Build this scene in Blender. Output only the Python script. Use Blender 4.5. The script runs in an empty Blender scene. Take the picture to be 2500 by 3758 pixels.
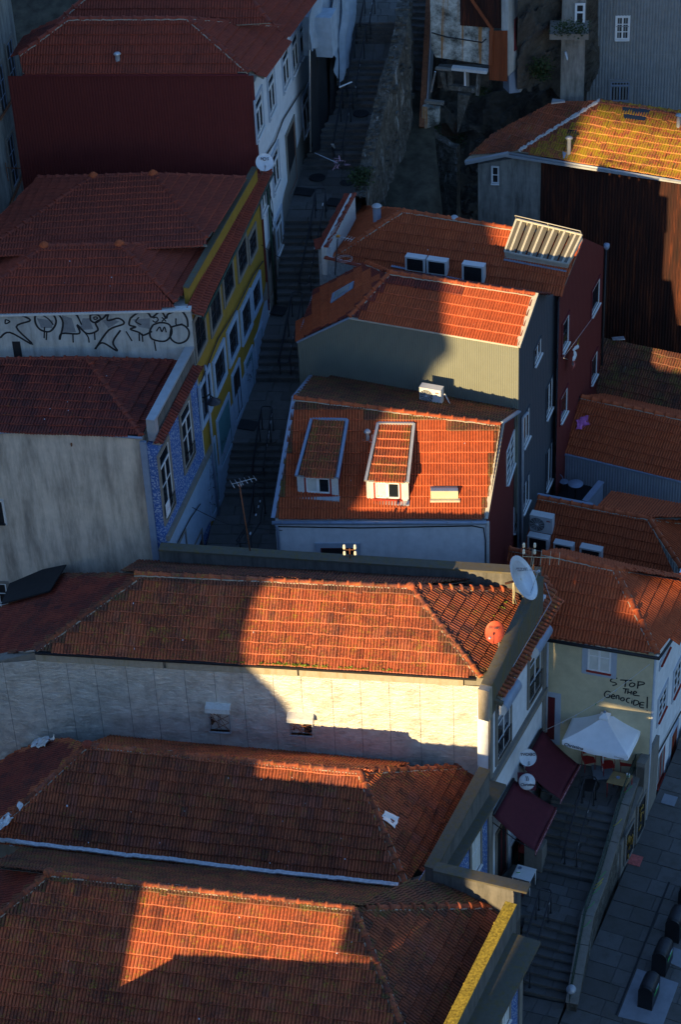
import bpy, math, random
from mathutils import Vector as V, Matrix
from mathutils import noise as MN
random.seed(7)
R = math.radians
scene = bpy.context.scene
col = scene.collection
# ------------------------------------------------------------------ camera, world, sun, exposure
FPX, CX, CY, CAMH = 8000.0, 1250.0, 1879.0, 56.0
TH, ROLL = R(36.0), R(2.9)
fwd = V((0, math.cos(TH), -math.sin(TH)))
r0 = V((1, 0, 0)); u0 = r0.cross(fwd)
cam_r = r0 * math.cos(ROLL) - u0 * math.sin(ROLL)
cam_u = r0 * math.sin(ROLL) + u0 * math.cos(ROLL)
CAM = V((0, 0, CAMH))
cd = bpy.data.cameras.new('camera'); cam = bpy.data.objects.new('camera', cd); col.objects.link(cam)
cd.sensor_fit = 'HORIZONTAL'; cd.sensor_width = 36; cd.lens = 36 * FPX / 2500
cd.clip_start = 1; cd.clip_end = 3000
m = Matrix((cam_r, cam_u, -fwd)).transposed().to_4x4(); m.translation = CAM
cam.matrix_world = m
scene.camera = cam
SUN_AZ, SUN_EL = R(28.0), R(12.5)      # light travels towards azimuth 28 (from +Y to +X)
world = bpy.data.worlds.new('World'); scene.world = world; world.use_nodes = True
nt = world.node_tree; bg = nt.nodes['Background']
sky = nt.nodes.new('ShaderNodeTexSky'); sky.sky_type = 'NISHITA'; sky.sun_disc = False
sky.sun_elevation = SUN_EL; sky.sun_rotation = SUN_AZ + math.pi
sky.air_density = 1.2; sky.dust_density = 0.2; sky.ozone_density = 3.0
tint = nt.nodes.new('ShaderNodeMix'); tint.data_type = 'RGBA'; tint.blend_type = 'MULTIPLY'; tint.inputs[0].default_value = 1; tint.inputs[7].default_value = (.80, .93, 1.18, 1)
nt.links.new(sky.outputs[0], tint.inputs[6]); nt.links.new(tint.outputs[2], bg.inputs[0]); bg.inputs[1].default_value = 0.12
sd = bpy.data.lights.new('sun', 'SUN'); sun = bpy.data.objects.new('sun', sd); col.objects.link(sun)
sd.energy = 5.0; sd.angle = R(0.6); sd.color = (1.0, 0.73, 0.36)
sdir = V((math.sin(SUN_AZ) * math.cos(SUN_EL), math.cos(SUN_AZ) * math.cos(SUN_EL), -math.sin(SUN_EL)))
sun.rotation_euler = sdir.to_track_quat('-Z', 'Y').to_euler(); sun.location = (-30, -40, 80)
vs = scene.view_settings; vs.view_transform = 'Standard'; vs.look = 'None'; vs.gamma = 1; vs.exposure = 1.0
vs.use_curve_mapping = False

# ------------------------------------------------------------------ survey helpers
def ray(x, y): return fwd + cam_r * ((x - CX) / FPX) - cam_u * ((y - CY) / FPX)
def P(x, y, z):
    d = ray(x, y); return CAM + d * ((z - CAMH) / d.z)
def PY(x, y, Y):
    d = ray(x, y); return CAM + d * (Y / d.y)
def PX(x, y, X):
    d = ray(x, y); return CAM + d * (X / d.x)
def isect(x, y, pl):
    p0, n = pl; d = ray(x, y); return CAM + d * ((p0 - CAM).dot(n) / d.dot(n))
def plane3(a, b, c):
    n = (b - a).cross(c - a).normalized()
    if n.z < 0: n = -n
    return (a.copy(), n)
def plane_d(a, v1, v2):
    n = v1.cross(v2).normalized()
    if n.z < 0: n = -n
    return (a.copy(), n)
def H(az): return V((math.sin(R(az)), math.cos(R(az)), 0))
def inview(p, mrg=60):
    v = p - CAM; d = v.dot(fwd)
    if d < 1: return False
    x = CX + FPX * v.dot(cam_r) / d; y = CY - FPX * v.dot(cam_u) / d
    return -mrg < x < 2500 + mrg and -mrg < y < 3758 + mrg

# ------------------------------------------------------------------ objects and tags
WL = {}
def meta(o, label=None, cat=None, group=None, kind=None):
    if label: o['label'] = label
    if cat: o['category'] = cat
    if group: o['group'] = group
    if kind: o['kind'] = kind
    return o
def link(o, parent=None, world_loc=None):
    col.objects.link(o)
    wl = world_loc if world_loc is not None else V((0, 0, 0))
    if parent is not None:
        o.parent = parent; o.location = wl - WL[parent.name]
    else: o.location = wl
    WL[o.name] = wl.copy()
    return o
def thing(name, loc, label, cat, group=None, kind=None):
    o = bpy.data.objects.new(name, None); o.empty_display_size = .3
    link(o, None, V(loc)); return meta(o, label, cat, group, kind)

class MB:
    def __init__(s): s.v = []; s.f = []; s.a = []; s.cur = .5; s.sm = []; s.ed = {}
    def add(s, vs_, fs, smooth=False, edge=0):
        b = len(s.v)
        if edge:
            for i in range(len(fs)): s.ed[len(s.f) + i] = edge
        s.v += [V(p) for p in vs_]
        for f in fs: s.f.append([b + i for i in f]); s.a.append(s.cur); s.sm.append(smooth)
    def box(s, c, ax, ay, az, jit=0):
        c = V(c); ax, ay, az = V(ax) / 2, V(ay) / 2, V(az) / 2
        vv = [c + ax * i + ay * j + az * k for k in (-1, 1) for j in (-1, 1) for i in (-1, 1)]
        if jit: vv = [p + V((random.uniform(-jit, jit), random.uniform(-jit, jit), random.uniform(-jit, jit) * .4)) for p in vv]
        fs = [(0, 2, 3, 1), (4, 5, 7, 6), (0, 1, 5, 4), (2, 6, 7, 3), (0, 4, 6, 2), (1, 3, 7, 5)]
        if ax.cross(ay).dot(az) < 0: fs = [f[::-1] for f in fs]
        s.add(vv, fs); return s
    def bar(s, a, b, w, h, up=V((0, 0, 1))):
        a, b = V(a), V(b); d = (b - a)
        if d.length < 1e-6: return s
        side = d.cross(up)
        if side.length < 1e-6: side = d.cross(V((1, 0, 0)))
        side.normalize(); upv = side.cross(d).normalized()
        return s.box((a + b) / 2, side * w, d, upv * h)
    def tube(s, pts, r, n=6, closed=False, cap=True, r2=None):
        pts = [V(p) for p in pts]; N = len(pts); b = len(s.v); prev = None
        for i, p in enumerate(pts):
            if closed: t = pts[(i + 1) % N] - pts[i - 1]
            else: t = pts[min(i + 1, N - 1)] - pts[max(i - 1, 0)]
            t.normalize()
            if prev is None:
                prev = t.orthogonal().normalized()
            else:
                prev = (prev - t * prev.dot(t))
                prev = prev.normalized() if prev.length > 1e-5 else t.orthogonal().normalized()
            q = t.cross(prev); rr = r if r2 is None else r + (r2 - r) * i / max(1, N - 1)
            for k in range(n):
                a = 2 * math.pi * k / n; s.v.append(p + (prev * math.cos(a) + q * math.sin(a)) * rr)
        M = N if closed else N - 1
        for i in range(M):
            for k in range(n):
                j = (i + 1) % N
                s.f.append([b + i * n + k, b + i * n + (k + 1) % n, b + j * n + (k + 1) % n, b + j * n + k]); s.a.append(s.cur); s.sm.append(True)
        if cap and not closed:
            s.f.append([b + k for k in range(n)][::-1]); s.f.append([b + (N - 1) * n + k for k in range(n)]); s.a += [s.cur] * 2; s.sm += [False] * 2
        return s
    def prism(s, poly, ext):
        poly = [V(p) for p in poly]; n = len(poly); ext = V(ext)
        nrm = V((0, 0, 0))
        for i in range(n): nrm += poly[i].cross(poly[(i + 1) % n])
        if nrm.dot(ext) < 0: poly = poly[::-1]
        s.add(poly + [p + ext for p in poly], [list(range(n))[::-1], list(range(n, 2 * n))] + [(i, (i + 1) % n, n + (i + 1) % n, n + i) for i in range(n)]); return s
    def lathe(s, c, prof, n=16, axis=V((0, 0, 1))):
        c = V(c); axis = V(axis).normalized(); e = axis.orthogonal().normalized(); q = axis.cross(e); b = len(s.v)
        for r, h in prof:
            for k in range(n):
                a = 2 * math.pi * k / n; s.v.append(c + axis * h + (e * math.cos(a) + q * math.sin(a)) * r)
        for i in range(len(prof) - 1):
            for k in range(n): s.f.append([b + i * n + k, b + i * n + (k + 1) % n, b + (i + 1) * n + (k + 1) % n, b + (i + 1) * n + k]); s.a.append(s.cur); s.sm.append(True)
        return s
    def build(s, name, mat, parent=None, label=None, cat=None, group=None, kind=None, attr=True, mats=None):
        if not s.v: return None
        xs = [p.x for p in s.v]; ys = [p.y for p in s.v]; zs = [p.z for p in s.v]
        o0 = V(((min(xs) + max(xs)) / 2, (min(ys) + max(ys)) / 2, min(zs)))
        me = bpy.data.meshes.new(name); me.from_pydata([p - o0 for p in s.v], [], s.f)
        me.materials.append(mat)
        if attr:
            at = me.attributes.new('var', 'FLOAT', 'FACE'); at.data.foreach_set('value', s.a)
        if s.ed:
            at = me.attributes.new('edge', 'FLOAT', 'FACE'); at.data.foreach_set('value', [s.ed.get(i, 0) for i in range(len(s.f))])
        me.polygons.foreach_set('use_smooth', s.sm)
        o = bpy.data.objects.new(name, me); link(o, parent, o0); meta(o, label, cat, group, kind)
        return o

# ------------------------------------------------------------------ materials
class NT:
    def __init__(s, name):
        s.m = bpy.data.materials.new(name); s.m.use_nodes = True; s.t = s.m.node_tree; s.b = s.t.nodes['Principled BSDF']
        s.g = s.n('ShaderNodeNewGeometry')
    def n(s, t, **k):
        x = s.t.nodes.new(t)
        for a, v in k.items(): setattr(x, a, v)
        return x
    def l(s, a, b): s.t.links.new(a, b)
    def noise(s, scale, detail=4, vec=None, rough=.6, stretch=None):
        nz = s.n('ShaderNodeTexNoise'); nz.inputs['Scale'].default_value = scale; nz.inputs['Detail'].default_value = detail; nz.inputs['Roughness'].default_value = rough
        src = vec if vec is not None else s.g.outputs['Position']
        if stretch:
            mp = s.n('ShaderNodeMapping'); mp.inputs['Scale'].default_value = stretch; s.l(src, mp.inputs[0]); src = mp.outputs[0]
        s.l(src, nz.inputs['Vector']); return nz.outputs['Fac']
    def ramp(s, fac, stops):
        r = s.n('ShaderNodeValToRGB'); cr = r.color_ramp
        while len(cr.elements) < len(stops): cr.elements.new(.5)
        for e, (p, c) in zip(cr.elements, stops):
            e.position = p; e.color = (c if len(c) == 4 else (*c, 1)) if not isinstance(c, (int, float)) else (c, c, c, 1)
        s.l(fac, r.inputs[0]); return r.outputs[0]
    def mix(s, f, a, b, mode='MIX'):
        x = s.n('ShaderNodeMix', data_type='RGBA', blend_type=mode)
        for i, v in ((0, f), (6, a), (7, b)):
            if hasattr(v, 'is_linked') or hasattr(v, 'links'): s.l(v, x.inputs[i])
            else: x.inputs[i].default_value = v if i == 0 else ((*v, 1) if len(v) == 3 else v)
        return x.outputs[2]
    def bump(s, h, st, dist=.02):
        b = s.n('ShaderNodeBump'); b.inputs['Strength'].default_value = st; b.inputs['Distance'].default_value = dist
        s.l(h, b.inputs['Height']); s.l(b.outputs[0], s.b.inputs['Normal'])
    def base(s, c):
        if hasattr(c, 'links'): s.l(c, s.b.inputs['Base Color'])
        else: s.b.inputs['Base Color'].default_value = (*c, 1)
    def set(s, rough=.8, metal=0, spec=.3):
        s.b.inputs['Roughness'].default_value = rough; s.b.inputs['Metallic'].default_value = metal
        s.b.inputs['Specular IOR Level'].default_value = spec; return s
def m_plain(name, c, rough=.6, metal=0, var=.12, scale=6, bump=.0, spec=.3):
    t = NT(name).set(rough, metal, spec); f = t.noise(scale, 5)
    a = tuple(x * (1 - var) for x in c); b = tuple(min(1, x * (1 + var)) for x in c)
    t.base(t.ramp(f, [(.3, a), (.7, b)]))
    if bump: t.bump(t.noise(scale * 8, 4), bump, .01)
    return t.m
def m_stucco(name, c, stain=(.12, .11, .1), amt=.35, sc=1.0, lo=.5):
    t = NT(name).set(.9, 0, .15)
    f = t.noise(3 * sc, 6); base = t.ramp(f, [(.3, tuple(x * .82 for x in c)), (.72, c)])
    st = t.noise(1.0, 7, stretch=(2.2 * sc, 2.2 * sc, .35 * sc), rough=.7)
    fac = t.ramp(st, [(lo, 0), (lo + .25, amt)])
    t.base(t.mix(fac, base, stain)); t.bump(t.noise(25, 5), .25, .02); return t.m
def m_tile(name, cols, dirt=.3, moss=0., mosscol=(.22, .16, .02), dirtcol=(.035, .03, .028), mscale=1.3, edge=.3):
    t = NT(name).set(.8, 0, .2)
    at = t.n('ShaderNodeAttribute', attribute_name='var'); ed = t.n('ShaderNodeAttribute', attribute_name='edge')
    mid = cols[len(cols) // 2]
    c = t.ramp(at.outputs['Fac'], [(i / (len(cols) - 1), k) for i, k in enumerate(cols)])
    c = t.mix(t.ramp(t.noise(7, 7, rough=.75), [(.42, 0), (.72, .55)]), c, tuple(x * .5 for x in mid))
    big = t.noise(.8, 6, rough=.75); fine = t.noise(16, 5, rough=.7)
    mul = t.n('ShaderNodeMath', operation='MULTIPLY'); t.l(big, mul.inputs[0]); t.l(fine, mul.inputs[1])
    c = t.mix(t.ramp(mul.outputs[0], [(.20, 0), (.36, dirt)]), c, dirtcol)
    # soot and moss in grooves, painted shade under lips, worn lips with painted sunlight
    gr = t.ramp(ed.outputs['Fac'], [(.2, 0), (.45, 1), (.6, 1), (.8, 0)]); gm = t.n('ShaderNodeMath', operation='MULTIPLY'); t.l(gr, gm.inputs[0]); t.l(t.ramp(t.noise(3.5, 5), [(.3, .15 + dirt * .2), (.65, .3 + dirt * .5)]), gm.inputs[1])
    c = t.mix(gm.outputs[0], c, tuple(x * .22 for x in mid))
    if moss:
        mb = t.noise(mscale, 7, rough=.8); mf = t.noise(24, 4, rough=.7)
        mu = t.n('ShaderNodeMath', operation='MULTIPLY'); t.l(mb, mu.inputs[0]); t.l(mf, mu.inputs[1])
        lo = .37 - .2 * moss
        c = t.mix(t.ramp(mu.outputs[0], [(lo, 0), (lo + .05, .92)]), c, mosscol)
    lpn = t.n('ShaderNodeMath', operation='MULTIPLY'); t.l(t.ramp(ed.outputs['Fac'], [(.8, 0), (.95, edge)]), lpn.inputs[0]); t.l(t.ramp(t.noise(5, 5, rough=.7), [(.35, .25), (.6, 1)]), lpn.inputs[1]); lp = lpn.outputs[0]
    c = t.mix(lp, c, tuple(min(.8, x * 1.1 + .13) for x in mid))
    t.base(c); t.bump(t.noise(60, 3), .25, .01); return t.m
def m_foil(name):
    t = NT(name).set(.40, .38, .6)
    mu = t.noise(2.2, 6, rough=.7)
    t.base(t.ramp(mu, [(.3, (.50, .47, .42)), (.55, (.74, .71, .65)), (.8, (.82, .79, .72))]))
    cr = t.noise(3.5, 6, stretch=(1.0, 1.0, 2.2), rough=.68)
    cr2 = t.noise(14, 4, rough=.7); a = t.n('ShaderNodeMath', operation='ADD'); t.l(cr, a.inputs[0])
    mm = t.n('ShaderNodeMath', operation='MULTIPLY'); mm.inputs[1].default_value = .25; t.l(cr2, mm.inputs[0]); t.l(mm.outputs[0], a.inputs[1])
    t.bump(a.outputs[0], .85, .08); return t.m
def m_glass(name, c=(.012, .016, .022), rough=.08):
    t = NT(name).set(rough, 0, .9); t.base(c); return t.m
def m_azulejo(name):
    t = NT(name).set(.25, 0, .5)
    f = t.noise(16, 3, rough=.5)
    t.base(t.ramp(f, [(.36, (.055, .12, .36)), (.52, (.09, .18, .44)), (.62, (.40, .48, .60))])); return t.m
TC = [(.26, .065, .03), (.40, .10, .045), (.30, .075, .035), (.46, .13, .06), (.36, .085, .035), (.22, .06, .035)]
M = {}
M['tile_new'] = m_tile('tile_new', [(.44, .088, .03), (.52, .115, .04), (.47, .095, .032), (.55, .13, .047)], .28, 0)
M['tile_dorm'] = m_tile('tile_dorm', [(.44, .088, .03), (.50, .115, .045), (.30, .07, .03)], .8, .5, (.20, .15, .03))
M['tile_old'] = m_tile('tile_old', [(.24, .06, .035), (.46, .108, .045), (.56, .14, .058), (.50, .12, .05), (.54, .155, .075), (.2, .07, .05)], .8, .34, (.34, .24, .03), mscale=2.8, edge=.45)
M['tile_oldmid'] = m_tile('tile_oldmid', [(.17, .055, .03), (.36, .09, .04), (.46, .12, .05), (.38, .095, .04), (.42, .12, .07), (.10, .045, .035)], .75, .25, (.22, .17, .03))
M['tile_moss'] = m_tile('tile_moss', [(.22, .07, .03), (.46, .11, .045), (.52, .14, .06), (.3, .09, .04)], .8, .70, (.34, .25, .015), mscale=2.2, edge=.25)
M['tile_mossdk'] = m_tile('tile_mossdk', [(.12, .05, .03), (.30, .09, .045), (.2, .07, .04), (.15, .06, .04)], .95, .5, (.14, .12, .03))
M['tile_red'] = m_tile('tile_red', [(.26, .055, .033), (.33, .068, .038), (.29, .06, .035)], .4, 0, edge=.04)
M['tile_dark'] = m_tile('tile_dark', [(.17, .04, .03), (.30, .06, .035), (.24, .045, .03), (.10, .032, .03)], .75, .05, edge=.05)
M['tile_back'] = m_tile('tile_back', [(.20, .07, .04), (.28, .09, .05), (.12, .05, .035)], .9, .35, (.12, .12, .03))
M['mortar'] = m_stucco('mortar', (.42, .36, .28), (.2, .17, .05), .6, 3)
M['concrete'] = m_stucco('concrete', (.17, .16, .145), (.05, .05, .045), .7, 1.5, .42)
M['concrete_moss'] = m_stucco('concrete_moss', (.13, .118, .09), (.17, .115, .015), .8, 2.5, .5)
M['stone'] = m_stucco('stone', (.24, .22, .19), (.09, .08, .07), .5, 2)
M['lichen'] = m_plain('lichen', (.46, .30, .03), .95, var=.6, scale=14, bump=.6)
M['greystucco'] = m_stucco('greystucco', (.68, .58, .47), (.20, .17, .14), .8, .8, .40)
M['cream'] = m_stucco('cream', (.62, .55, .36), (.35, .32, .25), .2, 1)
M['white'] = m_stucco('white', (.82, .83, .84), (.35, .36, .38), .25, 1)
M['white_fac'] = m_stucco('white_fac', (.74, .77, .80), (.4, .42, .45), .2, 1)
M['ochre'] = m_stucco('ochre', (.34, .21, .035), (.18, .12, .04), .3, 1.2)
M['graffwall'] = m_stucco('graffwall', (.50, .50, .47), (.16, .15, .13), .6, 1.2, .45)
M['oldwall'] = m_stucco('oldwall', (.30, .29, .26), (.06, .06, .055), .75, 1.5, .42)
M['cladgrey'] = m_plain('cladgrey', (.215, .225, .185), .45, .15, .04, 2)
M['cladnavy'] = m_plain('cladnavy', (.07, .08, .095), .55, .1, .05, 2)
M['cladred'] = m_plain('cladred', (.125, .022, .02), .6, 0, .06, 2)
M['cladlightgrey'] = m_plain('cladlightgrey', (.30, .33, .38), .5, .2, .08, 2)
M['cladold'] = m_stucco('cladold', (.27, .28, .28), (.12, .10, .08), .4, 1.2)
t = NT('rust').set(.8, .1, .2); f = t.noise(1.3, 7, stretch=(3, 3, .25), rough=.75)
t.base(t.ramp(f, [(.3, (.02, .013, .012)), (.52, (.05, .018, .013)), (.68, (.16, .045, .02)), (.8, (.05, .018, .012))])); t.bump(t.noise(20), .3); M['rust'] = t.m
t = NT('rustpanel').set(.7, .1, .2); f = t.noise(2, 6, stretch=(4, 4, .2), rough=.7)
t.base(t.ramp(f, [(.35, (.16, .045, .02)), (.6, (.27, .075, .03))])); M['rustpanel'] = t.m
t = NT('stained').set(.9, 0, .2); f = t.noise(1.6, 8, rough=.75); g = t.noise(1.2, 6, stretch=(3.5, 3.5, .12), rough=.6)
c = t.ramp(f, [(.36, (.07, .07, .06)), (.5, (.34, .34, .30)), (.62, (.62, .61, .55))])
t.base(t.mix(t.ramp(g, [(.56, 0), (.64, .85)]), c, (.36, .15, .03))); t.bump(t.noise(12), .4, .03); M['stained'] = t.m
M['foil'] = m_foil('foil')
M['foilbright'] = m_plain('foilbright', (.62, .63, .64), .35, .5, .25, 8, .8)
M['zinc'] = m_plain('zinc', (.42, .44, .46), .45, .35, .1, 4)
M['zincblue'] = m_plain('zincblue', (.26, .32, .42), .5, .2, .08, 4)
M['trimpale'] = m_plain('trimpale', (.45, .42, .35), .6, .1, .12, 5)
M['whitepaint'] = m_plain('whitepaint', (.78, .78, .77), .5, 0, .05, 5)
M['whitedirty'] = m_stucco('whitedirty', (.66, .65, .62), (.3, .24, .2), .4, 4)
M['redpaint'] = m_plain('redpaint', (.30, .03, .02), .5, 0, .15, 8)
M['darkred'] = m_plain('darkred', (.13, .02, .025), .6, 0, .1, 5)
M['awning'] = m_plain('awning', (.085, .013, .022), .8, 0, .12, 6)
M['redplastic'] = m_plain('redplastic', (.32, .02, .02), .4, 0, .05, 5)
M['glass'] = m_glass('glass'); M['glass_l'] = m_glass('glass_l', (.25, .26, .25), .15)
M['curtain'] = m_plain('curtain', (.62, .62, .57), .9, 0, .1, 3)
M['skyglass'] = m_glass('skyglass', (.10, .09, .06), .06)
M['black'] = m_plain('black', (.02, .02, .022), .5, 0, .2, 5)
M['darkmetal'] = m_plain('darkmetal', (.035, .035, .04), .4, .4, .2, 5)
M['greenmetal'] = m_plain('greenmetal', (.03, .06, .045), .5, .3, .3, 6)
M['bin'] = m_plain('bin', (.02, .021, .024), .35, .3, .1, 5)
M['acwhite'] = m_plain('acwhite', (.66, .66, .64), .45, 0, .04, 5)
M['pvc'] = m_plain('pvc', (.42, .46, .52), .4, 0, .08, 3)
M['dish'] = m_plain('dish', (.62, .64, .66), .4, .1, .1, 5)
M['dishred'] = m_plain('dishred', (.55, .09, .04), .5, 0, .1, 8)
M['orangeplastic'] = m_plain('orangeplastic', (.6, .22, .02), .5)
M['galv'] = m_plain('galv', (.5, .5, .5), .35, .7, .1, 8)
M['rustiron'] = m_plain('rustiron', (.2, .08, .04), .8, .2, .4, 12)
M['ceramic'] = m_plain('ceramic', (.8, .74, .55), .25, 0, .05, 5)
M['wood'] = m_plain('wood', (.33, .22, .10), .6, 0, .15, 6)
M['doorwood'] = m_plain('doorwood', (.20, .07, .035), .6, 0, .2, 6)
M['teal'] = m_stucco('teal', (.10, .24, .26), (.05, .10, .12), .3, 2)
M['paleblue'] = m_stucco('paleblue', (.36, .47, .60), (.2, .25, .3), .3, 2)
M['surround'] = m_plain('surround', (.40, .45, .52), .8, 0, .06, 4)
M['canvas'] = m_plain('canvas', (.85, .85, .86), .85, 0, .05, 3)
M['azulejo'] = m_azulejo('azulejo')
t = NT('slab').set(.8, 0, .25); at = t.n('ShaderNodeAttribute', attribute_name='var')
c = t.ramp(at.outputs['Fac'], [(0, (.095, .088, .08)), (.5, (.115, .107, .10)), (1, (.135, .13, .125))])
c = t.mix(t.ramp(t.noise(2.5, 7, rough=.7), [(.45, 0), (.68, .6)]), c, (.07, .065, .05)); t.base(c); t.bump(t.noise(18, 6), .5, .02); M['slab'] = t.m
M['pad'] = m_plain('pad', (.22, .24, .27), .85, 0, .1, 4)
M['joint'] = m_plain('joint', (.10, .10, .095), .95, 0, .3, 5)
t = NT('rubble').set(.9, 0, .15); f = t.noise(4, 8, rough=.75); g = t.noise(1.3, 7, stretch=(2.5, 2.5, .5), rough=.75)
c = t.ramp(f, [(.32, (.035, .03, .025)), (.5, (.09, .083, .07)), (.68, (.17, .155, .13))])
t.base(t.mix(t.ramp(g, [(.56, 0), (.70, .8)]), c, (.42, .43, .42))); t.bump(t.noise(9, 7), .8, .06); M['rubble'] = t.m
t = NT('rock').set(.9, 0, .15); f = t.noise(1.1, 8, rough=.75)
t.base(t.ramp(f, [(.3, (.03, .028, .025)), (.6, (.10, .092, .08)), (.8, (.17, .155, .13))])); t.bump(t.noise(5, 8), .8, .1); M['rock'] = t.m
M['earth'] = m_plain('earth', (.055, .05, .035), .95, 0, .5, 2, .5)
M['leaf'] = m_plain('leaf', (.03, .048, .014), .7, 0, .5, 5)
M['leafbright'] = m_plain('leafbright', (.16, .22, .03), .6, 0, .4, 9)
M['twig'] = m_plain('twig', (.26, .21, .15), .9, 0, .4, 5)
M['netting'] = m_plain('netting', (.36, .43, .50), .8, 0, .15, 3)
M['netblack'] = m_plain('netblack', (.015, .017, .02), .9, 0, .2, 3)
M['pink'] = m_plain('pink', (.55, .16, .42), .8, 0, .25, 10)
M['yellowcloth'] = m_plain('yellowcloth', (.5, .42, .03), .8)
M['redcloth'] = m_plain('redcloth', (.5, .12, .10), .8, 0, .3, 12)
M['spray'] = m_plain('spray', (.018, .018, .02), .7)
M['spraygrey'] = m_plain('spraygrey', (.20, .21, .22), .8, 0, .2, 5)
M['print'] = m_plain('print', (.08, .06, .06), .6)
M['printpink'] = m_plain('printpink', (.6, .35, .42), .6)
M['printgold'] = m_plain('printgold', (.28, .17, .04), .7, 0, .3, 6)
M['brickred'] = m_plain('brickred', (.26, .08, .04), .85, 0, .3, 10)
M['sticker'] = m_plain('sticker', (.7, .72, .75), .5)
M['green'] = m_plain('green', (.05, .30, .08), .5)

# ------------------------------------------------------------------ roofs
def clip_poly(pts, a, b):        # keep left side of a->b (2D), pts = [(u,v,h)]
    out = []; ex, ey = b[0] - a[0], b[1] - a[1]; n = len(pts)
    def sd(p): return ex * (p[1] - a[1]) - ey * (p[0] - a[0])
    for i in range(n):
        p, q = pts[i], pts[(i + 1) % n]; dp, dq = sd(p), sd(q)
        if dp >= 0: out.append(p)
        if (dp >= 0) != (dq >= 0):
            t = dp / (dp - dq); out.append(tuple(p[k] + (q[k] - p[k]) * t for k in range(3)))
    return out
PROF = {'lusa': [(0, .0), (.10, .028), (.25, .042), (.40, .030), (.5, .002), (.60, .030), (.75, .042), (.90, .028), (1.0, .0)],
        'flat': [(0, .012), (.12, .016), (.2, .004), (.45, .004), (.52, .016), (.6, .016), (.68, .004), (.92, .004), (1, .012)],
        'canal': [(0, .0), (.08, .03), (.22, .062), (.38, .072), (.54, .062), (.68, .03), (.76, .0), (.88, -.004), (1.0, .0)]}
TILE_MESH = {}
def tile_faces(prof, w, L, lift, thick):
    pr = PROF[prof]; fs = []; k = .80
    for i in range(len(pr) - 1):
        (a, ha), (b, hb) = pr[i], pr[i + 1]; m_ = lift * (1 - k)
        fs.append([(a * w, 0, ha + lift), (b * w, 0, hb + lift), (b * w, L * k, hb + m_), (a * w, L * k, ha + m_)])
        fs.append([(a * w, L * k, ha + m_), (b * w, L * k, hb + m_), (b * w, L, hb), (a * w, L, ha)])
        fs.append([(a * w, -.024, ha + lift - thick), (b * w, -.024, hb + lift - thick), (b * w, 0, hb + lift), (a * w, 0, ha + lift)])
    return fs
def tile_kinds(prof):
    pr = PROF[prof]; out = []
    for i in range(len(pr) - 1): out += [.5 if min(pr[i][1], pr[i + 1][1]) < .01 else 0, .5, 1.0]  # upper band marked dark too, painting the shade under the next lip
    return out
def tile_mesh(key, mat, prof, w, L, lift, thick, nvar=14):
    k = (key, prof, w, L)
    if k in TILE_MESH: return TILE_MESH[k]
    out = []
    for i in range(nvar):
        val = (i + .5) / nvar; fs = tile_faces(prof, w, L, lift, thick)
        idx = {}; vv = []; ff = []
        for f in fs:
            g = []
            for p in f:
                q = (round(p[0], 5), round(p[1], 5), round(p[2], 5))
                if q not in idx: idx[q] = len(vv); vv.append(q)
                g.append(idx[q])
            ff.append(g)
        me = bpy.data.meshes.new('roof_tile'); me.from_pydata(vv, [], ff); me.materials.append(mat)
        at = me.attributes.new('var', 'FLOAT', 'FACE'); at.data.foreach_set('value', [val] * len(ff))
        at = me.attributes.new('edge', 'FLOAT', 'FACE'); at.data.foreach_set('value', tile_kinds(prof))
        out.append((me, val))
    TILE_MESH[k] = out; return out
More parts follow.
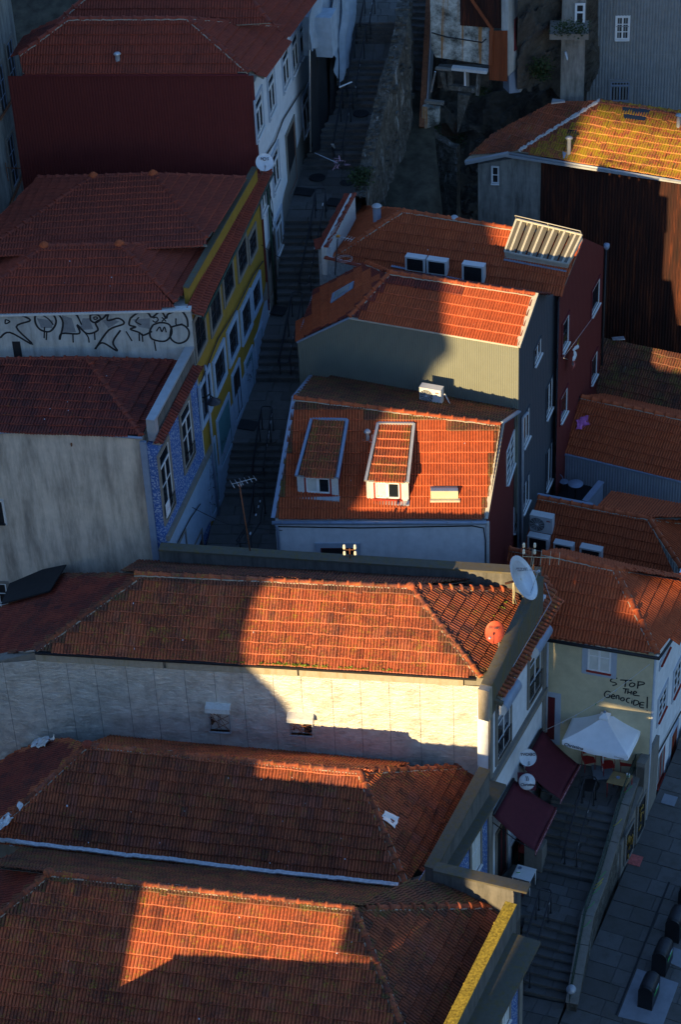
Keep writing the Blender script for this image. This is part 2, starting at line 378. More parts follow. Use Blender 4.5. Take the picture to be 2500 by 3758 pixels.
class Roof:
    """collects the tiles of every slope of one house, then splits them into single tiles and one joined rest"""
    def __init__(s, house, name='roof'): s.house = house; s.full = []; s.part = MB(); s.deck = MB(); s.name = name
    def slope(s, pl, polys, mat='tile_old', prof='lusa', w=.215, ex=.37, jit=.004, seed=0, up=None, lift=.062, patch=0):
        p0, n = pl
        e = V((0, 0, 1)).cross(n)
        if e.length < 1e-5: e = V((1, 0, 0))
        e.normalize(); q = n.cross(e).normalized()
        if q.z < 0: q = -q; 
        if e.cross(q).dot(n) < 0: e = -e
        if not isinstance(polys[0], (list, tuple)): polys = [polys]
        allp = [p for poly in polys for p in poly]
        org = allp[0]
        vmin = min((p - org).dot(q) for p in allp)
        L = ex + .05; rnd = random.Random(hash((len(s.full), seed, mat)) & 0xffff)
        rnd = random.Random(seed * 77 + len(allp) * 13 + int(abs(org.x) * 100))
        for poly in polys:
            s.deck.add([p - n * .02 for p in poly] , [list(range(len(poly)))] if (poly[1]-poly[0]).cross(poly[2]-poly[1]).dot(n) > 0 else [list(range(len(poly)))[::-1]])
            P2 = [((p - org).dot(e), (p - org).dot(q) - vmin) for p in poly]
            ar = sum(P2[i][0] * P2[(i + 1) % len(P2)][1] - P2[(i + 1) % len(P2)][0] * P2[i][1] for i in range(len(P2)))
            if ar < 0: P2 = P2[::-1]
            for i in range(len(P2)):
                a_, b_, c_ = P2[i - 1], P2[i], P2[(i + 1) % len(P2)]
                cr_ = (b_[0] - a_[0]) * (c_[1] - b_[1]) - (b_[1] - a_[1]) * (c_[0] - b_[0])
                if cr_ < -.02: print('NONCONVEX', s.house.name, seed, i, round(cr_, 3))
            u0_, u1_ = min(p[0] for p in P2), max(p[0] for p in P2); v1_ = max(p[1] for p in P2); v0_ = min(p[1] for p in P2)
            for r in range(int(v0_ / ex) - 1, int(v1_ / ex) + 2):
                vb = r * ex - .03
                vj = rnd.uniform(-.006, .006)
                for c in range(int(u0_ // w) - 1, int(u1_ // w) + 2):
                    rr = random.Random(r * 7919 + c * 104729 + seed * 31)
                    ub = c * w + (rr.uniform(-.5, .5) * jit * 2)
                    wv = MN.noise(V((ub * .7 + seed * 3.1, r * .6, 5.5)))
                    vb2 = vb + vj + rr.uniform(-1, 1) * jit * 1.6 + wv * jit * 6 - (.07 if jit > .0045 and rr.random() < .015 else 0)
                    cor = [(ub, vb2), (ub + w, vb2), (ub + w, vb2 + L), (ub, vb2 + L)]
                    inn = 0
                    for cu, cv in cor:
                        ok = all((P2[(i + 1) % len(P2)][0] - P2[i][0]) * (cv - P2[i][1]) - (P2[(i + 1) % len(P2)][1] - P2[i][1]) * (cu - P2[i][0]) >= -1e-6 for i in range(len(P2)))
                        inn += ok
                    org3 = org + q * vmin
                    wp = org3 + e * (ub + w / 2) + q * (vb2 + L / 2)
                    if not inview(wp, 120): continue
                    # clusters of newer / older tiles
                    cl = MN.noise(V((c * .23 + seed * 9, r * .45, seed)))
                    val = min(.999, max(0, rr.random() * .42 + .29 + cl * .5)) if rr.random() > .05 else rr.random()
                    dz = rr.uniform(0, 1) * jit * 1.5 + max(0, MN.noise(V((ub * .35, r * .25, seed)))) * jit * 6; sk = rr.uniform(-1, 1) * jit * 1.2
                    if vb2 < -.12 and cor[2][1] < .1: continue
                    if inn == 4 or (inn == 2 and -.12 < vb2 <= 0.03 and all(
                            [(P2[(i + 1) % len(P2)][0] - P2[i][0]) * (cor[k][1] - P2[i][1]) - (P2[(i + 1) % len(P2)][1] - P2[i][1]) * (cor[k][0] - P2[i][0]) >= -1e-6 for i in range(len(P2)) for k in (2, 3)])):
                        s.full.append((org3 + e * ub + q * vb2 + n * dz, e, q, n, mat, prof, w, L, lift, val, sk, wp))
                    else:
                        s.part.cur = val
                        for f, kd in zip(tile_faces(prof, w, L, lift, .052), tile_kinds(prof)):
                            g = [(ub + a, vb2 + b, h) for a, b, h in f]
                            for i in range(len(P2)):
                                g = clip_poly(g, P2[i], P2[(i + 1) % len(P2)])
                                if len(g) < 3: break
                            if len(g) < 3: continue
                            s.part.add([org3 + e * a + q * b + n * (h + dz) for a, b, h in g], [list(range(len(g)))], edge=kd)
        s.mat = mat
    def finish(s, limit=300, deckmat='mortar'):
        dk = s.deck.build(s.name, M[deckmat], s.house, attr=False)
        s.full.sort(key=lambda t: (t[11] - CAM).length if inview(t[11], 0) else 1e6)
        mats = {}
        for t in s.full[limit:]:
            mats.setdefault(t[4], []).append(t)
        first = True
        for mk, L_ in mats.items():
            mb = MB()
            for (o, e, q, n, mat, prof, w, L, lift, val, sk, wp) in L_:
                mb.cur = val; q2 = (q + e * sk * 3).normalized()
                for f, kd in zip(tile_faces(prof, w, L, lift, .052), tile_kinds(prof)): mb.add([o + e * a + q2 * b + n * h for a, b, h in f], [(0, 1, 2, 3)], edge=kd)
            mb.build('roof_tile', M[mk], dk, kind='stuff')
        s.part.build('cut_tile', M[s.mat], dk, kind='stuff')
        wl = WL[dk.name]
        for (o, e, q, n, mat, prof, w, L, lift, val, sk, wp) in s.full[:limit]:
            ms = tile_mesh(mat, M[mat], prof, w, L, lift, .052)
            me = min(ms, key=lambda a: abs(a[1] - val))[0]
            ob = bpy.data.objects.new('roof_tile', me); col.objects.link(ob); ob.parent = dk
            q2 = (q + e * sk * 3).normalized(); e2 = q2.cross(n).normalized()
            mt = Matrix((e2, q2, n)).transposed().to_4x4(); mt.translation = o - wl
            ob.matrix_basis = mt
        s.dk = dk; return dk
CAPM = {}
def caps(parent, a, b, mat='tile_new', r=.095, ln=.42, lift=.02, mortar=True, seed=0, flare=.2, name='ridge_tile'):
    a, b = V(a), V(b); d = b - a; n = max(1, round(d.length / ln)); st = d / n; t = d.normalized()
    side = t.cross(V((0, 0, 1))).normalized(); up = side.cross(t).normalized()
    key = (mat, r, ln, flare)
    if key not in CAPM:
        out = []
        for i in range(8):
            vv = []; ff = []
            for (y, rr, z) in ((0, r * (1 + flare), .012), (.07, r * (1 + flare), .012), (.075, r, .0), (ln * 1.06, r * .92, -.005)):
                for k in range(8):
                    an = math.pi * (k / 7) ; vv.append((math.cos(an) * rr, y, math.sin(an) * rr * .85 + z))
            for j in range(3):
                for k in range(7): ff.append((j * 8 + k, (j + 1) * 8 + k, (j + 1) * 8 + k + 1, j * 8 + k + 1))
            ff.append(tuple(range(8)))
            me = bpy.data.meshes.new(name); me.from_pydata(vv, [], ff); me.materials.append(M[mat])
            at = me.attributes.new('var', 'FLOAT', 'FACE'); at.data.foreach_set('value', [(i + .5) / 8] * len(ff))
            me.polygons.foreach_set('use_smooth', [True] * (len(ff) - 1) + [False])
            out.append(me)
        CAPM[key] = out
    rn = random.Random(seed + int(a.x * 100))
    for i in range(n):
        p = a + st * i + up * (lift + rn.uniform(-.008, .008))
        if not inview(p, 80): continue
        ob = bpy.data.objects.new(name, CAPM[key][rn.randrange(8)]); col.objects.link(ob); ob.parent = parent
        t2 = (t + side * rn.uniform(-.02, .02) + up * rn.uniform(-.015, .015)).normalized(); s2 = t2.cross(up).normalized()
        mt = Matrix((s2, t2, s2.cross(t2))).transposed().to_4x4(); mt.translation = p - WL[parent.name]; ob.matrix_basis = mt
    if mortar:
        mb = MB()
        for sg in (-1, 1):
            k = max(2, int(d.length / .12)); pts = [a + d * (i / k) + side * sg * (r * 1.0 + rn.uniform(-.012, .015)) + up * rn.uniform(-.02, .015) for i in range(k + 1)]
            mb.tube(pts, .028, 5)
        mb.build('ridge_mortar', M['mortar'], parent)
def trim(house, name, a, b, w, h, mat, lift=0, up=V((0, 0, 1))):
    return MB().bar(V(a) + V((0, 0, lift)), V(b) + V((0, 0, lift)), w, h, up).build(name, M[mat], house)
def pipe(house, name, pts, r, mat, n=8, **k):
    return MB().tube(pts, r, n).build(name, M[mat], house, **k)

# ------------------------------------------------------------------ walls and windows
class Fac:
    """vertical facade: origin a, horizontal direction t, outward normal n"""
    def __init__(s, a, b):
        s.a = V((a.x, a.y, 0)); s.t = V((b.x - a.x, b.y - a.y, 0)).normalized(); n = V((s.t.y, -s.t.x, 0))
        if n.dot(V((0, -1, 0))) < 0: n = -n
        s.n = n; s.len = V((b.x - a.x, b.y - a.y, 0)).length
    def px(s, x, y, off=0):
        p = isect(x, y, (s.a + s.n * off, s.n)); return ((p - s.a).dot(s.t), p.z)
    def W(s, u, z, off=0): return s.a + s.t * u + s.n * off + V((0, 0, z))
    def P(s, x, y, off=0): return isect(x, y, (s.a + s.n * off, s.n))
def wall(parent, F, poly, mat, name='wall', thick=.35, off=0, uvm=False):
    """poly list of (u,z)"""
    o = MB().prism([F.W(u, z, off) for u, z in poly], -F.n * thick).build(name, M[mat], parent)
    if uvm: add_uvm(o, F)
    return o
def add_uvm(o, F):
    me = o.data; at = me.attributes.new('uvm', 'FLOAT_VECTOR', 'POINT'); wl = WL[o.name]
    vals = []
    for v in me.vertices:
        p = v.co + wl - F.a; vals += [p.dot(F.t), p.z, 0]
    at.data.foreach_set('vector', vals)
def corrug(parent, F, top, zb, mat, per=.09, dep=.018, name='cladding', off=.0, s0=None, s1=None):
    """top = [(u,z)...] polyline left to right; ribs are real folds"""
    us = [p[0] for p in top]; u0_, u1_ = (us[0] if s0 is None else s0), (us[-1] if s1 is None else s1)
    def zt(u):
        for (a, za), (b, zb_) in zip(top, top[1:]):
            if a <= u <= b or (u >= us[-1] and b == us[-1]) or (u <= us[0] and a == us[0]): return za + (zb_ - za) * (u - a) / (b - a if b != a else 1)
        return top[-1][1]
    mb = MB(); pts = []; u = u0_; k = 0; seq = (0, 0, 1, 1); fr = (.3, .2, .3, .2)
    while u < u1_: pts.append((u, seq[k % 4])); u += per * fr[k % 4]; k += 1
    pts.append((u1_, 0))
    b = 0; vv = []; ff = []
    for (u, d) in pts: vv += [F.W(u, zb, off + d * dep), F.W(u, zt(u), off + d * dep)]
    for i in range(len(pts) - 1): ff.append((2 * i, 2 * i + 2, 2 * i + 3, 2 * i + 1))
    if (vv[2] - vv[0]).cross(V((0, 0, 1))).dot(F.n) < 0: ff = [f[::-1] for f in ff]
    mb.add(vv, ff); return mb.build(name, M[mat], parent)
def window(parent, F, c0, c1, sur='surround', sw=.12, frame='whitepaint', nx=2, ny=2, glass='glass', sill=True, fw=.05, name='window', proud=.05, transom=None, sillmat=None, label=None):
    """c0,c1 = (u,z) corners of the opening"""
    u0_, u1_ = sorted((c0[0], c1[0])); z0, z1 = sorted((c0[1], c1[1]))
    def rect(mb, a, b, c, d, o0, o1): mb.box(F.W((a + b) / 2, (c + d) / 2, (o0 + o1) / 2), F.t * (b - a), F.n * (o1 - o0), V((0, 0, d - c)))
    mb = MB(); s = sw
    if s > 0:
        rect(mb, u0_ - s, u0_, z0 - s, z1 + s, 0, proud); rect(mb, u1_, u1_ + s, z0 - s, z1 + s, 0, proud)
        rect(mb, u0_ + .001, u1_ - .001, z1, z1 + s, 0, proud); rect(mb, u0_ + .001, u1_ - .001, z0 - s, z0, 0, proud + .01)
    else: rect(mb, u0_, u1_, z0, z1, 0, .004)
    w = mb.build(name, M[sur], parent, label=label)
    mf = MB(); f = fw
    rect(mf, u0_, u0_ + f, z0, z1, .006, .03); rect(mf, u1_ - f, u1_, z0, z1, .006, .03)
    rect(mf, u0_ + f, u1_ - f, z1 - f, z1, .006, .03); rect(mf, u0_ + f, u1_ - f, z0, z0 + f, .006, .03)
    for i in range(1, nx):
        c = u0_ + (u1_ - u0_) * i / nx; g = f * (.6 if nx % 2 == 0 and i == nx // 2 else .35); rect(mf, c - g, c + g, z0 + f, (z1 - f) if not transom else z0 + (z1 - z0) * transom, .006, .032)
    for j in range(1, ny):
        c = z0 + (z1 - z0) * j / ny; rect(mf, u0_ + f, u1_ - f, c - f * .3, c + f * .3, .006, .028)
    if transom:
        c = z0 + (z1 - z0) * transom; rect(mf, u0_ + f, u1_ - f, c - f * .6, c + f * .6, .006, .034)
    mf.build('window_frame', M[frame], w)
    iu = [u0_ + f + (u1_ - u0_ - 2 * f) * i / nx for i in range(nx + 1)]
    iz = [z0 + f + (z1 - z0 - 2 * f) * j / ny for j in range(ny + 1)]
    for i in range(nx):
        for j in range(ny):
            g = MB(); rect(g, iu[i], iu[i + 1], iz[j], iz[j + 1], .004, .012); g.build('pane', M[glass], w)
    if sill:
        g = MB(); rect(g, u0_ - .03, u1_ + .03, z0 - .05, z0, 0.03, proud + .07); g.build('sill', M[sillmat or frame], w)
    return w
def winpx(parent, F, bl, tr, **k): return window(parent, F, F.px(*bl), F.px(*tr), **k)
def balcony_rail(w, F, c0, c1, h=.9):
    u0_, u1_ = sorted((c0[0], c1[0])); z0 = min(c0[1], c1[1]); mb = MB()
    mb.bar(F.W(u0_, z0 + h, .09), F.W(u1_, z0 + h, .09), .03, .03); mb.bar(F.W(u0_, z0 + .05, .09), F.W(u1_, z0 + .05, .09), .02, .02)
    k = int((u1_ - u0_) / .1)
    for i in range(k + 1): u = u0_ + (u1_ - u0_) * i / k; mb.bar(F.W(u, z0 + .05, .09), F.W(u, z0 + h, .09), .016, .016)
    mb.build('guard_rail', M['darkmetal'], w)
def ribbon(mb, F, pts, w, off=.004):
    """painted stroke: pts are photo-survey points on facade F"""
    q = [F.P(x, y, off) for x, y in pts]; n = F.n
    L_, R_ = [], []
    for i, p in enumerate(q):
        t = (q[min(i + 1, len(q) - 1)] - q[max(i - 1, 0)]).normalized(); s = n.cross(t).normalized() * (w / 2)
        L_.append(p + s); R_.append(p - s)
    vv = L_ + R_; k = len(q)
    mb.add(vv, [(k + i, k + i + 1, i + 1, i) for i in range(k - 1)])
def smooth(pts, k=4):
    out = []
    for i in range(len(pts) - 1):
        p0 = pts[max(i - 1, 0)]; p1 = pts[i]; p2 = pts[i + 1]; p3 = pts[min(i + 2, len(pts) - 1)]
        for j in range(k):
            t = j / k; out.append(tuple(.5 * ((2 * p1[a]) + (-p0[a] + p2[a]) * t + (2 * p0[a] - 5 * p1[a] + 4 * p2[a] - p3[a]) * t * t + (-p0[a] + 3 * p1[a] - 3 * p2[a] + p3[a]) * t ** 3) for a in range(2)))
    out.append(pts[-1]); return out
def text_part(parent, s, loc, xdir, ydir, size, mat, name='lettering', ital=0, bold=0):
    cu = bpy.data.curves.new('txt', 'FONT'); cu.body = s; cu.size = size; cu.align_x = 'CENTER'; cu.align_y = 'CENTER'; cu.shear = ital; cu.offset = bold; cu.resolution_u = 2
    tmp = bpy.data.objects.new('txt', cu); col.objects.link(tmp)
    dg = bpy.context.evaluated_depsgraph_get(); me = bpy.data.meshes.new_from_object(tmp.evaluated_get(dg)); bpy.data.objects.remove(tmp); bpy.data.curves.remove(cu)
    me.name = name; me.materials.clear(); me.materials.append(M[mat])
    o = bpy.data.objects.new(name, me); link(o, parent, V(loc))
    x = V(xdir).normalized(); z = x.cross(V(ydir)).normalized(); y = z.cross(x)
    mt = Matrix((x, y, z)).transposed().to_4x4(); mt.translation = V(loc) - (WL[parent.name] if parent else V((0, 0, 0))); o.matrix_basis = mt
    return o
#%%BODY
def level_az(p, a, b, lo=-20, hi=70):
    """azimuth of the vertical plane through p on which the two sight lines end at one height"""
    best = None
    for i in range(int((hi - lo) * 4)):
        az = lo + i / 4; F = Fac(p, p + H(az)); d = abs(F.px(*a)[1] - F.px(*b)[1])
        if best is None or d < best[0]: best = (d, az)
    return best[1]
def vz(p, z): return V((p.x, p.y, z))
def down(v, deg, sign=1):
    """horizontal unit vector v tilted down by deg"""
    return V((v.x * math.cos(R(deg)), v.y * math.cos(R(deg)), -math.sin(R(deg))))
def box_house(parent, pts, z0, mat, name='wall'):
    """plain closed body under a roof: pts 3D top ring"""
    n = len(pts); mb = MB(); b = [vz(p, z0) for p in pts]
    mb.add(list(pts) + b, [(i, (i + 1) % n, n + (i + 1) % n, n + i) for i in range(n)]); return mb.build(name, M[mat], parent)
def pole_mesh(): pass

# ================================================================== terrain
def gz(x, y):
    """hillside under everything"""
    if y < 49: z = -.6
    elif y < 56.5: z = -.6 + (y - 49) * .36
    elif y < 66: z = 2.1 + (y - 56.5) * .64
    elif y < 100: z = 8.2 + (y - 66) * .36
    else: z = 20.4 + (y - 100) * .3
    xr = -4.0 + (y - 62) * .30
    if x > xr + 3.0 and y > 66: z -= min(1, (x - xr - 3.0) / 2.5) * min(1, (y - 66) / 4) * 9
    if x > 5.5 and y > 56: z = min(z, .4 + max(0, y - 60) * .05 + max(0, y - 74) * .3)
    if x > 9 and y <= 56: z = min(z, -1.0)
    return z
def make_ground():
    xs = [-400, -200, -90, -50, -30, -20, -14] + [-12 + i * .8 for i in range(36)] + [18, 24, 35, 60, 120, 250, 400]
    ys = [-300, -120, -40, 0, 20, 34, 42] + [44 + i * .8 for i in range(76)] + [110, 130, 170, 260, 400, 700]
    vv = [(x, y, gz(x, min(y, 160)) - (.5 if 40 < y < 110 else 0)) for y in ys for x in xs]; nx = len(xs)
    ff = [(j * nx + i, j * nx + i + 1, (j + 1) * nx + i + 1, (j + 1) * nx + i) for j in range(len(ys) - 1) for i in range(nx - 1)]
    mb = MB(); mb.add(vv, ff, True); return mb.build('ground', M['earth'], None, kind='structure')
make_ground()

# ================================================================== house S: long house with foil wall
zS = 10.6
S_A, S_B = P(130, 2385, zS), P(1760, 2480, zS); S_R0, S_R1 = P(530, 2105, 12.3), P(1505, 2155, 12.3)
plSf = plane3(S_A, S_B, S_R1); apS = isect(1508, 2154, plSf); apS0 = isect(528, 2104, plSf)
hS = thing('long_house', vz(S_B, 1.5), 'long white-fronted house, blind side wrapped in crumpled silver foil, mossy tiles half in sun', 'house')
rS = Roof(hS)
wS = H(27)
plSr = plane_d(apS, S_B - apS, wS); plSl = plane_d(apS0, S_A - apS0, H(15))
rS.slope(plSf, [apS0, apS, isect(1757, 2483, plSf), isect(130, 2388, plSf)], 'tile_old', 'lusa', jit=.007, seed=1)
S_D = isect(1885, 2168, plSr)
rS.slope(plSr, [apS, isect(1766, 2485, plSr), isect(1800, 2420, plSr), isect(1905, 2205, plSr), S_D], 'tile_oldmid', 'lusa', jit=.008, seed=2)
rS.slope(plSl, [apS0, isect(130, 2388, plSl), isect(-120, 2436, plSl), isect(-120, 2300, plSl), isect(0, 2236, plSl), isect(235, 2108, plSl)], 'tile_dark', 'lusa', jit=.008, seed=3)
bd = V((-(apS - apS0).y, (apS - apS0).x, 0)).normalized()
plSb = plane_d(apS, apS0 - apS, down(bd, 30))
bb = down(bd, 30) * 2.6
rS.slope(plSb, [apS0 + bb + V((-.8, 0, 0)), S_D * 1 + V((0, 0, 0)), apS, apS0], 'tile_back', 'lusa', jit=.01, seed=4) if False else rS.slope(plSb, [apS0 - (apS - apS0).normalized() * .8, apS0 + bb - (apS - apS0).normalized() * .8, apS + bb + (apS - apS0).normalized() * 2.2, apS + (apS - apS0).normalized() * .2], 'tile_back', 'lusa', jit=.01, seed=4)
dk = rS.finish()
caps(dk, apS0 + V((-.3, 0, 0)), apS, 'tile_old', seed=1)
caps(dk, isect(1766, 2485, plSf), apS, 'tile_old', seed=2)
caps(dk, isect(132, 2386, plSf), apS0, 'tile_oldmid', seed=3)
caps(dk, apS + (S_D - apS) * .07, S_D + (S_D - apS) * -.03, 'tile_old', seed=4, flare=.6)
MB().lathe(apS + V((0, 0, .05)), [(.15, -.05), (.16, .04), (.10, .1), (.05, .12), (0, .12)], 10).build('ridge_boss', M['tile_old'], dk)
# front (foil) wall
FSf = Fac(S_A, S_B); uA, uB = FSf.px(130, 2385)[0], FSf.px(1785, 2500)[0]
wall(hS, FSf, [(-2.2, 5.2), (uB, 5.2), (uB, zS - .12), (uA, zS - .12), (-2.2, zS - .9)], 'stone', 'wall', .4, -.03)
def foil_sheet(F, u0, u1, z0, z1, seed, mat='foil', amp=.02, off=.012, name='foil_sheet', parent=hS, zt2=None):
    nx, nz = 14, 30; mb = MB(); vv = []
    for j in range(nz + 1):
        for i in range(nx + 1):
            u = u0 + (u1 - u0) * i / nx; zt = z1 if zt2 is None else z1 + (zt2 - z1) * i / nx; z = z0 + (zt - z0) * j / nz
            edge = min(i, nx - i, 1.0)
            wx = MN.noise(V((u * 1.1, z * 1.3, 7.7))) * .6
            d = MN.fractal(V((u * 1.7 + wx + seed * .31, z * 3.2 + wx * 2, seed * .13)), 1, 2.1, 5) * amp * 1.6 + (1 - abs(MN.noise(V((u * 1.9 + wx, z * 4.1 - u * .7, 3.3))))) * amp * .8 * (.5 + MN.noise(V((u * .5, z * .5, 1)))) 
            vv.append(F.W(u, z, off + (d if edge else d * .3)))
    ff = [(j * (nx + 1) + i, j * (nx + 1) + i + 1, (j + 1) * (nx + 1) + i + 1, (j + 1) * (nx + 1) + i) for j in range(nz) for i in range(nx)]
    if (vv[1] - vv[0]).cross(V((0, 0, 1))).dot(F.n) < 0: ff = [f[::-1] for f in ff]
    mb.add(vv, ff, True); return mb.build(name, M[mat], parent)
us = [-2.2, -1.2, uA]; u = uA; k = 0
while u < uB - 1.2: u += random.uniform(.92, 1.12); us.append(u)
us.append(uB)
for i in range(len(us) - 1):
    a, b = us[i], us[i + 1]; zt = lambda q: zS - .42 if q >= uA - .01 else zS - .35 - .22 * (uA - q)
    foil_sheet(FSf, a + .006, b - .006, 5.4, zt(a), i * 3.1, zt2=zt(b))
# weathered fascia boards under the eave
for i, (a, b) in enumerate([(130, 600), (606, 1090), (1096, 1700)]):
    pa, pb = FSf.px(a, 2395)[0], FSf.px(b, 2440)[0]
    MB().box(FSf.W((pa + pb) / 2, zS - .27, .03), FSf.t * (pb - pa), FSf.n * .06, V((0, 0, .30)), .008).build('fascia_board', M['mortar'], hS)
trim(hS, 'gutter', S_A + V((0, -.10, -.03)), S_B + V((-.1, -.10, -.03)), .12, .07, 'black')
pipe(hS, 'edge_flashing', [isect(-40, 2420, plSl), isect(60, 2392, plSl), S_A], .05, 'zinc')
# small barred windows in the foil wall
for (x0, y0, x1, y1) in ((775, 2672, 840, 2600), (1070, 2685, 1145, 2636)):
    w = winpx(hS, FSf, (x0, y0), (x1, y1), sur='zinc', sw=.03, frame='zinc', nx=2, ny=2, glass='black', fw=.02, proud=.12)
    c0, c1 = FSf.px(x0, y0), FSf.px(x1, y1); g = MB()
    for i in range(4):
        g.bar(FSf.W(c0[0], c0[1] + (c1[1] - c0[1]) * i / 3, .15), FSf.W(c1[0], c0[1] + (c1[1] - c0[1]) * ((i + 1.4) % 3) / 3, .15), .012, .012)
        g.bar(FSf.W(c0[0] + (c1[0] - c0[0]) * i / 3, c0[1], .15), FSf.W(c0[0] + (c1[0] - c0[0]) * ((i + 1) % 3) / 3, c1[1], .15), .012, .012)
    g.build('window_grille', M['rustiron'], w)
    hd = MB(); a, b = FSf.W(c0[0] - .08, c1[1] + .06, 0), FSf.W(c1[0] + .08, c1[1] + .06, 0)
    hd.prism([a, a + V((0, 0, .2)), a + V((0, 0, .12)) + FSf.n * .28, a + FSf.n * .30 - V((0, 0, .05))], b - a); hd.build('window_hood', M['whitedirty'], w)
# weeds in the gutter
def tuft(mb, c, r, n, h):
    for _ in range(n):
        a = random.uniform(0, 6.28); d = random.uniform(0, r); p = V(c) + V((math.cos(a) * d * 2, math.sin(a) * d * .5, random.uniform(-.02, .02)))
        dr = V((random.uniform(-1, 1), random.uniform(-1, 1), random.uniform(.6, 1.8))).normalized() * random.uniform(.4, 1) * h; sd_ = dr.cross(V((random.random(), random.random(), .3))).normalized() * h * .25
        mb.cur = random.random(); mb.add([p, p + dr * .6 + sd_, p + dr, p + dr * .6 - sd_], [(0, 1, 2, 3)])
mb = MB()
for i in range(70):
    x = random.choice([random.uniform(820, 1480), random.uniform(1020, 1180), random.uniform(950, 1350)]); tuft(mb, isect(x, 2405 + (x - 500) * .055, plSf) + V((0, -.1, .02)), .06, 9, random.uniform(.04, .12))
for i in range(22):
    x = random.uniform(450, 800); tuft(mb, isect(x, 2400 + (x - 500) * .055, plSf) + V((0, -.1, .02)), .05, 5, .05)
for (x, y) in ((1840, 2235), (1850, 2215), (1818, 2232), (1800, 2262), (1862, 2225)): tuft(mb, isect(x, y, plSr), .08, 14, .12)
mb.build('gutter_weeds', M['leafbright'], None, kind='stuff')
# back parapet
Bw0, Bw1 = P(590, 1998, 11.7), P(1988, 2088, 11.7)
FSb = Fac(Bw0, Bw1); Lb = FSb.len
wb = MB()
N_ = 26
for i in range(N_):
    a, b = Lb * i / N_, Lb * (i + 1) / N_; za = 11.7 + random.uniform(-.02, .02)
    wb.box(FSb.W((a + b) / 2, za - 2.6, -.0 + .16), FSb.t * (b - a), FSb.n * .32, V((0, 0, 5.2)))
wb.build('parapet', M['concrete'], hS)
MB().bar(FSb.W(0, 11.72, .16), FSb.W(Lb, 11.72, .16), .42, .07).build('parapet_coping', M['concrete_moss'], hS)
# right parapet above the street facade
pk0 = P(1768, 2512, 11.15); pk1 = P(1962, 2112, 11.9); dpk = (pk1 - pk0); tpk = V((dpk.x, dpk.y, 0)).normalized(); npk = V((tpk.y, -tpk.x, 0))
mb = MB(); mb.prism([pk0 - V((0, 0, 1.3)), pk1 - V((0, 0, 1.6)), pk1, pk0], npk * .32); mb.build('parapet', M['concrete_moss'], hS)
MB().bar(pk0 + npk * .16 + V((0, 0, .02)), pk1 + npk * .16 + V((0, 0, .02)), .36, .06).build('parapet_coping', M['concrete_moss'], hS)
MB().box(pk0 + npk * .16 - V((0, 0, .6)) - tpk * .12, npk * .36, tpk * .3, V((0, 0, 1.25)), .01).build('corner_post', M['mortar'], hS)
# street facade
cS = P(1797, 2555, 10.2); azS = level_az(cS, (1810, 2848), (2001, 2521)); FS = Fac(cS, cS + H(azS)); uS1 = FS.px(2001, 2400)[0]
print('azS', azS, 'len', uS1)
wall(hS, FS, [(-.05, 0), (uS1, 2), (uS1, 10.6), (-.05, 10.2)], 'white_fac', 'street_wall', .4)
zb = FS.px(1810, 2848)[1]
trim(hS, 'belt_course', FS.W(-.1, zb, .05), FS.W(uS1 + .05, zb, .05), .14, .24, 'stone')
MB().box(FS.W(.05, 5.5, .02), FS.t * .22, FS.n * .08, V((0, 0, 9.5))).build('corner_pilaster', M['stone'], hS)
MB().box(FS.W(uS1 - .1, 6, .02), FS.t * .22, FS.n * .08, V((0, 0, 8.6))).build('corner_pilaster', M['stone'], hS)
for bl, tr, hood in (((1824, 2790), (1870, 2527), ((1822, 2548), (1892, 2480))), ((1940, 2582), (1984, 2325), ((1945, 2345), (2008, 2285)))):
    c0, c1 = FS.px(*bl), FS.px(*tr)
    w = window(hS, FS, c0, c1, sur='stone', sw=.16, frame='whitepaint', nx=2, ny=3, glass='glass', sill=False, transom=.8)
    balcony_rail(w, FS, c0, c1, .75)
    zt = max(c0[1], c1[1]) - .12; ua, ub = sorted((c0[0], c1[0]))
    hb = MB(); k = 8; rr = .27
    ring = [V((0, 0, 0))] 
    pts0 = [FS.W(ua - .1, zt, .12)] + [FS.W(ua - .1, zt, .12) + FS.n * (math.sin(a) * rr) + V((0, 0, rr - math.cos(a) * rr + .0)) for a in [math.pi * j / k for j in range(k + 1)]]
    hb.prism(pts0[1:], FS.t * (ub - ua + .2)); hb.build('shutter_box', M['whitepaint'], w)
    cvb = MB(); cvp = [p + FS.n * .012 + V((0, 0, .008)) for p in pts0[3:]] ; nn = len(cvp)
    vv = cvp + [p + FS.t * (ub - ua + .22) for p in cvp]; cvb.add(vv, [(i, i + 1, nn + i + 1, nn + i) for i in range(nn - 1)], True); cvb.build('shutter_box_cover', M['zincblue'], w)
# tiled strip between parapet and facade edge
plSs = plane_d(P(1800, 2525, 10.45), H(azS), down(V((FS.n.x, FS.n.y, 0)), 24))
rs2 = Roof(hS, 'eave_strip')
rs2.slope(plSs, [isect(1790, 2545, plSs), isect(1845, 2565, plSs), isect(1925, 2415, plSs), isect(2008, 2255, plSs), isect(2040, 2180, plSs), isect(2000, 2115, plSs), isect(1990, 2120, plSs)], 'tile_old', 'canal', w=.2, jit=.008, seed=6)
rs2.finish(120)
MB().bar(isect(1788, 2560, plSs), isect(1846, 2582, plSs), .12, .14).build('eave_end_block', M['concrete_moss'], hS)
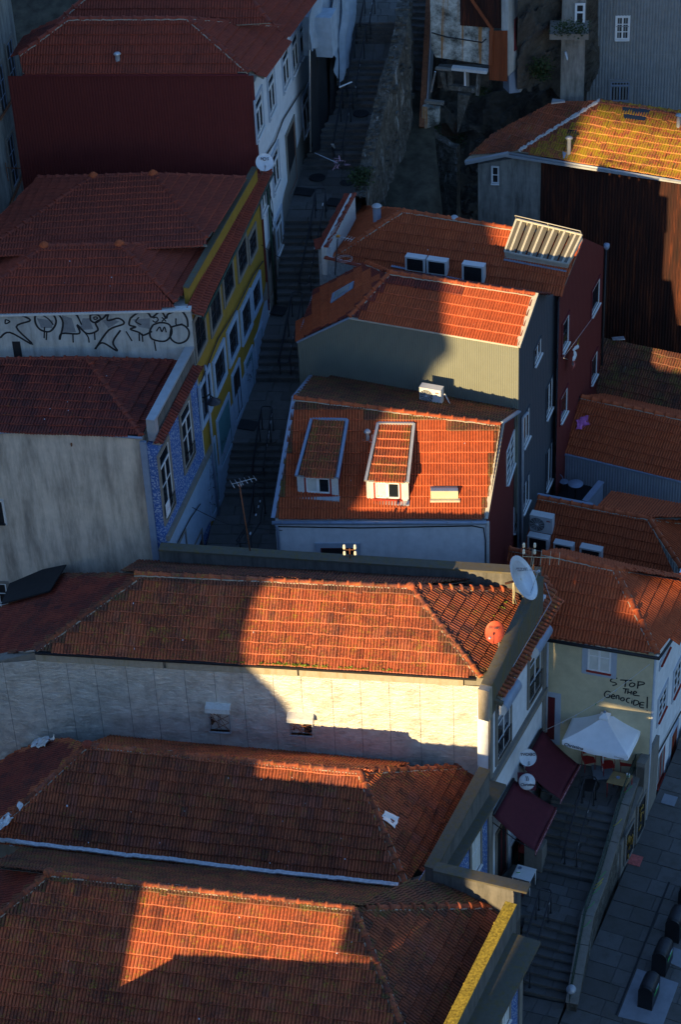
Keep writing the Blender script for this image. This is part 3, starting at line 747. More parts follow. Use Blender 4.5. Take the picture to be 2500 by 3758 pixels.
# ground floor: doors under the awnings
for bl, tr, mt in (((1822, 3240), (1856, 3000), 'doorwood'), ((1873, 3190), (1915, 3030), 'black'), ((1980, 2905), (1990, 2850), 'stone'), ((2030, 2860), (2060, 2760), 'doorwood')):
    winpx(hS, FS, bl, tr, sur='stone' if mt != 'black' else 'whitepaint', sw=.12, frame='darkred', nx=2, ny=1, glass='black', sill=False)
pipe(hS, 'downpipe', [FS.W(uS1 + .03, 10.3, .08), FS.W(uS1 + .03, 4.5, .08)], .045, 'pvc')
pipe(hS, 'wall_cable', [pk1 + npk * .37 - V((0, 0, .2)), pk1 + npk * .6 - V((0, 0, .9)), pk0 + npk * .5 - V((0, 0, .3)) + tpk * 1.5], .012, 'pvc', 5)

# ================================================================== house T
zT, zTe = 8.54, 6.5
T_A, T_B = P(0, 3085, zTe), P(1490, 3248, zTe); T_R1 = P(1322, 2832, zT)
plTf = plane3(T_A, T_B, T_R1); T_R0 = isect(320, 2735, plTf); T_R0.z = T_R0.z
hT = thing('lower_house', vz(T_B, .7), 'tiled house below the foil wall, narrow sunlit strip along its ridge, silvery gutter', 'house')
rT = Roof(hT)
plTr = plane_d(T_R1, T_B - T_R1, H(23)); T_hl = isect(20, 3010, plTf); plTl = plane_d(T_R0, T_hl - T_R0, H(15))
rT.slope(plTf, [T_R0, T_R1, T_B, T_R0 + (T_hl - T_R0) * 1.27], 'tile_oldmid', 'lusa', jit=.006, seed=11)
T_D = isect(1740, 2812, plTr)
rT.slope(plTr, [T_R1, T_B, isect(1520, 3200, plTr), isect(1740, 2850, plTr), T_D], 'tile_oldmid', 'lusa', jit=.006, seed=12)
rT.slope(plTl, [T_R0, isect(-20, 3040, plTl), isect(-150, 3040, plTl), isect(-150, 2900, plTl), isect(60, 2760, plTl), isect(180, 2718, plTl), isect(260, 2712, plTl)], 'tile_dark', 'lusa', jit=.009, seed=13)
tb = (T_R1 - T_R0).normalized(); bd = V((-tb.y, tb.x, 0)).normalized(); plTb = plane_d(T_R1, tb, down(bd, 36))
bk = down(bd, 36) * 2.9
rT.slope(plTb, [T_R0, T_R1, T_R1 + tb * .4, T_R1 + tb * 1.2 + bk, T_R0 + bk], 'tile_old', 'lusa', jit=.01, seed=14)
dk = rT.finish()
caps(dk, T_R0, T_R1, 'tile_old', seed=11); caps(dk, T_B, T_R1, 'tile_oldmid', seed=12); caps(dk, T_hl, T_R0, 'tile_oldmid', seed=13); caps(dk, T_R1 + (T_D - T_R1) * .05, T_D, 'tile_oldmid', seed=14, flare=.5)
MB().lathe(T_R0 + V((0, 0, .05)), [(.16, -.05), (.17, .05), (.10, .1), (.05, .13), (0, .13)], 10).build('ridge_boss', M['tile_red'], dk)
# crumpled metal gutter
gp = [isect(x, y, plTf) + V((0, -.10, .12)) for x, y in [(-60, 3076), (60, 3088), (180, 3104), (330, 3120), (460, 3138), (620, 3152), (800, 3176), (960, 3194), (1120, 3210), (1290, 3228), (1460, 3246)]]
mb = MB()
for a, b in zip(gp, gp[1:]):
    k = 6
    for i in range(k):
        p, q = a.lerp(b, i / k), a.lerp(b, (i + 1.08) / k); mb.cur = random.random()
        mb.bar(p + V((0, random.uniform(-.02, .015), random.uniform(-.015, .015))), q + V((0, random.uniform(-.015, .015), random.uniform(-.012, .012))), .15, .05)
mb.build('gutter', M['foilbright'], hT)
# parapet on the street side
tp0 = P(1560, 3180, 7.25); tp1 = P(1762, 2815, 7.75); d_ = V(((tp1 - tp0).x, (tp1 - tp0).y, 0)).normalized(); npT = V((d_.y, -d_.x, 0))
MB().prism([tp0 - V((0, 0, 1.6)), tp1 - V((0, 0, 1.8)), tp1, tp0], npT * .34).build('parapet', M['concrete'], hT)
MB().bar(tp0 + npT * .17, tp1 + npT * .17, .40, .07).build('parapet_coping', M['concrete_moss'], hT)
MB().prism([T_B - V((0, -.1, .15)), T_B + V((1.5, .6, -.2)), vz(T_B + V((1.5, .6, 0)), -1), vz(T_B, -1)], V((0, .3, 0))).build('wall', M['stone'], hT)
MB().prism([T_A - V((.4, -.1, .15)), T_B - V((0, -.1, .15)), vz(T_B, -1), vz(T_A, -1) - V((.4, 0, 0))], V((0, .3, 0))).build('wall', M['stone'], hT)
azT = level_az(P(1841, 2857, 6.9), (1841, 2857), (1700, 3090))
FT = Fac(P(1790, 2900, 6.5), P(1790, 2900, 6.5) + H(azT)); print('azT', azT)
uT0 = FT.px(1600, 3230)[0]; uT1 = FT.px(1800, 2950)[0]
c0, c1 = FT.px(1708, 3300), FT.px(1772, 3000)
zc = 6.62
mb = MB(); mb.bar(FT.W(uT0 - .5, zc, .1), FT.W(uT1 + .1, zc, .1), .85, .12); mb.build('cornice_slab', M['concrete_moss'], hT)
o = wall(hT, FT, [(uT0 - .5, -1), (uT1, -1), (uT1, zc - .07), (uT0 - .5, zc - .07)], 'azulejo', 'street_wall', .4, 0, True)
MB().box(FT.W(uT1 - .12, 3, .02), FT.t * .26, FT.n * .08, V((0, 0, 7.1))).build('corner_pilaster', M['stone'], hT)
winpx(hT, FT, (1729, 3222), (1760, 3020), sur='stone', sw=.14, frame='whitepaint', nx=2, ny=2, glass='curtain', sill=True)

# ================================================================== house U
zU = 9.7
U_R0, U_R1 = P(180, 3205, zU), P(1300, 3332, zU); tu = (U_R1 - U_R0).normalized(); fU = V((tu.y, -tu.x, 0))
if fU.y > 0: fU = -fU
plUf = plane_d(U_R1, tu, down(fU, 36)); plUb = plane_d(U_R1, tu, down(-fU, 39.5))
hU = thing('nearest_house', P(1300, 3900, 0), 'nearest house, orange tiled roof lit near its ridge, lichen-covered parapet on the stair side', 'house')
rU = Roof(hU)
hipb = isect(1474, 3758, plUf); hipl = isect(-20, 3372, plUf)
plUr = plane_d(U_R1, hipb - U_R1, H(25)); plUl = plane_d(U_R0, hipl - U_R0, H(10))
hipb2 = U_R1 + (hipb - U_R1) * 1.35; hipl2 = U_R0 + (hipl - U_R0) * 1.3
rU.slope(plUf, [U_R0, hipl2, isect(-140, 4000, plUf), isect(1500, 4000, plUf), hipb2, U_R1], 'tile_old', 'lusa', jit=.005, seed=21)
U_D = isect(1800, 3325, plUr)
rU.slope(plUr, [U_R1, hipb2, isect(1600, 3900, plUr), isect(1850, 3380, plUr), U_D], 'tile_oldmid', 'lusa', jit=.006, seed=22)
rU.slope(plUl, [U_R0, hipl2, isect(-350, 3480, plUl), isect(-250, 3200, plUl), isect(0, 3150, plUl)], 'tile_dark', 'lusa', jit=.008, seed=23)
plUc = plane3(U_R1, U_D, P(1560, 3240, 8.0)); rU.slope(plUc, [isect(1306, 3332, plUc), U_D, isect(1855, 3322, plUc), isect(1600, 3246, plUc), isect(1500, 3232, plUc)], 'tile_mossdk', 'lusa', jit=.01, seed=25)
bkU = down(-fU, 39.5) * 5.2
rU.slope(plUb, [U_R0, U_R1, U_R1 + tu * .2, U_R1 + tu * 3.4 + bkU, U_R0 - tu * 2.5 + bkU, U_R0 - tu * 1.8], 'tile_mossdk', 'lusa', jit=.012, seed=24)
dk = rU.finish()
caps(dk, U_R0, U_R1, 'tile_old', seed=21); caps(dk, hipb2, U_R1, 'tile_old', seed=22); caps(dk, hipl2, U_R0, 'tile_oldmid', seed=23); caps(dk, U_R1 + (U_D - U_R1) * .07, U_D, 'tile_oldmid', seed=24, flare=.5)
MB().lathe(U_R0 + V((0, 0, .05)), [(.16, -.05), (.17, .05), (.10, .1), (0, .13)], 10).build('ridge_boss', M['tile_oldmid'], dk)
# stair side parapet, thick lichen
ub = [P(1858, 3308, 8.45), P(1740, 3540, 8.45), P(1630, 3760, 8.45), P(1550, 3920, 8.45)]
mb = MB(); mc = MB()
for a, b in zip(ub, ub[1:]):
    d_ = (b - a).normalized(); n_ = V((-d_.y, d_.x, 0))
    if n_.x < 0: n_ = -n_
    mb.prism([a - V((0, 0, 1.6)), b - V((0, 0, 1.6)), b, a], n_ * .34); mc.prism([a + V((0, 0, .002)) - n_ * .02, b + V((0, 0, .002)) - n_ * .02, b + V((0, 0, .03)) - n_ * .02, a + V((0, 0, .03)) - n_ * .02], n_ * .36)
mb.build('parapet', M['concrete'], hU); mc.build('parapet_coping', M['lichen'], hU)
mb = MB(); rr = random.Random(5)
for a, b in zip(ub, ub[1:]):
    d_ = (b - a); k = int(d_.length / .075); t_ = d_.normalized(); n_ = V((-t_.y, t_.x, 0)); n_ = -n_ if n_.x < 0 else n_
    for i in range(k + 1):
        for j in range(9):
            p = a + d_ * ((i + rr.random()) / max(k, 1)) + n_ * (rr.uniform(-.0, .30)); s_ = rr.uniform(.010, .032); mb.cur = rr.random()
            mb.box(p + V((0, 0, .0)), t_.lerp(n_, rr.uniform(-.6, .6)) * s_ * 2.2, n_.lerp(-t_, rr.uniform(-.6, .6)) * s_ * 2.0, V((rr.uniform(-.02, .02), 0, s_ * rr.uniform(.5, 1.2))), .012)
mb.build('parapet_lichen', M['lichen'], hU, kind='stuff')
# back parapet of U meeting the corner
b0, b1 = P(1590, 3194, 8.25), P(1900, 3264, 8.45); d_ = V(((b1 - b0).x, (b1 - b0).y, 0)).normalized(); n_ = V((-d_.y, d_.x, 0)); n_ = -n_ if n_.y < 0 else n_
MB().prism([b0 - V((0, 0, 4.0)), b1 - V((0, 0, 3.0)), b1, b0], n_ * .3).build('parapet', M['concrete'], hU)
MB().bar(b0 + n_ * .17, b1 + n_ * .17 + d_ * .3, .40, .08).build('parapet_coping', M['concrete_moss'], hU)
FU = Fac(P(1912, 3460, 9.0), P(1700, 3760, 9.0)); FU = Fac(FU.a, FU.a - FU.t) if FU.t.y < 0 else FU
FU = Fac(P(1789, 3712, 7.5), P(1914, 3472, 7.5)); LU = FU.len
mb = MB(); mb.bar(FU.W(-3.5, 7.57, .02), FU.W(LU + .3, 7.57, .02), .95, .12); mb.build('cornice_slab', M['concrete_moss'], hU)
wall(hU, FU, [(-3.5, -2), (LU, -2), (LU, 7.5), (-3.5, 7.5)], 'azulejo', 'street_wall', .4, 0, True)
MB().box(FU.W(LU - .12, 2.6, .02), FU.t * .26, FU.n * .08, V((0, 0, 9.7))).build('corner_pilaster', M['stone'], hU)
winpx(hU, FU, (1838, 3790), (1866, 3580), sur='stone', sw=.14, frame='whitepaint', nx=2, ny=2, glass='curtain')
MB().prism([b0 - V((0, 0, 2.1)) - n_ * 0, b1 - V((0, 0, 1.4)), vz(b1, -2), vz(b0, -2)], n_ * .3).build('wall', M['stone'], hU)
MB().prism([V((-13, b0.y + .2, 6.0)), vz(b0, 6.0) + V((0, .2, 0)), vz(b0, -2) + V((0, .2, 0)), V((-13, b0.y + .2, -2))], V((0, .3, 0))).build('wall', M['stone'], hU)
box_house(hU, [isect(-200, 3900, plUf) + V((0, -1, -.4)), isect(1300, 3990, plUf) + V((0, -.5, -.4))], -2, 'stone')

# ================================================================== house O: red house with dormers
zO, zOr = 10.85, 13.0
O_A, O_B = P(1003, 1906, zO), P(1786, 1906, zO); O_R0, O_R1 = P(1084, 1463, zOr), P(1836, 1557, zOr)
plOf = plane3(O_A, O_B, O_R1)
hO = thing('dormer_house', vz(O_B, 5), 'red and white house with two dormers, new orange tiles mostly in sun', 'house')
rO = Roof(hO)
o0 = isect(1078, 1462, plOf)
rO.slope(plOf, [o0, isect(1836, 1558, plOf), isect(1782, 1902, plOf), isect(1010, 1902, plOf)], 'tile_new', 'lusa', w=.21, ex=.405, jit=.002, seed=31)
O_Bk = P(1903, 1512, 12.15); O_Bl = P(1150, 1385, 12.6)
plOb = plane3(isect(1836, 1558, plOf), o0, O_Bk)
rO.slope(plOb, [o0, isect(1836, 1558, plOf), O_Bk, isect(1145, 1385, plOb)], 'tile_mossdk', 'lusa', ex=.4, jit=.003, seed=32)
dk = rO.finish()
caps(dk, o0, isect(1836, 1558, plOf), 'tile_new', seed=31, r=.1, ln=.44)
trim(hO, 'verge_flashing', isect(1003, 1905, plOf), isect(1080, 1462, plOf), .15, .05, 'zincblue', .05)
trim(hO, 'verge_flashing', isect(1078, 1464, plOf), isect(1142, 1384, plOb), .15, .05, 'zincblue', .06)
trim(hO, 'verge_flashing', isect(1784, 1908, plOf), isect(1845, 1558, plOf), .14, .07, 'trimpale', .05)
trim(hO, 'verge_flashing', isect(1845, 1556, plOf), P(1906, 1514, 12.2), .14, .06, 'zincblue', .05)
FO = Fac(O_A, O_B)
pipe(hO, 'gutter', [O_A + V((-.05, -.12, -.06)), O_B + V((.0, -.12, -.06))], .07, 'zincblue')
g = MB()
for i in range(9): g.box(FO.W(FO.len * (i + .4) / 9, zO - .0, .17), FO.t * .03, FO.n * .03, V((0, 0, .05)))
g.build('gutter_brackets', M['zinc'], hO, kind=None)
wall(hO, FO, [(.06, 4), (FO.len + .0, 4), (FO.len + .0, zO - .08), (.06, zO - .08)], 'white', 'front_wall', .4)
pipe(hO, 'wall_cable', [FO.W(.1, zO - .3, .02), FO.W(3, zO - .36, .02), FO.W(FO.len - .5, zO - .27, .02), FO.W(FO.len - .1, zO - .36, .02), FO.W(FO.len - .04, zO - .9, .02), FO.W(FO.len - .04, 7, .02)], .022, 'black')
pipe(hO, 'downpipe', [FO.W(.1, zO - .12, .12), FO.W(.14, zO - .4, .07), FO.W(.14, 6, .07)], .05, 'zincblue')
a_, b_ = FO.px(1180, 2060), FO.px(1302, 2008)
window(hO, FO, a_, b_, sur='surround', sw=.2, frame='darkred', nx=1, ny=1, glass='black', sill=False, name='door')
azO = 17; cO = O_B; FOs = Fac(cO + V((.02, 0, 0)), cO + H(azO)); LO = 5.2
zr1 = FOs.px(1837, 1557)
print('O side ridge', zr1, FOs.px(1908, 1515))
corrug(hO, FOs, [(0, zO - .03), (zr1[0], zr1[1]), (FOs.px(1906, 1515)[0], FOs.px(1906, 1515)[1])], 4, 'cladred', .1, .012, 'side_cladding')
for bl, tr in (((1858, 1779), (1885, 1582)), ((1884, 1957), (1910, 1784))):
    winpx(hO, FOs, bl, tr, sur='whitepaint', sw=.05, frame='whitepaint', nx=2, ny=4, glass='glass', fw=.06, sill=True)
trim(hO, 'corner_trim', FOs.W(0, 4, .03), FOs.W(0, zO - .1, .03), .1, .1, 'whitedirty', up=V((0, 1, 0)))
# dormers (a part of the house, with their own tiles)
def dormer(bl, br, tl, tr, rbl, rbr, lit, seed):
    """bl,br foot on main roof; tl,tr top of front; rbl,rbr where the little roof meets the main roof"""
    f0, f1 = isect(*bl, plOf), isect(*br, plOf); F = Fac(f0, f1)
    f1 = F.P(*br); zt = (F.px(*tl)[1] + F.px(*tr)[1]) / 2
    uL, uR = F.px(*bl)[0] + .02, F.px(*br)[0] - .02; z0 = min(f0.z, f1.z) - .03
    up = V((0, 0, 1)); n = plOf[1]
    b0, b1 = isect(*rbl, plOf) + n * .07, isect(*rbr, plOf) + n * .07
    q0, q1 = F.W(uL, zt, .0), F.W(uR, zt, .0)
    body = MB()
    # side cheeks + front
    body.prism([F.W(uL, z0, 0), q0, b0, isect(*rbl, plOf)], F.t * .04)
    body.prism([F.W(uR, z0, 0), q1, b1, isect(*rbr, plOf)], -F.t * .04)
    d = body.build('dormer', M['darkred'], hO)
    fr = MB(); W_ = uR - uL
    def rc(a, b, c, e, o0, o1, m=fr): m.box(F.W((a + b) / 2, (c + e) / 2, (o0 + o1) / 2), F.t * (b - a), F.n * (o1 - o0), V((0, 0, e - c)))
    rc(uL, uL + W_ * .17, z0, zt - .05, -.04, .03); rc(uR - W_ * .17, uR, z0, zt - .05, -.04, .03); rc(uL + W_ * .17, uR - W_ * .17, z0, z0 + .12, -.04, .028); rc(uL + W_ * .17, uR - W_ * .17, zt - .13, zt - .05, -.04, .028)
    fr.build('dormer_front', M['whitedirty'], d)
    a, b = uL + W_ * .17, uR - W_ * .17; rr_ = MB(); rc(a, a + .06, z0 + .12, zt - .13, -.02, .035, rr_); rc(b - .06, b, z0 + .12, zt - .13, -.02, .035, rr_); rc(a - .02, b + .02, z0 + .10, z0 + .15, 0, .09, rr_); rr_.build('window_surround', M['redpaint'], d)
    a += .06; b -= .06; wf = MB(); z0w, z1w = z0 + .16, zt - .13; mid = (a + b) / 2
    for (x0, x1, y0, y1) in ((a, a + .045, z0w, z1w), (b - .045, b, z0w, z1w), (a, b, z0w, z0w + .05), (a, b, z1w - .04, z1w), (mid - .05, mid + .05, z0w, z1w)): rc(x0, x1, y0 , y1, -.03, .02, wf)
    wf.build('window_frame', M['whitepaint'], d)
    g = MB(); rc(a + .045, mid - .05, z0w + .05, z1w - .04, -.035, -.02, g); g.build('pane', M['curtain'], d)
    g = MB(); rc(mid + .05, b - .045, z0w + .05, z1w - .04, -.035, -.02, g); g.build('pane', M['glass'], d)
    # sloped apron
    ap = MB(); s0 = F.W(uL - .03, z0 + .10, .03); ap.prism([s0, s0 + F.n * .16 - V((0, 0, .09)), s0 + F.n * .16 - V((0, 0, .16)), s0 - V((0, 0, .2))], F.t * (W_ + .06)); ap.build('apron', M['zinc'], d)
    # little roof
    ov = F.n * .12 - V((0, 0, .03)); P0, P1 = q0 + ov, q1 + ov
    pl = plane3(P0, P1, b1); b0p, b1p = b0 * 1, b1 * 1
    nn = pl[1]
    b0p = b0 - nn * (b0 - pl[0]).dot(nn)
    rD = Roof(d, 'dormer_roof')
    ins = F.t * .09
    rD.slope(pl, [P0 + ins, P1 - ins, b1p - ins, b0p + ins], 'tile_dorm', 'lusa', w=.205, ex=.36, jit=.003, seed=seed)
    # tiles are sub-parts of the dormer: join deck level
    for fpart in (rD,):
        mats_tiles = fpart.full
        mb = MB()
        for (o, e, q, n2, mat, prof, w, L, lift, val, sk, wp) in mats_tiles:
            pass
    # deck as sub part + individual tiles directly under the dormer
    rD.deck.build('dormer_deck', M['zinc'], d, attr=False)
    rD.part.build('cut_tile', M['tile_dorm'], d, kind='stuff')
    wl = WL[d.name]
    for (o, e, q, n2, mat, prof, w, L, lift, val, sk, wp) in rD.full:
        me = min(tile_mesh(mat, M[mat], prof, w, L, lift, .052), key=lambda k: abs(k[1] - val))[0]
        ob = bpy.data.objects.new('roof_tile', me); col.objects.link(ob); ob.parent = d
        mt = Matrix((e, q, n2)).transposed().to_4x4(); mt.translation = o - wl; ob.matrix_basis = mt
    fl = MB(); h = nn * .07
    fl.bar(P0 + h * .5, b0p + h * .5, .1, .09); fl.bar(P1 + h * .5, b1p + h * .5, .1, .09); fl.bar(b0p + h * .5, b1p + h * .5, .1, .09)
    fl.build('flashing', M['zinc' if lit else 'zincblue'], d)  # unlit dormer takes a bluer zinc, its shade put into the colour
dormer((1345, 1828), (1503, 1842), (1350, 1755), (1487, 1765), (1388, 1555), (1520, 1560), True, 33)
dormer((1092, 1808), (1247, 1824), (1097, 1738), (1236, 1748), (1144, 1537), (1276, 1546), False, 34)
# roof vent box
a, b = isect(1582, 1836, plOf), isect(1682, 1836, plOf); F = Fac(a, b); nO = plOf[1]
mb = MB(); q = a - b; mb.prism([a, a + V((0, 0, .38)), a + V((0, 0, .42)) + V((0, .12, 0)), a + V((0, .5, .3))], b - a)
vb = mb.build('roof_vent', M['cream'], hO)
MB().bar(a + V((0, .04, .42)), b + V((0, .04, .42)), .16, .03).build('vent_cap', M['zincblue'], vb)
MB().bar(a + V((-.03, -.06, .04)), b + V((.06, -.06, .04)), .14, .08).build('vent_apron', M['trimpale'], vb)
# flue
f = isect(1350, 1622, plOf); mb = MB(); mb.lathe(f, [(.055, -.1), (.055, .42)], 12); fl = mb.build('flue', M['zinc'], hO)
MB().lathe(f + V((0, 0, .42)), [(.0, .12), (.07, .10), (.12, .03), (.125, .0), (.05, -.01)], 14).build('flue_cap', M['zinc'], fl)
MB().prism([isect(1325, 1620, plOf) + nO * .05, isect(1382, 1628, plOf) + nO * .05, isect(1380, 1592, plOf) + nO * .05, isect(1362, 1600, plOf) + nO * .05], nO * .012).build('flue_flashing', M['zinc'], fl)

# ================================================================== house N: grey metal-clad house
N_B = PY(1905, 1270, 66.1); zN = N_B.z
N_A = P(1283, 1165, zN); N_R1 = P(1963, 1079, 16.05)
plNf = plane3(N_A, N_B, N_R1); N_R0 = isect(1431, 1003, plNf); N_R1 = isect(1962, 1083, plNf)
N_h = isect(1283, 1165, plNf); FNf = Fac(N_A, N_B)
lN = FNf.P(1092, 1254); print('N', zN, N_R0, N_R1, lN)
hN = thing('grey_clad_house', vz(N_B, 5), 'house clad in grey corrugated metal with orange tiles, its right half in sun', 'house')
rN = Roof(hN)
rN.slope(plNf, [N_R0, N_h, isect(1905, 1272, plNf), N_R1], 'tile_new', 'lusa', w=.21, ex=.405, jit=.002, seed=41)
plNl = plane3(N_R0, N_h, lN) 
rN.slope(plNl, [N_R0, isect(1343, 967, plNl), isect(1156, 1067, plNl), lN, N_h], 'tile_new', 'lusa', w=.21, ex=.40, jit=.002, seed=42)
tn = (N_R1 - N_R0).normalized(); bdN = V((-tn.y, tn.x, 0)); plNb = plane_d(N_R1, tn, down(bdN, 30)); bk = down(bdN, 30) * 2.6
rN.slope(plNb, [N_R0 - tn * .3, N_R0 - tn * .6 + bk, N_R1 + bk, N_R1], 'tile_dark', 'lusa', jit=.003, seed=43)
dk = rN.finish()
caps(dk, N_R0, N_R1, 'tile_new', seed=41, ln=.44, r=.1); caps(dk, N_h, N_R0, 'tile_new', seed=42, ln=.42, r=.1); caps(dk, N_R0, isect(1343, 967, plNl), 'tile_new', seed=43, ln=.2, r=.1)
trim(hN, 'verge_flashing', isect(1900, 1278, plNf), isect(1968, 1080, plNf), .2, .07, 'trimpale', .04)
trim(hN, 'edge_flashing', N_h + FNf.n * .05, N_B + FNf.n * .05, .1, .06, 'trimpale', -.0)
trim(hN, 'edge_flashing', N_h + FNf.n * .05, lN + FNf.n * .05, .1, .06, 'zincblue', -.0)
pipe(hN, 'gutter', [lN, isect(1156, 1067, plNl)], .06, 'zincblue')
uh, ul, ur = FNf.px(1283, 1165)[0], FNf.px(1092, 1254)[0], FNf.px(1905, 1270)[0]
corrug(hN, FNf, [(ul, lN.z), (uh, N_h.z), (ur, zN)], 7.5, 'cladgrey', .083, .02, 'front_cladding')
wall(hN, FNf, [(ul + .05, 7), (ur - .05, 7), (ur - .05, zN - .1), (uh, zN - .1), (ul + .05, lN.z - .1)], 'stone', 'wall', .3, -.05)
FNs = Fac(N_B, N_B + H(20)); rz = FNs.px(1969, 1078); bz = FNs.px(2047, 1082)
corrug(hN, FNs, [(0, zN), (rz[0], rz[1]), (bz[0], bz[1])], 4, 'cladnavy', .25, .006, 'side_cladding')
for bl, tr, s in (((1959, 1345), (1984, 1237), 1), ((2002, 1541), (2026, 1380), 1), ((1918, 1646), (1941, 1490), 1), ((2001, 1805), (2025, 1617), 1), ((1916, 1888), (1941, 1735), 1)):
    winpx(hN, FNs, bl, tr, sur='cladnavy', sw=.05, frame='whitepaint', nx=2, ny=1, glass='glass', fw=.06, transom=None)
for x, y0, y1 in ((2046, 1095, 1690), (1912, 1520, 1985)):
    F = FNs; u_, z1_ = F.px(x, y0); pts = [F.W(u_ + .3, z1_ + .1, .1), F.W(u_, z1_ - .15, .08), F.W(u_, F.px(x, y1)[1], .08)]; 
    if x == 1912: pts[0] = F.W(u_ + .1, z1_ + .05, .25)
    pipe(hN, 'downpipe', pts, .055, 'pvc')
# roof window in the left slope
pw = [isect(x, y, plNl) + plNl[1] * .09 for x, y in ((1222, 1112), (1232, 1098), (1300, 1058), (1305, 1042), (1270, 1068), (1238, 1082))]
qd = [isect(x, y, plNl) + plNl[1] * .08 for x, y in ((1220, 1120), (1300, 1065), (1306, 1040), (1228, 1085))]
MB().prism(qd, plNl[1] * .05).build('roof_window', M['zincblue'], hN)
c = (qd[0] + qd[1] + qd[2] + qd[3]) / 4
MB().prism([c + (p - c) * .7 + plNl[1] * .055 for p in qd], plNl[1] * .01).build('roof_window_pane', M['glass_l'], hN)

# ================================================================== house M: red house with skylight
zMg = 14.0
M_A, M_B = P(1240, 962, 14.0), P(2060, 1078, 14.0); M_R1 = P(2140, 884, 15.45)
plMf = plane3(M_A, M_B, M_R1); M_R0 = isect(1478, 776, plMf); M_Rm = isect(1893, 843, plMf)
print('M', M_A, M_B, M_R0, M_R1)
hM = thing('skylight_house', vz(M_B, 6), 'dark red house with a big glazed skylight, tiled roof mostly in shade', 'house')
rM = Roof(hM)
M_h = isect(1212, 948, plMf)
rM.slope(plMf, [M_R0, M_h, isect(1240, 966, plMf), isect(2060, 1085, plMf), M_R1], 'tile_new', 'lusa', w=.21, ex=.40, jit=.003, seed=51)
plMl = plane_d(M_R0, M_h - M_R0, H(22))
rM.slope(plMl, [M_R0, isect(1312, 758, plMl), isect(1208, 935, plMl), M_h], 'tile_new', 'lusa', jit=.003, seed=52)
dk = rM.finish()
caps(dk, M_R0, M_Rm, 'tile_new', seed=51, r=.1, ln=.44); caps(dk, M_h, M_R0, 'tile_new', seed=52, r=.1, ln=.44); caps(dk, isect(1312, 762, plMl), M_R0, 'tile_new', seed=53)
FMs = Fac(M_B, M_B + H(22)); rz = FMs.px(2142, 874); bz = FMs.px(2218, 908)
print('Mside', rz, bz)
corrug(hM, FMs, [(-.2, 14.0), (rz[0], rz[1]), (bz[0], bz[1])], 2, 'cladred', .2, .008, 'side_cladding')
for bl, tr in (((2062, 1296), (2087, 1150)), ((2169, 1164), (2200, 1018)), ((2055, 1554), (2081, 1418)), ((2167, 1414), (2191, 1283))):
    winpx(hM, FMs, bl, tr, sur='darkred', sw=.1, frame='whitepaint', nx=1, ny=1, glass='glass', fw=.07)
pipe(hM, 'downpipe', [FMs.W(bz[0], bz[1], .08), FMs.W(bz[0] - .03, 3, .08)], .05, 'black')
MB().lathe(FMs.W(bz[0], bz[1] + .0, .1), [(.0, .18), (.12, .16), (.12, 0), (.06, -.1), (0, -.1)], 8).build('rain_hopper', M['zincblue'], hM)
# skylight
sk = [isect(x, y, plMf) + plMf[1] * .28 for x, y in ((1858, 935), (2088, 980), (2140, 872), (1902, 815))]
lo = [isect(x, y, plMf) + plMf[1] * .04 for x, y in ((1854, 948), (2085, 988), (2140, 884), (1900, 830))]
mb = MB(); mb.add(sk + lo, [(0, 1, 5, 4), (1, 2, 6, 5), (2, 3, 7, 6), (3, 0, 4, 7)]); skl = mb.build('skylight', M['trimpale'], hM)
for i in range(6):
    a, b = i / 6 + .012, (i + 1) / 6 - .012; MB().prism([sk[0].lerp(sk[1], a), sk[0].lerp(sk[1], b), sk[3].lerp(sk[2], b), sk[3].lerp(sk[2], a)], plMf[1] * .01).build('skylight_pane', M['skyglass'], skl)
    p, q = sk[0].lerp(sk[1], (i + .5) / 6), sk[3].lerp(sk[2], (i + .5) / 6); MB().bar(p + plMf[1] * .03, q + plMf[1] * .03, .075, .05).build('glazing_bar', M['trimpale'], skl)
fr = MB()
for a, b in ((0, 1), (1, 2), (2, 3), (3, 0)): fr.bar(sk[a] + plMf[1] * .02, sk[b] + plMf[1] * .02, .07, .06)
fr.build('skylight_frame', M['trimpale'], skl)
trim(hM, 'skylight_flashing', isect(1852, 955, plMf), isect(2082, 998, plMf), .2, .03, 'zincblue', .05)
rl = MB(); up = plMf[1] * .35; a, b = sk[3] + plMf[1] * .05, sk[2] + plMf[1] * .05
rl.tube([a, a + up, a.lerp(b, .5) + up, b + up, b], .018, 5); rl.tube([a.lerp(b, .5), a.lerp(b, .5) + up], .015, 5); rl.build('safety_rail', M['trimpale'], skl)
# left parapet strip of tiles + white inner face + foil front
zp = 15.3
mp0, mp1 = P(1197, 912, 14.9), P(1303, 713, 15.5)
FMp = Fac(mp0, mp1)
MB().prism([mp0 - V((0, 0, 1.2)), mp1 - V((0, 0, 1.1)), mp1, mp0], -FMp.n * .2).build('parapet', M['whitedirty'], hM)
caps(dk, mp0, mp1, 'tile_red', seed=56, r=.08, mortar=False)
plMs = plane_d(mp0 - V((0, 0, .05)), mp1 - mp0, down(V((-FMp.n.x, -FMp.n.y, 0)), 22))
rm2 = Roof(hM, 'eave_strip'); rm2.slope(plMs, [isect(1196, 914, plMs), isect(1302, 716, plMs), isect(1268, 716, plMs), isect(1162, 914, plMs)], 'tile_red', 'lusa', w=.16, ex=.36, jit=.003, seed=57); rm2.finish(80)
fw = Fac(P(1168, 916, 14.7), P(1335, 985, 14.7)); a, b = fw.px(1168, 916), fw.px(1330, 985)
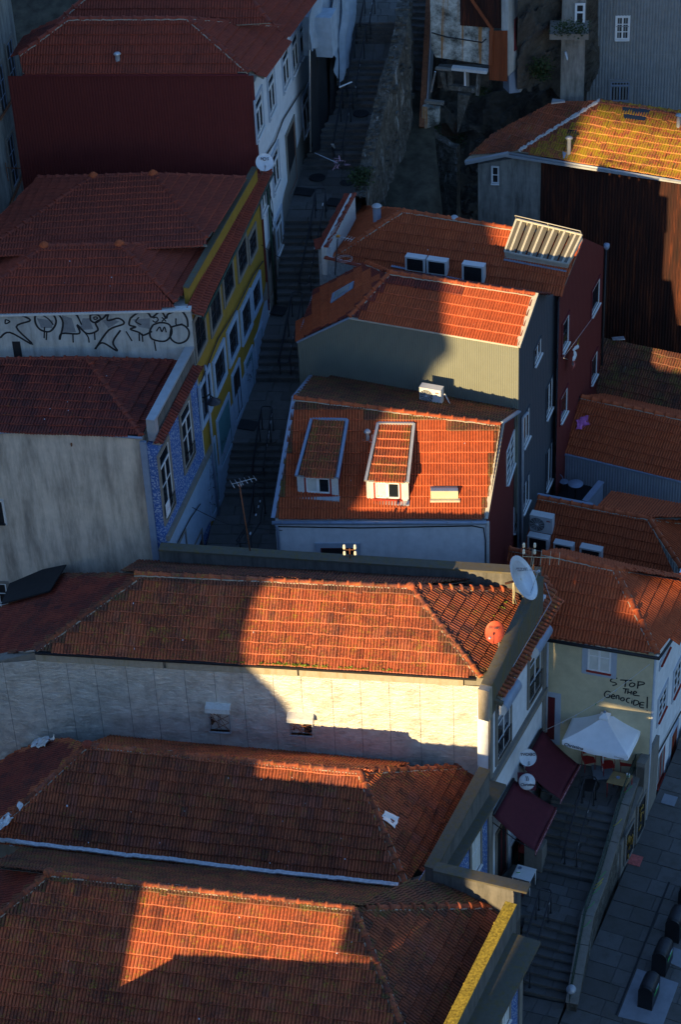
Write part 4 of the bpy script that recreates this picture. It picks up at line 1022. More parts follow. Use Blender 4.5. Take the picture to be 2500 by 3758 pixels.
wall(hM, fw, [(a[0], 8), (b[0], 8), (b[0], fw.px(1318, 980)[1]), (fw.px(1198, 952)[0], fw.px(1198, 952)[1]), (fw.px(1196, 918)[0], fw.px(1196, 918)[1]), (a[0], a[1])], 'foilbright', 'front_wall', .25)
caps(dk, fw.P(1196, 950, .02), fw.P(1325, 980, .02), 'tile_red', seed=58, r=.09, mortar=False, ln=.5)
# small porch roof beside the stairs
pp = P(1135, 1025, 11.5); plP = plane_d(pp, H(22), V((-math.cos(R(22)) * .9, math.sin(R(22)) * .9, -.43)))
rp = Roof(hM, 'porch_roof'); rp.slope(plP, [isect(1135, 1028, plP), isect(1170, 1012, plP), isect(1172, 965, plP), isect(1160, 965, plP)], 'tile_new', 'canal', w=.16, ex=.3, seed=59); rp.finish(40)
for x, y, s in ((1383, 758, 1.0), (1668, 800, .8)):
    f = P(x, y, 15.6); o = MB().lathe(f - V((0, 0, 1.2)), [(.16 * s, 0), (.16 * s, 1.15)], 14).build('flue', M['zincblue'], hM)
    MB().lathe(f, [(.0, .1), (.12 * s, .08), (.20 * s, .02), (.2 * s, -.01), (.1 * s, -.03)], 14).build('flue_cap', M['zinc'], o)
# ================================================================== street line
SL = [P(*q) for q in [(770, 2003, 8.8), (801, 1871, 8.8), (865, 1609, 10.2), (935, 1400, 10.4), (972, 1225, 11.5), (988, 1118, 11.8), (1064, 800, 13.9), (1100, 640, 14.2)]]
FY = Fac(SL[1], SL[3])      # ochre facade plane
FB = Fac(SL[4], SL[7])      # white facade plane
# ================================================================== house E (blue tiles)
eN = P(590, 1632, 15.6); eF = P(742, 1348, 15.6)
FE = Fac(eN - V((.12, 0, 0)), FY.W(-.2, 0)); 
E_f = P(522, 1603, 15.85); E_l = P(0, 1583, 15.85)
hE = thing('azulejo_house', vz(eN, 8), 'grey rendered gable house with blue tiled street front and dark tiled roof', 'house')
FEf = Fac(E_l, E_f)
E_R = PY(319, 1318, 64.0); plEf = plane3(E_l, E_f, E_R)
rE = Roof(hE)
eR = isect(319, 1318, plEf)
rE.slope(plEf, [isect(-60, 1322, plEf), isect(-60, 1585, plEf), isect(520, 1603, plEf), eR], 'tile_dark', 'lusa', w=.205, ex=.40, jit=.008, seed=61)
plEr = plane_d(eR, isect(520, 1603, plEf) - eR, H(16))
rE.slope(plEr, [eR, isect(520, 1603, plEr), isect(622, 1400, plEr), isect(652, 1328, plEr)], 'tile_dark', 'lusa', w=.205, ex=.40, jit=.008, seed=62)
dk = rE.finish(deckmat='black')
caps(dk, isect(-60, 1322, plEf), eR, 'tile_red', seed=61, mortar=False); caps(dk, isect(520, 1603, plEf), eR, 'tile_red', seed=62, mortar=False); caps(dk, eR, isect(650, 1330, plEr), 'tile_red', seed=63, mortar=False)
pipe(hE, 'gutter', [E_l + V((-.6, -.08, 0)), P(160, 1575, 15.85) + V((0, -.08, 0)), E_f + V((0, -.08, 0))], .05, 'zincblue')
xr = FEf.len
wall(hE, FEf, [(-1, 8), (xr, 8), (xr, 15.82), (-1, 15.82)], 'greystucco', 'gable_wall', .3)
pd = MB().box(FEf.W(xr + .02, 12.2, .05), FEf.t * .22, FEf.n * .12, V((0, 0, 7.0))).build('corner_pilaster', M['zincblue'], hE)
# iron ring and window at the picture edge
c = FEf.P(531, 1646, .03); MB().tube([c + FEf.t * math.cos(a) * .07 + V((0, 0, math.sin(a) * .07)) for a in [k * math.pi / 6 for k in range(12)]], .014, 5, True).build('iron_ring', M['darkmetal'], hE)
winpx(hE, FEf, (-40, 1915), (6, 1840), sur='whitedirty', sw=.08, frame='darkmetal', nx=1, ny=2, glass='black')
winpx(hE, FEf, (-30, 2210), (22, 2140), sur='stone', sw=.1, frame='whitepaint', nx=2, ny=2, glass='black')
MB().box(FEf.P(262, 1632, .03), FEf.t * .04, FEf.n * .06, V((0, 0, .12))).build('iron_hook', M['rustiron'], hE)
wall(hE, FE, [(0, 6), (FE.len, 6), (FE.len, 15.5), (0, 15.5)], 'azulejo', 'street_wall', .4, 0, True)
# parapet with concrete coping
p0, p1 = P(545, 1538, 16.35), P(690, 1268, 16.5); FEp = Fac(p0, p1)
MB().prism([p0 - V((0, 0, 1.1)), p1 - V((0, 0, 1.1)), p1, p0], FEp.n * .22).build('parapet', M['concrete'], hE)
MB().bar(p0 + FEp.n * .1, p1 + FEp.n * .1, .32, .08).build('parapet_coping', M['zinc'], hE)
MB().box(p0 + FEp.n * .11 - V((0, 0, .35)), FEp.n * .3, FEp.t * .3, V((0, 0, .85))).build('corner_post', M['zinc'], hE)
plEs = plane3(P(592, 1632, 15.6), P(742, 1350, 15.6), P(700, 1350, 15.85))
rE2 = Roof(hE, 'eave_strip'); rE2.slope(plEs, [isect(592, 1634, plEs), isect(742, 1350, plEs), isect(702, 1344, plEs), isect(560, 1630, plEs)], 'tile_dark', 'canal', w=.17, ex=.4, seed=64); rE2.finish(80)
for bl, tr in (((606, 1908), (613, 1616)), ((679, 1722), (691, 1464))):
    w = winpx(hE, FE, bl, tr, sur='stone', sw=.16, frame='whitepaint', nx=2, ny=2, glass='glass', transom=.8, sill=False)
    balcony_rail(w, FE, FE.px(*bl), FE.px(*tr), .5)
zb = FE.px(604, 1990)[1]; trim(hE, 'belt_course', FE.W(-.1, zb, .05), FE.W(FE.len, zb, .05), .12, .22, 'stone')
MB().box(FE.W(FE.len / 2, zb - 1.4, .01), FE.t * FE.len, FE.n * .04, V((0, 0, 2.5))).build('ground_floor_render', M['paleblue'], hE)
for x in (640, 700): winpx(hE, FE, (x + 20, 2060), (x + 36, 1950), sur='stone', sw=.1, frame='darkred', nx=1, ny=1, glass='black', sill=False, name='door')
c = FE.P(617, 1865, .12); o = MB().box(c, FE.t * .42, FE.n * .02, V((0, 0, .55))).build('notice_board', M['sticker'], hE)
text_part(o, 'VENDE-SE', c + FE.n * .015, FE.t, V((0, 0, 1)), .1, 'printpink'); 
pipe(hE, 'wall_cable', [FE.P(620, 2060, .1), FE.P(660, 1975, .08), FE.P(700, 1900, .08), FE.P(735, 1850, .1)], .02, 'black')
pipe(hE, 'downpipe', [FE.W(FE.len - .1, 15.3, .1), FE.W(FE.len - .1, 8.6, .1)], .05, 'zincblue')

# ================================================================== ochre house (roofs D and C)
hD = thing('ochre_house', vz(FY.W(0, 9), 9), 'ochre street front with graffiti on its side wall and two hipped red roofs', 'house')
rD_ = Roof(hD)
D_l, D_r = PY(-60, 1149, 64.9), PY(655, 1133, 64.5); D_l.z = D_r.z
D_R = PY(439, 899, 67.3); plDf = plane3(D_l, D_r, D_R); dR0, dR1 = isect(163, 906, plDf), isect(439, 899, plDf)
rD_.slope(plDf, [dR0, isect(-60, 1078, plDf), isect(-60, 1150, plDf), isect(645, 1134, plDf), dR1], 'tile_red', 'lusa', w=.215, ex=.385, jit=.002, seed=71)
plDr = plane_d(dR1, isect(645, 1112, plDf) - dR1, H(16))
rD_.slope(plDr, [dR1, isect(645, 1112, plDr), isect(668, 1080, plDr), isect(762, 905, plDr), isect(755, 898, plDr)], 'tile_red', 'lusa', w=.215, ex=.385, jit=.002, seed=72)
plDl = plane_d(dR0, isect(-60, 1078, plDf) - dR0, H(10))
rD_.slope(plDl, [dR0, isect(-60, 1078, plDl), isect(-80, 960, plDl), isect(40, 910, plDl)], 'tile_red', 'lusa', jit=.003, seed=73)
# upper roof C
C_R = PY(562, 643, 72.0); C_e = D_R + V((0, .35, -.25)); C_l = V((-11, 67.7, C_e.z))
plCf = plane3(C_e, V((C_e.x - 5, C_e.y + .0, C_e.z)), C_R); cR0, cR1 = isect(343, 650, plCf), isect(562, 642, plCf)
rD_.slope(plCf, [cR0, isect(-60, 925, plCf), isect(-60, 940, plCf), isect(760, 905, plCf), isect(757, 880, plCf), cR1], 'tile_red', 'lusa', w=.215, ex=.385, jit=.002, seed=74)
plCr = plane_d(cR1, isect(757, 880, plCf) - cR1, H(16))
rD_.slope(plCr, [cR1, isect(757, 882, plCr), isect(775, 862, plCr), isect(905, 655, plCr), isect(900, 652, plCr)], 'tile_red', 'lusa', w=.215, ex=.385, jit=.002, seed=75)
plCl = plane_d(cR0, isect(-60, 925, plCf) - cR0, H(8))
rD_.slope(plCl, [cR0, isect(-60, 925, plCl), isect(-60, 860, plCl), isect(140, 655, plCl)], 'tile_red', 'lusa', jit=.003, seed=76)
dk = rD_.finish()
for a, b, s in ((dR0, dR1, 1), (isect(645, 1112, plDf), dR1, 2), (isect(-60, 1078, plDf), dR0, 3), (cR0, cR1, 4), (isect(757, 880, plCf), cR1, 5), (isect(-60, 925, plCf), cR0, 6), (dR1, isect(750, 902, plDr), 7), (cR1, isect(895, 655, plCr), 8), (isect(140, 655, plCl), cR0, 9)):
    caps(dk, a, b, 'tile_red', seed=70 + s, mortar=False)
for p in (dR0, dR1, cR0, cR1): MB().lathe(p + V((0, 0, .04)), [(.17, -.05), (.18, .04), (.12, .09), (.07, .14), (0, .16)], 10).build('ridge_boss', M['tile_new'], dk)
# graffiti wall
FG = Fac(V((D_l.x, D_l.y, 0)), V((-4.75, D_r.y - .03, 0)))
zg = D_r.z - .12; ug = FG.len
wall(hD, FG, [(-.5, 9), (ug, 9), (ug, zg + .05), (-.5, zg)], 'graffwall', 'graffiti_wall', .3)
MB().bar(FG.W(-.5, zg + .05, 0), FG.W(ug, zg + .1, 0), .3, .07).build('wall_coping', M['whitedirty'], hD)
MB().box(FG.P(64, 1290, .0), FG.t * .28, FG.n * .02, V((0, 0, .8))).build('wall_opening', M['black'], hD)
gf = MB()
def G(x, y): return (x / 1.2544, 850 + y / 1.2544)
strokes = [
 [(0, 380), (55, 375), (140, 408), (75, 440), (150, 520), (45, 465), (0, 490)], [(25, 405), (45, 415), (25, 425), (25, 405)],
 [(200, 375), (165, 385), (163, 420), (185, 452), (225, 462), (250, 440), (258, 410), (240, 380), (200, 375)], [(195, 385), (225, 405), (245, 430)], [(215, 465), (213, 500)], [(205, 440), (203, 492)],
 [(262, 372), (290, 420), (275, 498), (285, 470), (365, 470), (355, 430), (400, 470), (450, 455), (440, 420), (475, 400), (500, 372), (495, 410), (545, 400), (570, 425), (500, 455), (440, 540), (455, 520), (480, 515), (540, 550), (520, 510), (555, 455)],
 [(280, 375), (345, 380), (375, 430), (350, 372)], [(415, 385), (418, 410), (440, 420), (462, 405), (455, 388), (435, 382), (415, 385)], [(430, 395), (435, 405), (447, 402), (445, 394), (430, 395)],
 [(385, 460), (405, 485), (410, 512)], [(335, 470), (337, 512)], [(435, 465), (437, 500)],
 [(600, 400), (640, 372), (680, 375), (700, 395), (740, 368), (765, 400), (775, 380), (830, 365), (860, 400), (865, 440)],
 [(600, 400), (595, 430), (625, 440), (600, 450), (640, 465), (660, 478), (700, 460)], [(640, 395), (625, 415), (650, 430)], [(705, 430), (690, 460), (700, 495), (760, 505), (790, 470), (780, 430), (740, 420), (705, 430)], [(790, 440), (785, 490), (820, 515), (860, 500), (870, 460), (840, 430), (790, 440)],
 [(705, 400), (720, 395), (728, 408), (715, 418), (702, 410)], [(745, 395), (765, 415)], [(765, 395), (745, 415)], [(720, 460), (735, 440), (745, 462), (757, 440), (765, 465)], [(640, 470), (642, 505)], [(655, 470), (657, 508)], [(710, 505), (718, 550)], [(580, 460), (608, 505)], [(810, 400), (812, 430), (840, 425)]]
rg = random.Random(3)
for st in strokes:
    ribbon(gf, FG, smooth([G(*p) for p in st], 5), .05 if len(st) < 6 else .07, .006)
fills = [[(285, 385), (290, 465), (350, 465), (330, 400)], [(380, 400), (365, 455), (430, 450), (410, 400)], [(470, 410), (500, 445), (550, 415), (510, 400)], [(610, 405), (640, 440), (690, 450), (690, 400)], [(170, 400), (190, 445), (240, 445), (245, 410)]]
for f in fills:
    g1 = MB(); g1.add([FG.P(*G(*p), .004) for p in f], [(0, 1, 2, 3)]); g1.build('graffiti_fill', M['spraygrey'], hD)
o2 = gf.build('graffiti', M['spray'], hD)
# facade
uY0, uY1 = FY.px(735, 1430)[0], FY.px(975, 900)[0]
uY0 = (V((-4.75, D_r.y, 0)) - FY.a).dot(FY.t); uY1 = (SL[4] - FY.a).dot(FY.t) + 1.9; zY = 17.75
print('ochre u', uY0, uY1)
wall(hD, FY, [(uY0, 8), (uY1, 10), (uY1, zY), (uY0, zY)], 'ochre', 'street_wall', .4)
yo = [((722, 1312), (742, 1120)), ((777, 1221), (797, 1020)), ((824, 1113), (846, 932)), ((877, 1021), (897, 866)), ((917, 954), (934, 835))]
for bl, tr in yo: winpx(hD, FY, bl, tr, sur='stone', sw=.17, frame='darkmetal', nx=2, ny=3, glass='glass', sill=False, fw=.06)
for bl, tr in [((742, 1552), (763, 1360)), ((791, 1440), (816, 1265)), ((843, 1328), (864, 1165)), ((891, 1249), (912, 1082)), ((929, 1153), (948, 1015))]:
    winpx(hD, FY, bl, tr, sur='paleblue', sw=.19, frame='darkmetal', nx=2, ny=2, glass='glass', sill=False, fw=.05, proud=.07)
for bl, tr in [((778, 1890), (784, 1620)), ((811, 1712), (836, 1460)), ((909, 1468), (922, 1285)), ((946, 1378), (959, 1200))]:
    winpx(hD, FY, bl, tr, sur='paleblue', sw=.16, frame='teal', nx=1, ny=1, glass='teal', sill=False, fw=.05, name='door')
winpx(hD, FY, (865, 1545), (874, 1335), sur='paleblue', sw=.17, frame='black', nx=2, ny=1, glass='black', sill=False, name='door')
# plinth
pl_ = [(u_, z_) for u_, z_ in ((uY0 + .3, 8), (uY1, 10), (uY1, 13.2), ((SL[3] - FY.a).dot(FY.t), 11.7), ((SL[2] - FY.a).dot(FY.t), 11.5), ((SL[2] - FY.a).dot(FY.t), 10.9), (uY0 + .3, 10.1))]
MB().prism([FY.W(u_, z_, .02) for u_, z_ in pl_], -FY.n * .04).build('plinth', M['paleblue'], hD)
db = MB(); rg = random.Random(9)
for (cx_, cy_, sx, sy, n) in ((784, 1770, 14, 90, 16), (916, 1360, 10, 45, 12), (822, 1640, 10, 30, 6)):
    for i in range(n):
        x, y = cx_ + rg.uniform(-sx, sx), cy_ + rg.uniform(-sy, sy); ribbon(db, FY, smooth([(x, y), (x + rg.uniform(-5, 5), y + rg.uniform(-12, 12)), (x + rg.uniform(-6, 6), y + rg.uniform(-10, 10)), (x + rg.uniform(-4, 4), y + rg.uniform(-12, 12))], 3), .02, .05)
db.build('graffiti', M['spray'], hD)
# eave strip + parapet with lichen
plDs = plane3(FY.W(uY0 - .2, zY, .35), FY.W(uY1, zY, .35), FY.W(uY1, zY + .28, -.35))
rS2 = Roof(hD, 'eave_strip'); rS2.slope(plDs, [FY.W(uY0 - .05, zY, .35), FY.W(uY1 - .3, zY, .35), FY.W(uY1 - .3, zY + .22, -.2), FY.W(uY0 - .05, zY + .22, -.2)], 'tile_red', 'canal', w=.17, ex=.3, seed=77); rS2.finish(100)
pa, pb = P(674, 1058, zY + .75), P(928, 616, zY + .75)
MB().prism([FY.W(uY0, zY + .12, -.1), FY.W(uY1 - .5, zY + .12, -.1), FY.W(uY1 - .5, zY + .12, -.75), FY.W(uY0, zY + .12, -.75)], V((0, 0, -.2))).build('box_gutter', M['whitedirty'], hD)
MB().prism([pa - V((0, 0, 1.4)), pb - V((0, 0, 1.4)), pb, pa], FY.n * .16).build('parapet', M['ochre'], hD)
MB().bar(pa + V((0, 0, .02)) + FY.n * .08, pb + V((0, 0, .02)) + FY.n * .08, .22, .05).build('parapet_coping', M['concrete_moss'], hD)
pipe(hD, 'gutter', [FY.W(uY0 - .1, zY - .05, .42), FY.W(uY1 - .3, zY - .05, .42)], .05, 'greenmetal')
pipe(hD, 'downpipe', [FY.W(uY1 - .15, zY, .12), FY.W(uY1 - .15, 11, .12)], .05, 'greenmetal')
zt = FY.px(935, 1100)[1]
pipe(hD, 'wall_cable', [FY.P(738, 1400, .1), FY.P(800, 1245, .06), FY.P(870, 1130, .1), FY.P(930, 1010, .08), FY.P(965, 960, .1)], .025, 'black')
# bundle of cables at the house corner
mb = MB(); rg = random.Random(4)
for k in range(5):
    mb.tube([FY.W(uY1 - .05 + rg.uniform(-.1, .1), 17.3 - i * .55, .12 + rg.uniform(0, .1)) for i in range(12)], .018, 4)
mb.build('cable_bundle', M['black'], hD, kind='stuff')

# ================================================================== house B (white front, dark red side)
B_l, B_r = P(85, 271, 22.1), P(912, 269, 22.1)
B_R = P(690, 70, 23.55); plBf = plane3(B_l, B_r, B_R); b0_, b1_ = isect(250, 72, plBf), isect(690, 70, plBf)
hB = thing('white_front_house', vz(FB.W(0, 0), 12), 'tall house with white street front and dark red blind side wall', 'house')
rB = Roof(hB)
rB.slope(plBf, [b0_, isect(70, 205, plBf), isect(85, 272, plBf), isect(915, 268, plBf), b1_], 'tile_red', 'lusa', ex=.385, jit=.002, seed=81)
plBr = plane_d(b1_, isect(912, 265, plBf) - b1_, H(18))
rB.slope(plBr, [b1_, isect(912, 265, plBr), isect(968, 292, plBr), isect(1050, 150, plBr), isect(1010, 92, plBr)], 'tile_red', 'lusa', ex=.385, jit=.002, seed=82)
plBl = plane_d(b0_, isect(70, 205, plBf) - b0_, H(10))
rB.slope(plBl, [b0_, isect(70, 205, plBl), isect(62, 190, plBl), isect(120, 120, plBl), isect(190, 85, plBl)], 'tile_dark', 'lusa', seed=83)
B2 = b0_ + V((0, 1.2, -.45)); plB2 = (B2, plBf[1]); b2r = isect(990, 85, plB2)
rB.slope(plB2, [isect(150, 140, plB2), isect(330, -30, plB2), isect(905, -30, plB2), isect(992, 88, plB2)], 'tile_red', 'lusa', ex=.385, jit=.002, seed=84)
plB2r = plBr; s2 = V((0, 0, .0))
rB.slope(plBr, [isect(992, 90, plBr), isect(1050, 150, plBr), isect(1168, -30, plBr), isect(905, -30, plBr)], 'tile_red', 'lusa', ex=.385, jit=.002, seed=85)
dk = rB.finish()
caps(dk, b0_, b1_, 'tile_red', seed=81); caps(dk, isect(915, 268, plBf), b1_, 'tile_red', seed=82); caps(dk, isect(70, 205, plBf), b0_, 'tile_red', seed=83); caps(dk, b1_, isect(1030, 100, plBr), 'tile_red', seed=84); caps(dk, b2r, isect(905, -20, plB2), 'tile_red', seed=85, mortar=False); caps(dk, isect(150, 135, plB2), isect(330, -20, plB2), 'tile_red', seed=86)
FBf = Fac(B_l, V((FB.a.x, FB.a.y, 0)) + FB.t * ((vz(B_r, 0) - FB.a).dot(FB.t)))
ub0 = (V((B_r.x, B_r.y, 0)) - FB.a).dot(FB.t); print('B', ub0, (B_r - FB.a).dot(FB.n))
corrug(hB, FBf, [(-.6, 22.0), (FBf.len + .05, 22.0)], 12, 'cladred', .11, .014, 'side_cladding')
trim(hB, 'edge_flashing', B_l + FBf.n * .06 - V((0, 0, .05)), B_r + FBf.n * .06 - V((0, 0, .05)), .1, .07, 'darkred')
zBe = FB.px(968, 290)[1] - .1; print('zBe', zBe)
wall(hB, FB, [(ub0 + .02, 9), (ub0 + 11, 13), (ub0 + 11, 21.6), (ub0 + .02, 21.6)], 'white_fac', 'street_wall', .35)
wB = [((943, 513), (957, 330)), ((989, 433), (1001, 252)), ((1041, 335), (1054, 165)), ((1075, 279), (1087, 108)), ((1103, 223), (1118, 62)), ((962, 787), (973, 668)), ((1005, 708), (1017, 530)), ((1116, 500), (1130, 320)), ((1017, 937), (1030, 766))]
for bl, tr in wB: winpx(hB, FB, bl, tr, sur='surround', sw=.15, frame='whitepaint', nx=2, ny=1, glass='glass', transom=.72, fw=.09, sill=True)
for bl, tr in [((1062, 722), (1076, 440)), ((990, 1092), (1004, 860))]: winpx(hB, FB, bl, tr, sur='stone', sw=.16, frame='doorwood', nx=1, ny=1, glass='black', sill=False, name='door')
pipe(hB, 'wall_cable', [FB.P(975, 575, .06), FB.P(1010, 520, .1), FB.P(1040, 440, .06), FB.P(1090, 360, .08), FB.P(1130, 300, .06)], .03, 'black')
pl_ = [(ub0 + .3, 9), (ub0 + 11, 13), (ub0 + 11, 16.2), ((SL[6] - FB.a).dot(FB.t), 15.0), (0.0, 12.9), (ub0 + .3, 12.4)]
MB().prism([FB.W(u_, z_, .02) for u_, z_ in pl_], -FB.n * .04).build('plinth', M['stone'], hB)
f = isect(433, 228, plBf); o = MB().lathe(f, [(.09, -.1), (.09, .3)], 10).build('flue', M['zinc'], hB); MB().lathe(f + V((0, 0, .3)), [(0, .08), (.1, .06), (.15, .0), (.06, -.02)], 12).build('flue_cap', M['foilbright'], hB)

# ================================================================== old grey house at the left edge
FA = Fac(P(150, 640, 15.5), P(100, 640, 15.5) + V((0, 8, 0)))
aC = P(128, 640, 16.0); FA = Fac(aC + H(9) * -9, aC)
hA = thing('derelict_house', vz(FA.W(4, 0), 10), 'old stained grey house with broken windows cut by the left picture edge', 'house')
uA1 = FA.len
wall(hA, FA, [(-4, 5), (uA1, 5), (uA1, 27), (-4, 27)], 'oldwall', 'wall', .4)
wall(hA, Fac(FA.W(uA1, 0) - V((8, 0, 0)), FA.W(uA1, 0)), [(0, 5), (7.9, 5), (7.9, 27), (0, 27)], 'oldwall', 'side_wall', .3)
def winA(x, y, w_, h_):
    c = FA.px(x, y); return window(hA, FA, (c[0] - w_, c[1] - h_), (c[0] + w_, c[1] + h_), sur='stone', sw=.14, frame='zincblue', nx=2, ny=3, glass='black', sill=False)
winA(40, 235, .4, .9); winA(80, 510, .4, 1.0); winA(45, 590, .4, 1.0); winA(5, 330, .4, .9)
pipe(hA, 'pipe', [FA.P(88, 300, .1), FA.P(0, 440, .1)], .05, 'rustiron'); pipe(hA, 'pipe', [FA.P(122, 560, .1), FA.P(35, 760, .1)], .05, 'rustiron')
mb = MB()
for a, b in (((90, 455), (110, 520)), ((95, 465), (160, 465)), ((105, 508), (165, 465)), ((20, 600), (30, 665)), ((22, 617), (95, 620))): mb.bar(FA.P(*a, .08), FA.P(*a, .08) + (FA.P(*b, .5) - FA.P(*a, .08)), .04, .04)
mb.build('drying_rack', M['rustiron'], hA)

# ================================================================== netted scaffold house at the top
FF = Fac(FB.W(ub0 + 9.6, 0, .0), FB.W(ub0 + 20, 0, 0) + V((.6, 0, 0)))
hF = thing('netted_house', vz(FF.W(1, 0), 14), 'house behind torn pale scaffold netting beside the upper stairs', 'house')
wall(hF, FF, [(-1, 10), (9, 13), (9, 27), (-1, 27)], 'oldwall', 'wall', .4, -.3)
def net(F, pts_px, mat, name, off, seed, amp=.14):
    c = [F.P(x, y, off) for x, y in pts_px]; n = 18; mb = MB(); vv = []
    for j in range(n + 1):
        for i in range(n + 1):
            a, b = i / n, j / n; p = c[0].lerp(c[1], a).lerp(c[3].lerp(c[2], a), b)
            p = p + F.n * (MN.fractal(V((a * 4 + seed, b * 2.5, 2)), 1, 2, 4) * amp + .06 * math.sin(a * 15 + seed))
            vv.append(p)
    mb.add(vv, [(j * (n + 1) + i, j * (n + 1) + i + 1, (j + 1) * (n + 1) + i + 1, (j + 1) * (n + 1) + i) for j in range(n) for i in range(n)], True); return mb.build(name, M[mat], hF)
net(FF, [(1140, -60), (1215, -60), (1215, 155), (1135, 190)], 'netting', 'netting', .9, 1)
net(FF, [(1215, -60), (1265, -60), (1240, 320), (1215, 160)], 'netting', 'netting', 1.1, 2)
net(FF, [(1255, -60), (1325, -80), (1285, 215), (1243, 325)], 'netting', 'netting', 1.2, 3)
MB().box(FF.P(1175, 120, .9), FF.t * 1.0, FF.n * 1.2, V((0, 0, 1.7))).build('netted_bay', M['netting'], hF)
net(FF, [(1135, 188), (1218, 160), (1220, 530), (1150, 560)], 'netblack', 'black_netting', .75, 4, .08)
net(FF, [(1216, 150), (1246, 330), (1222, 525), (1218, 540)], 'netblack', 'black_netting', .95, 5, .08)
sc = MB()
for x in (1140, 1218): sc.tube([FF.P(x, 560, .8), FF.P(x - 5, -40, .8)], .03, 6)
sc.build('scaffold_pole', M['galv'], hF, kind='stuff')

# ================================================================== stair street
stairs = thing('stairs', SL[0], None, None, kind='structure')
def slab_row(parent, a, b, depth, n, h, ddir, name='step', rg=random, jit=.006, mat='slab', lip=0):
    """row of stone blocks from a to b (front top edge), going depth in ddir"""
    cuts = [0]; w = 1.0 / n
    for i in range(1, n): cuts.append(i * w + rg.uniform(-.25, .25) * w)
    cuts.append(1)
    for i in range(n):
        p, q = a.lerp(b, cuts[i] + .004), a.lerp(b, cuts[i + 1] - .004); mb = MB(); mb.cur = rg.random()
        mb.box((p + q) / 2 + ddir * depth / 2 - V((0, 0, h / 2 + rg.uniform(0, jit))), (q - p), ddir * (depth - .012), V((0, 0, h)), .006)
        mb.build(name, M[mat], parent)
def flight(parent, pl0, pr0, pl1, pr1, n, stones=3, seed=0, mat='slab'):
    """pl0/pr0 bottom left/right ground points, pl1/pr1 top ones (z = upper level)"""
    rg = random.Random(seed)
    for i in range(n):
        a, b = pl0.lerp(pl1, i / n), pr0.lerp(pr1, i / n); c = pl0.lerp(pl1, (i + 1) / n); z = pl0.z + (pl1.z - pl0.z) * (i + 1) / n
        dd = (c - a); dd.z = 0; dp = dd.length; dd.normalize(); a = vz(a, z); b = vz(b, z)
        rs_ = (pl1.z - pl0.z) / n
        slab_row(parent, a, b, dp + .08, stones, .075, dd, 'step', rg, mat=mat)
        MB().prism([a + dd * .05 - V((0, 0, .076)), b + dd * .05 - V((0, 0, .076)), b + dd * .05 - V((0, 0, rs_ + .3)), a + dd * .05 - V((0, 0, rs_ + .3))], dd * (dp + .1)).build('riser', M['joint'], parent)  # dark joint tone on the riser, painting shade between the steps
def landing(parent, l0, r0_, l1, r1, rows, cols, seed=0, jx=.3, name='paving_slab', mat='slab', h=.12, gap=.012, drop=0):
    rg = random.Random(seed)
    for j in range(rows):
        sh = rg.random(); cc = [0] + sorted(max(.04, min(.96, (i + sh * .8 + rg.uniform(-jx, jx) * .6) / cols)) for i in range(1, cols)) + [1]
        for i in range(len(cc) - 1):
            if cc[i + 1] - cc[i] < .03: continue
            g = gap
            def bl(u_, v_): return l0.lerp(r0_, u_).lerp(l1.lerp(r1, u_), v_)
            v0_, v1_ = j / rows, (j + 1) / rows
            W_ = (r0_ - l0).length; D_ = (l1 - l0).length
            q = [bl(cc[i] + g / W_, v0_ + g / D_), bl(cc[i + 1] - g / W_, v0_ + g / D_), bl(cc[i + 1] - g / W_, v1_ - g / D_), bl(cc[i] + g / W_, v1_ - g / D_)]
            dz = rg.uniform(-.012, .006) - drop; q = [p + V((0, 0, dz + rg.uniform(-.003, .003))) for p in q]
            c = sum(q, V((0, 0, 0))) / 4; e = .05
            mb = MB(); mb.cur = rg.random(); mb.prism(q, V((0, 0, -h))); mb.build(name, M[mat], parent)
def bed(parent, l0, r0_, l1, r1, dz=.05, name='paving_bed', mat='joint'):
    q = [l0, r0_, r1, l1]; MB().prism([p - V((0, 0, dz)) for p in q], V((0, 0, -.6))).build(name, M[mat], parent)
def LR(z, xl, yl, xr, yr): return P(xl, yl, z), P(xr, yr, z)
zz = [8.8, 8.8, 10.2, 10.4, 11.5, 11.8, 13.9, 14.2, 15.6, 15.7, 17.1, 17.4, 18.3, 18.4]
yl = [2030, 1823, 1612, 1402, 1232, 1118, 800, 623, 447, 397, 215, 162, 83, -60]
def lx(y):
    t_ = [(2030, 762), (1823, 812), (1612, 863), (1402, 933), (1232, 968), (1118, 990), (800, 1062), (623, 1112), (447, 1215), (397, 1225), (215, 1275), (162, 1280), (83, 1282), (-60, 1290)]
    for (y1, x1), (y0, x0) in zip(t_, t_[1:]):
        if y0 <= y <= y1: return x1 + (x0 - x1) * (y1 - y) / (y1 - y0)
    return t_[-1][1]
def rxs(y):
    t_ = [(2030, 1030), (1823, 1060), (1612, 1105), (1402, 1150), (1232, 1200), (1118, 1220), (800, 1310), (623, 1325), (447, 1365), (397, 1372), (215, 1418), (162, 1430), (83, 1445), (-60, 1455)]
    for (y1, x1), (y0, x0) in zip(t_, t_[1:]):
        if y0 <= y <= y1: return x1 + (x0 - x1) * (y1 - y) / (y1 - y0)
    return t_[-1][1]
ptsL = [P(lx(y) - 12, y, z) for y, z in zip(yl, zz)]; ptsR = [P(rxs(y) + 14, y - 0, z) for y, z in zip(yl, zz)]
kinds = ['L', 'F8', 'L', 'F6', 'L', 'F12', 'L', 'F8', 'L', 'F8', 'L', 'F5', 'L']
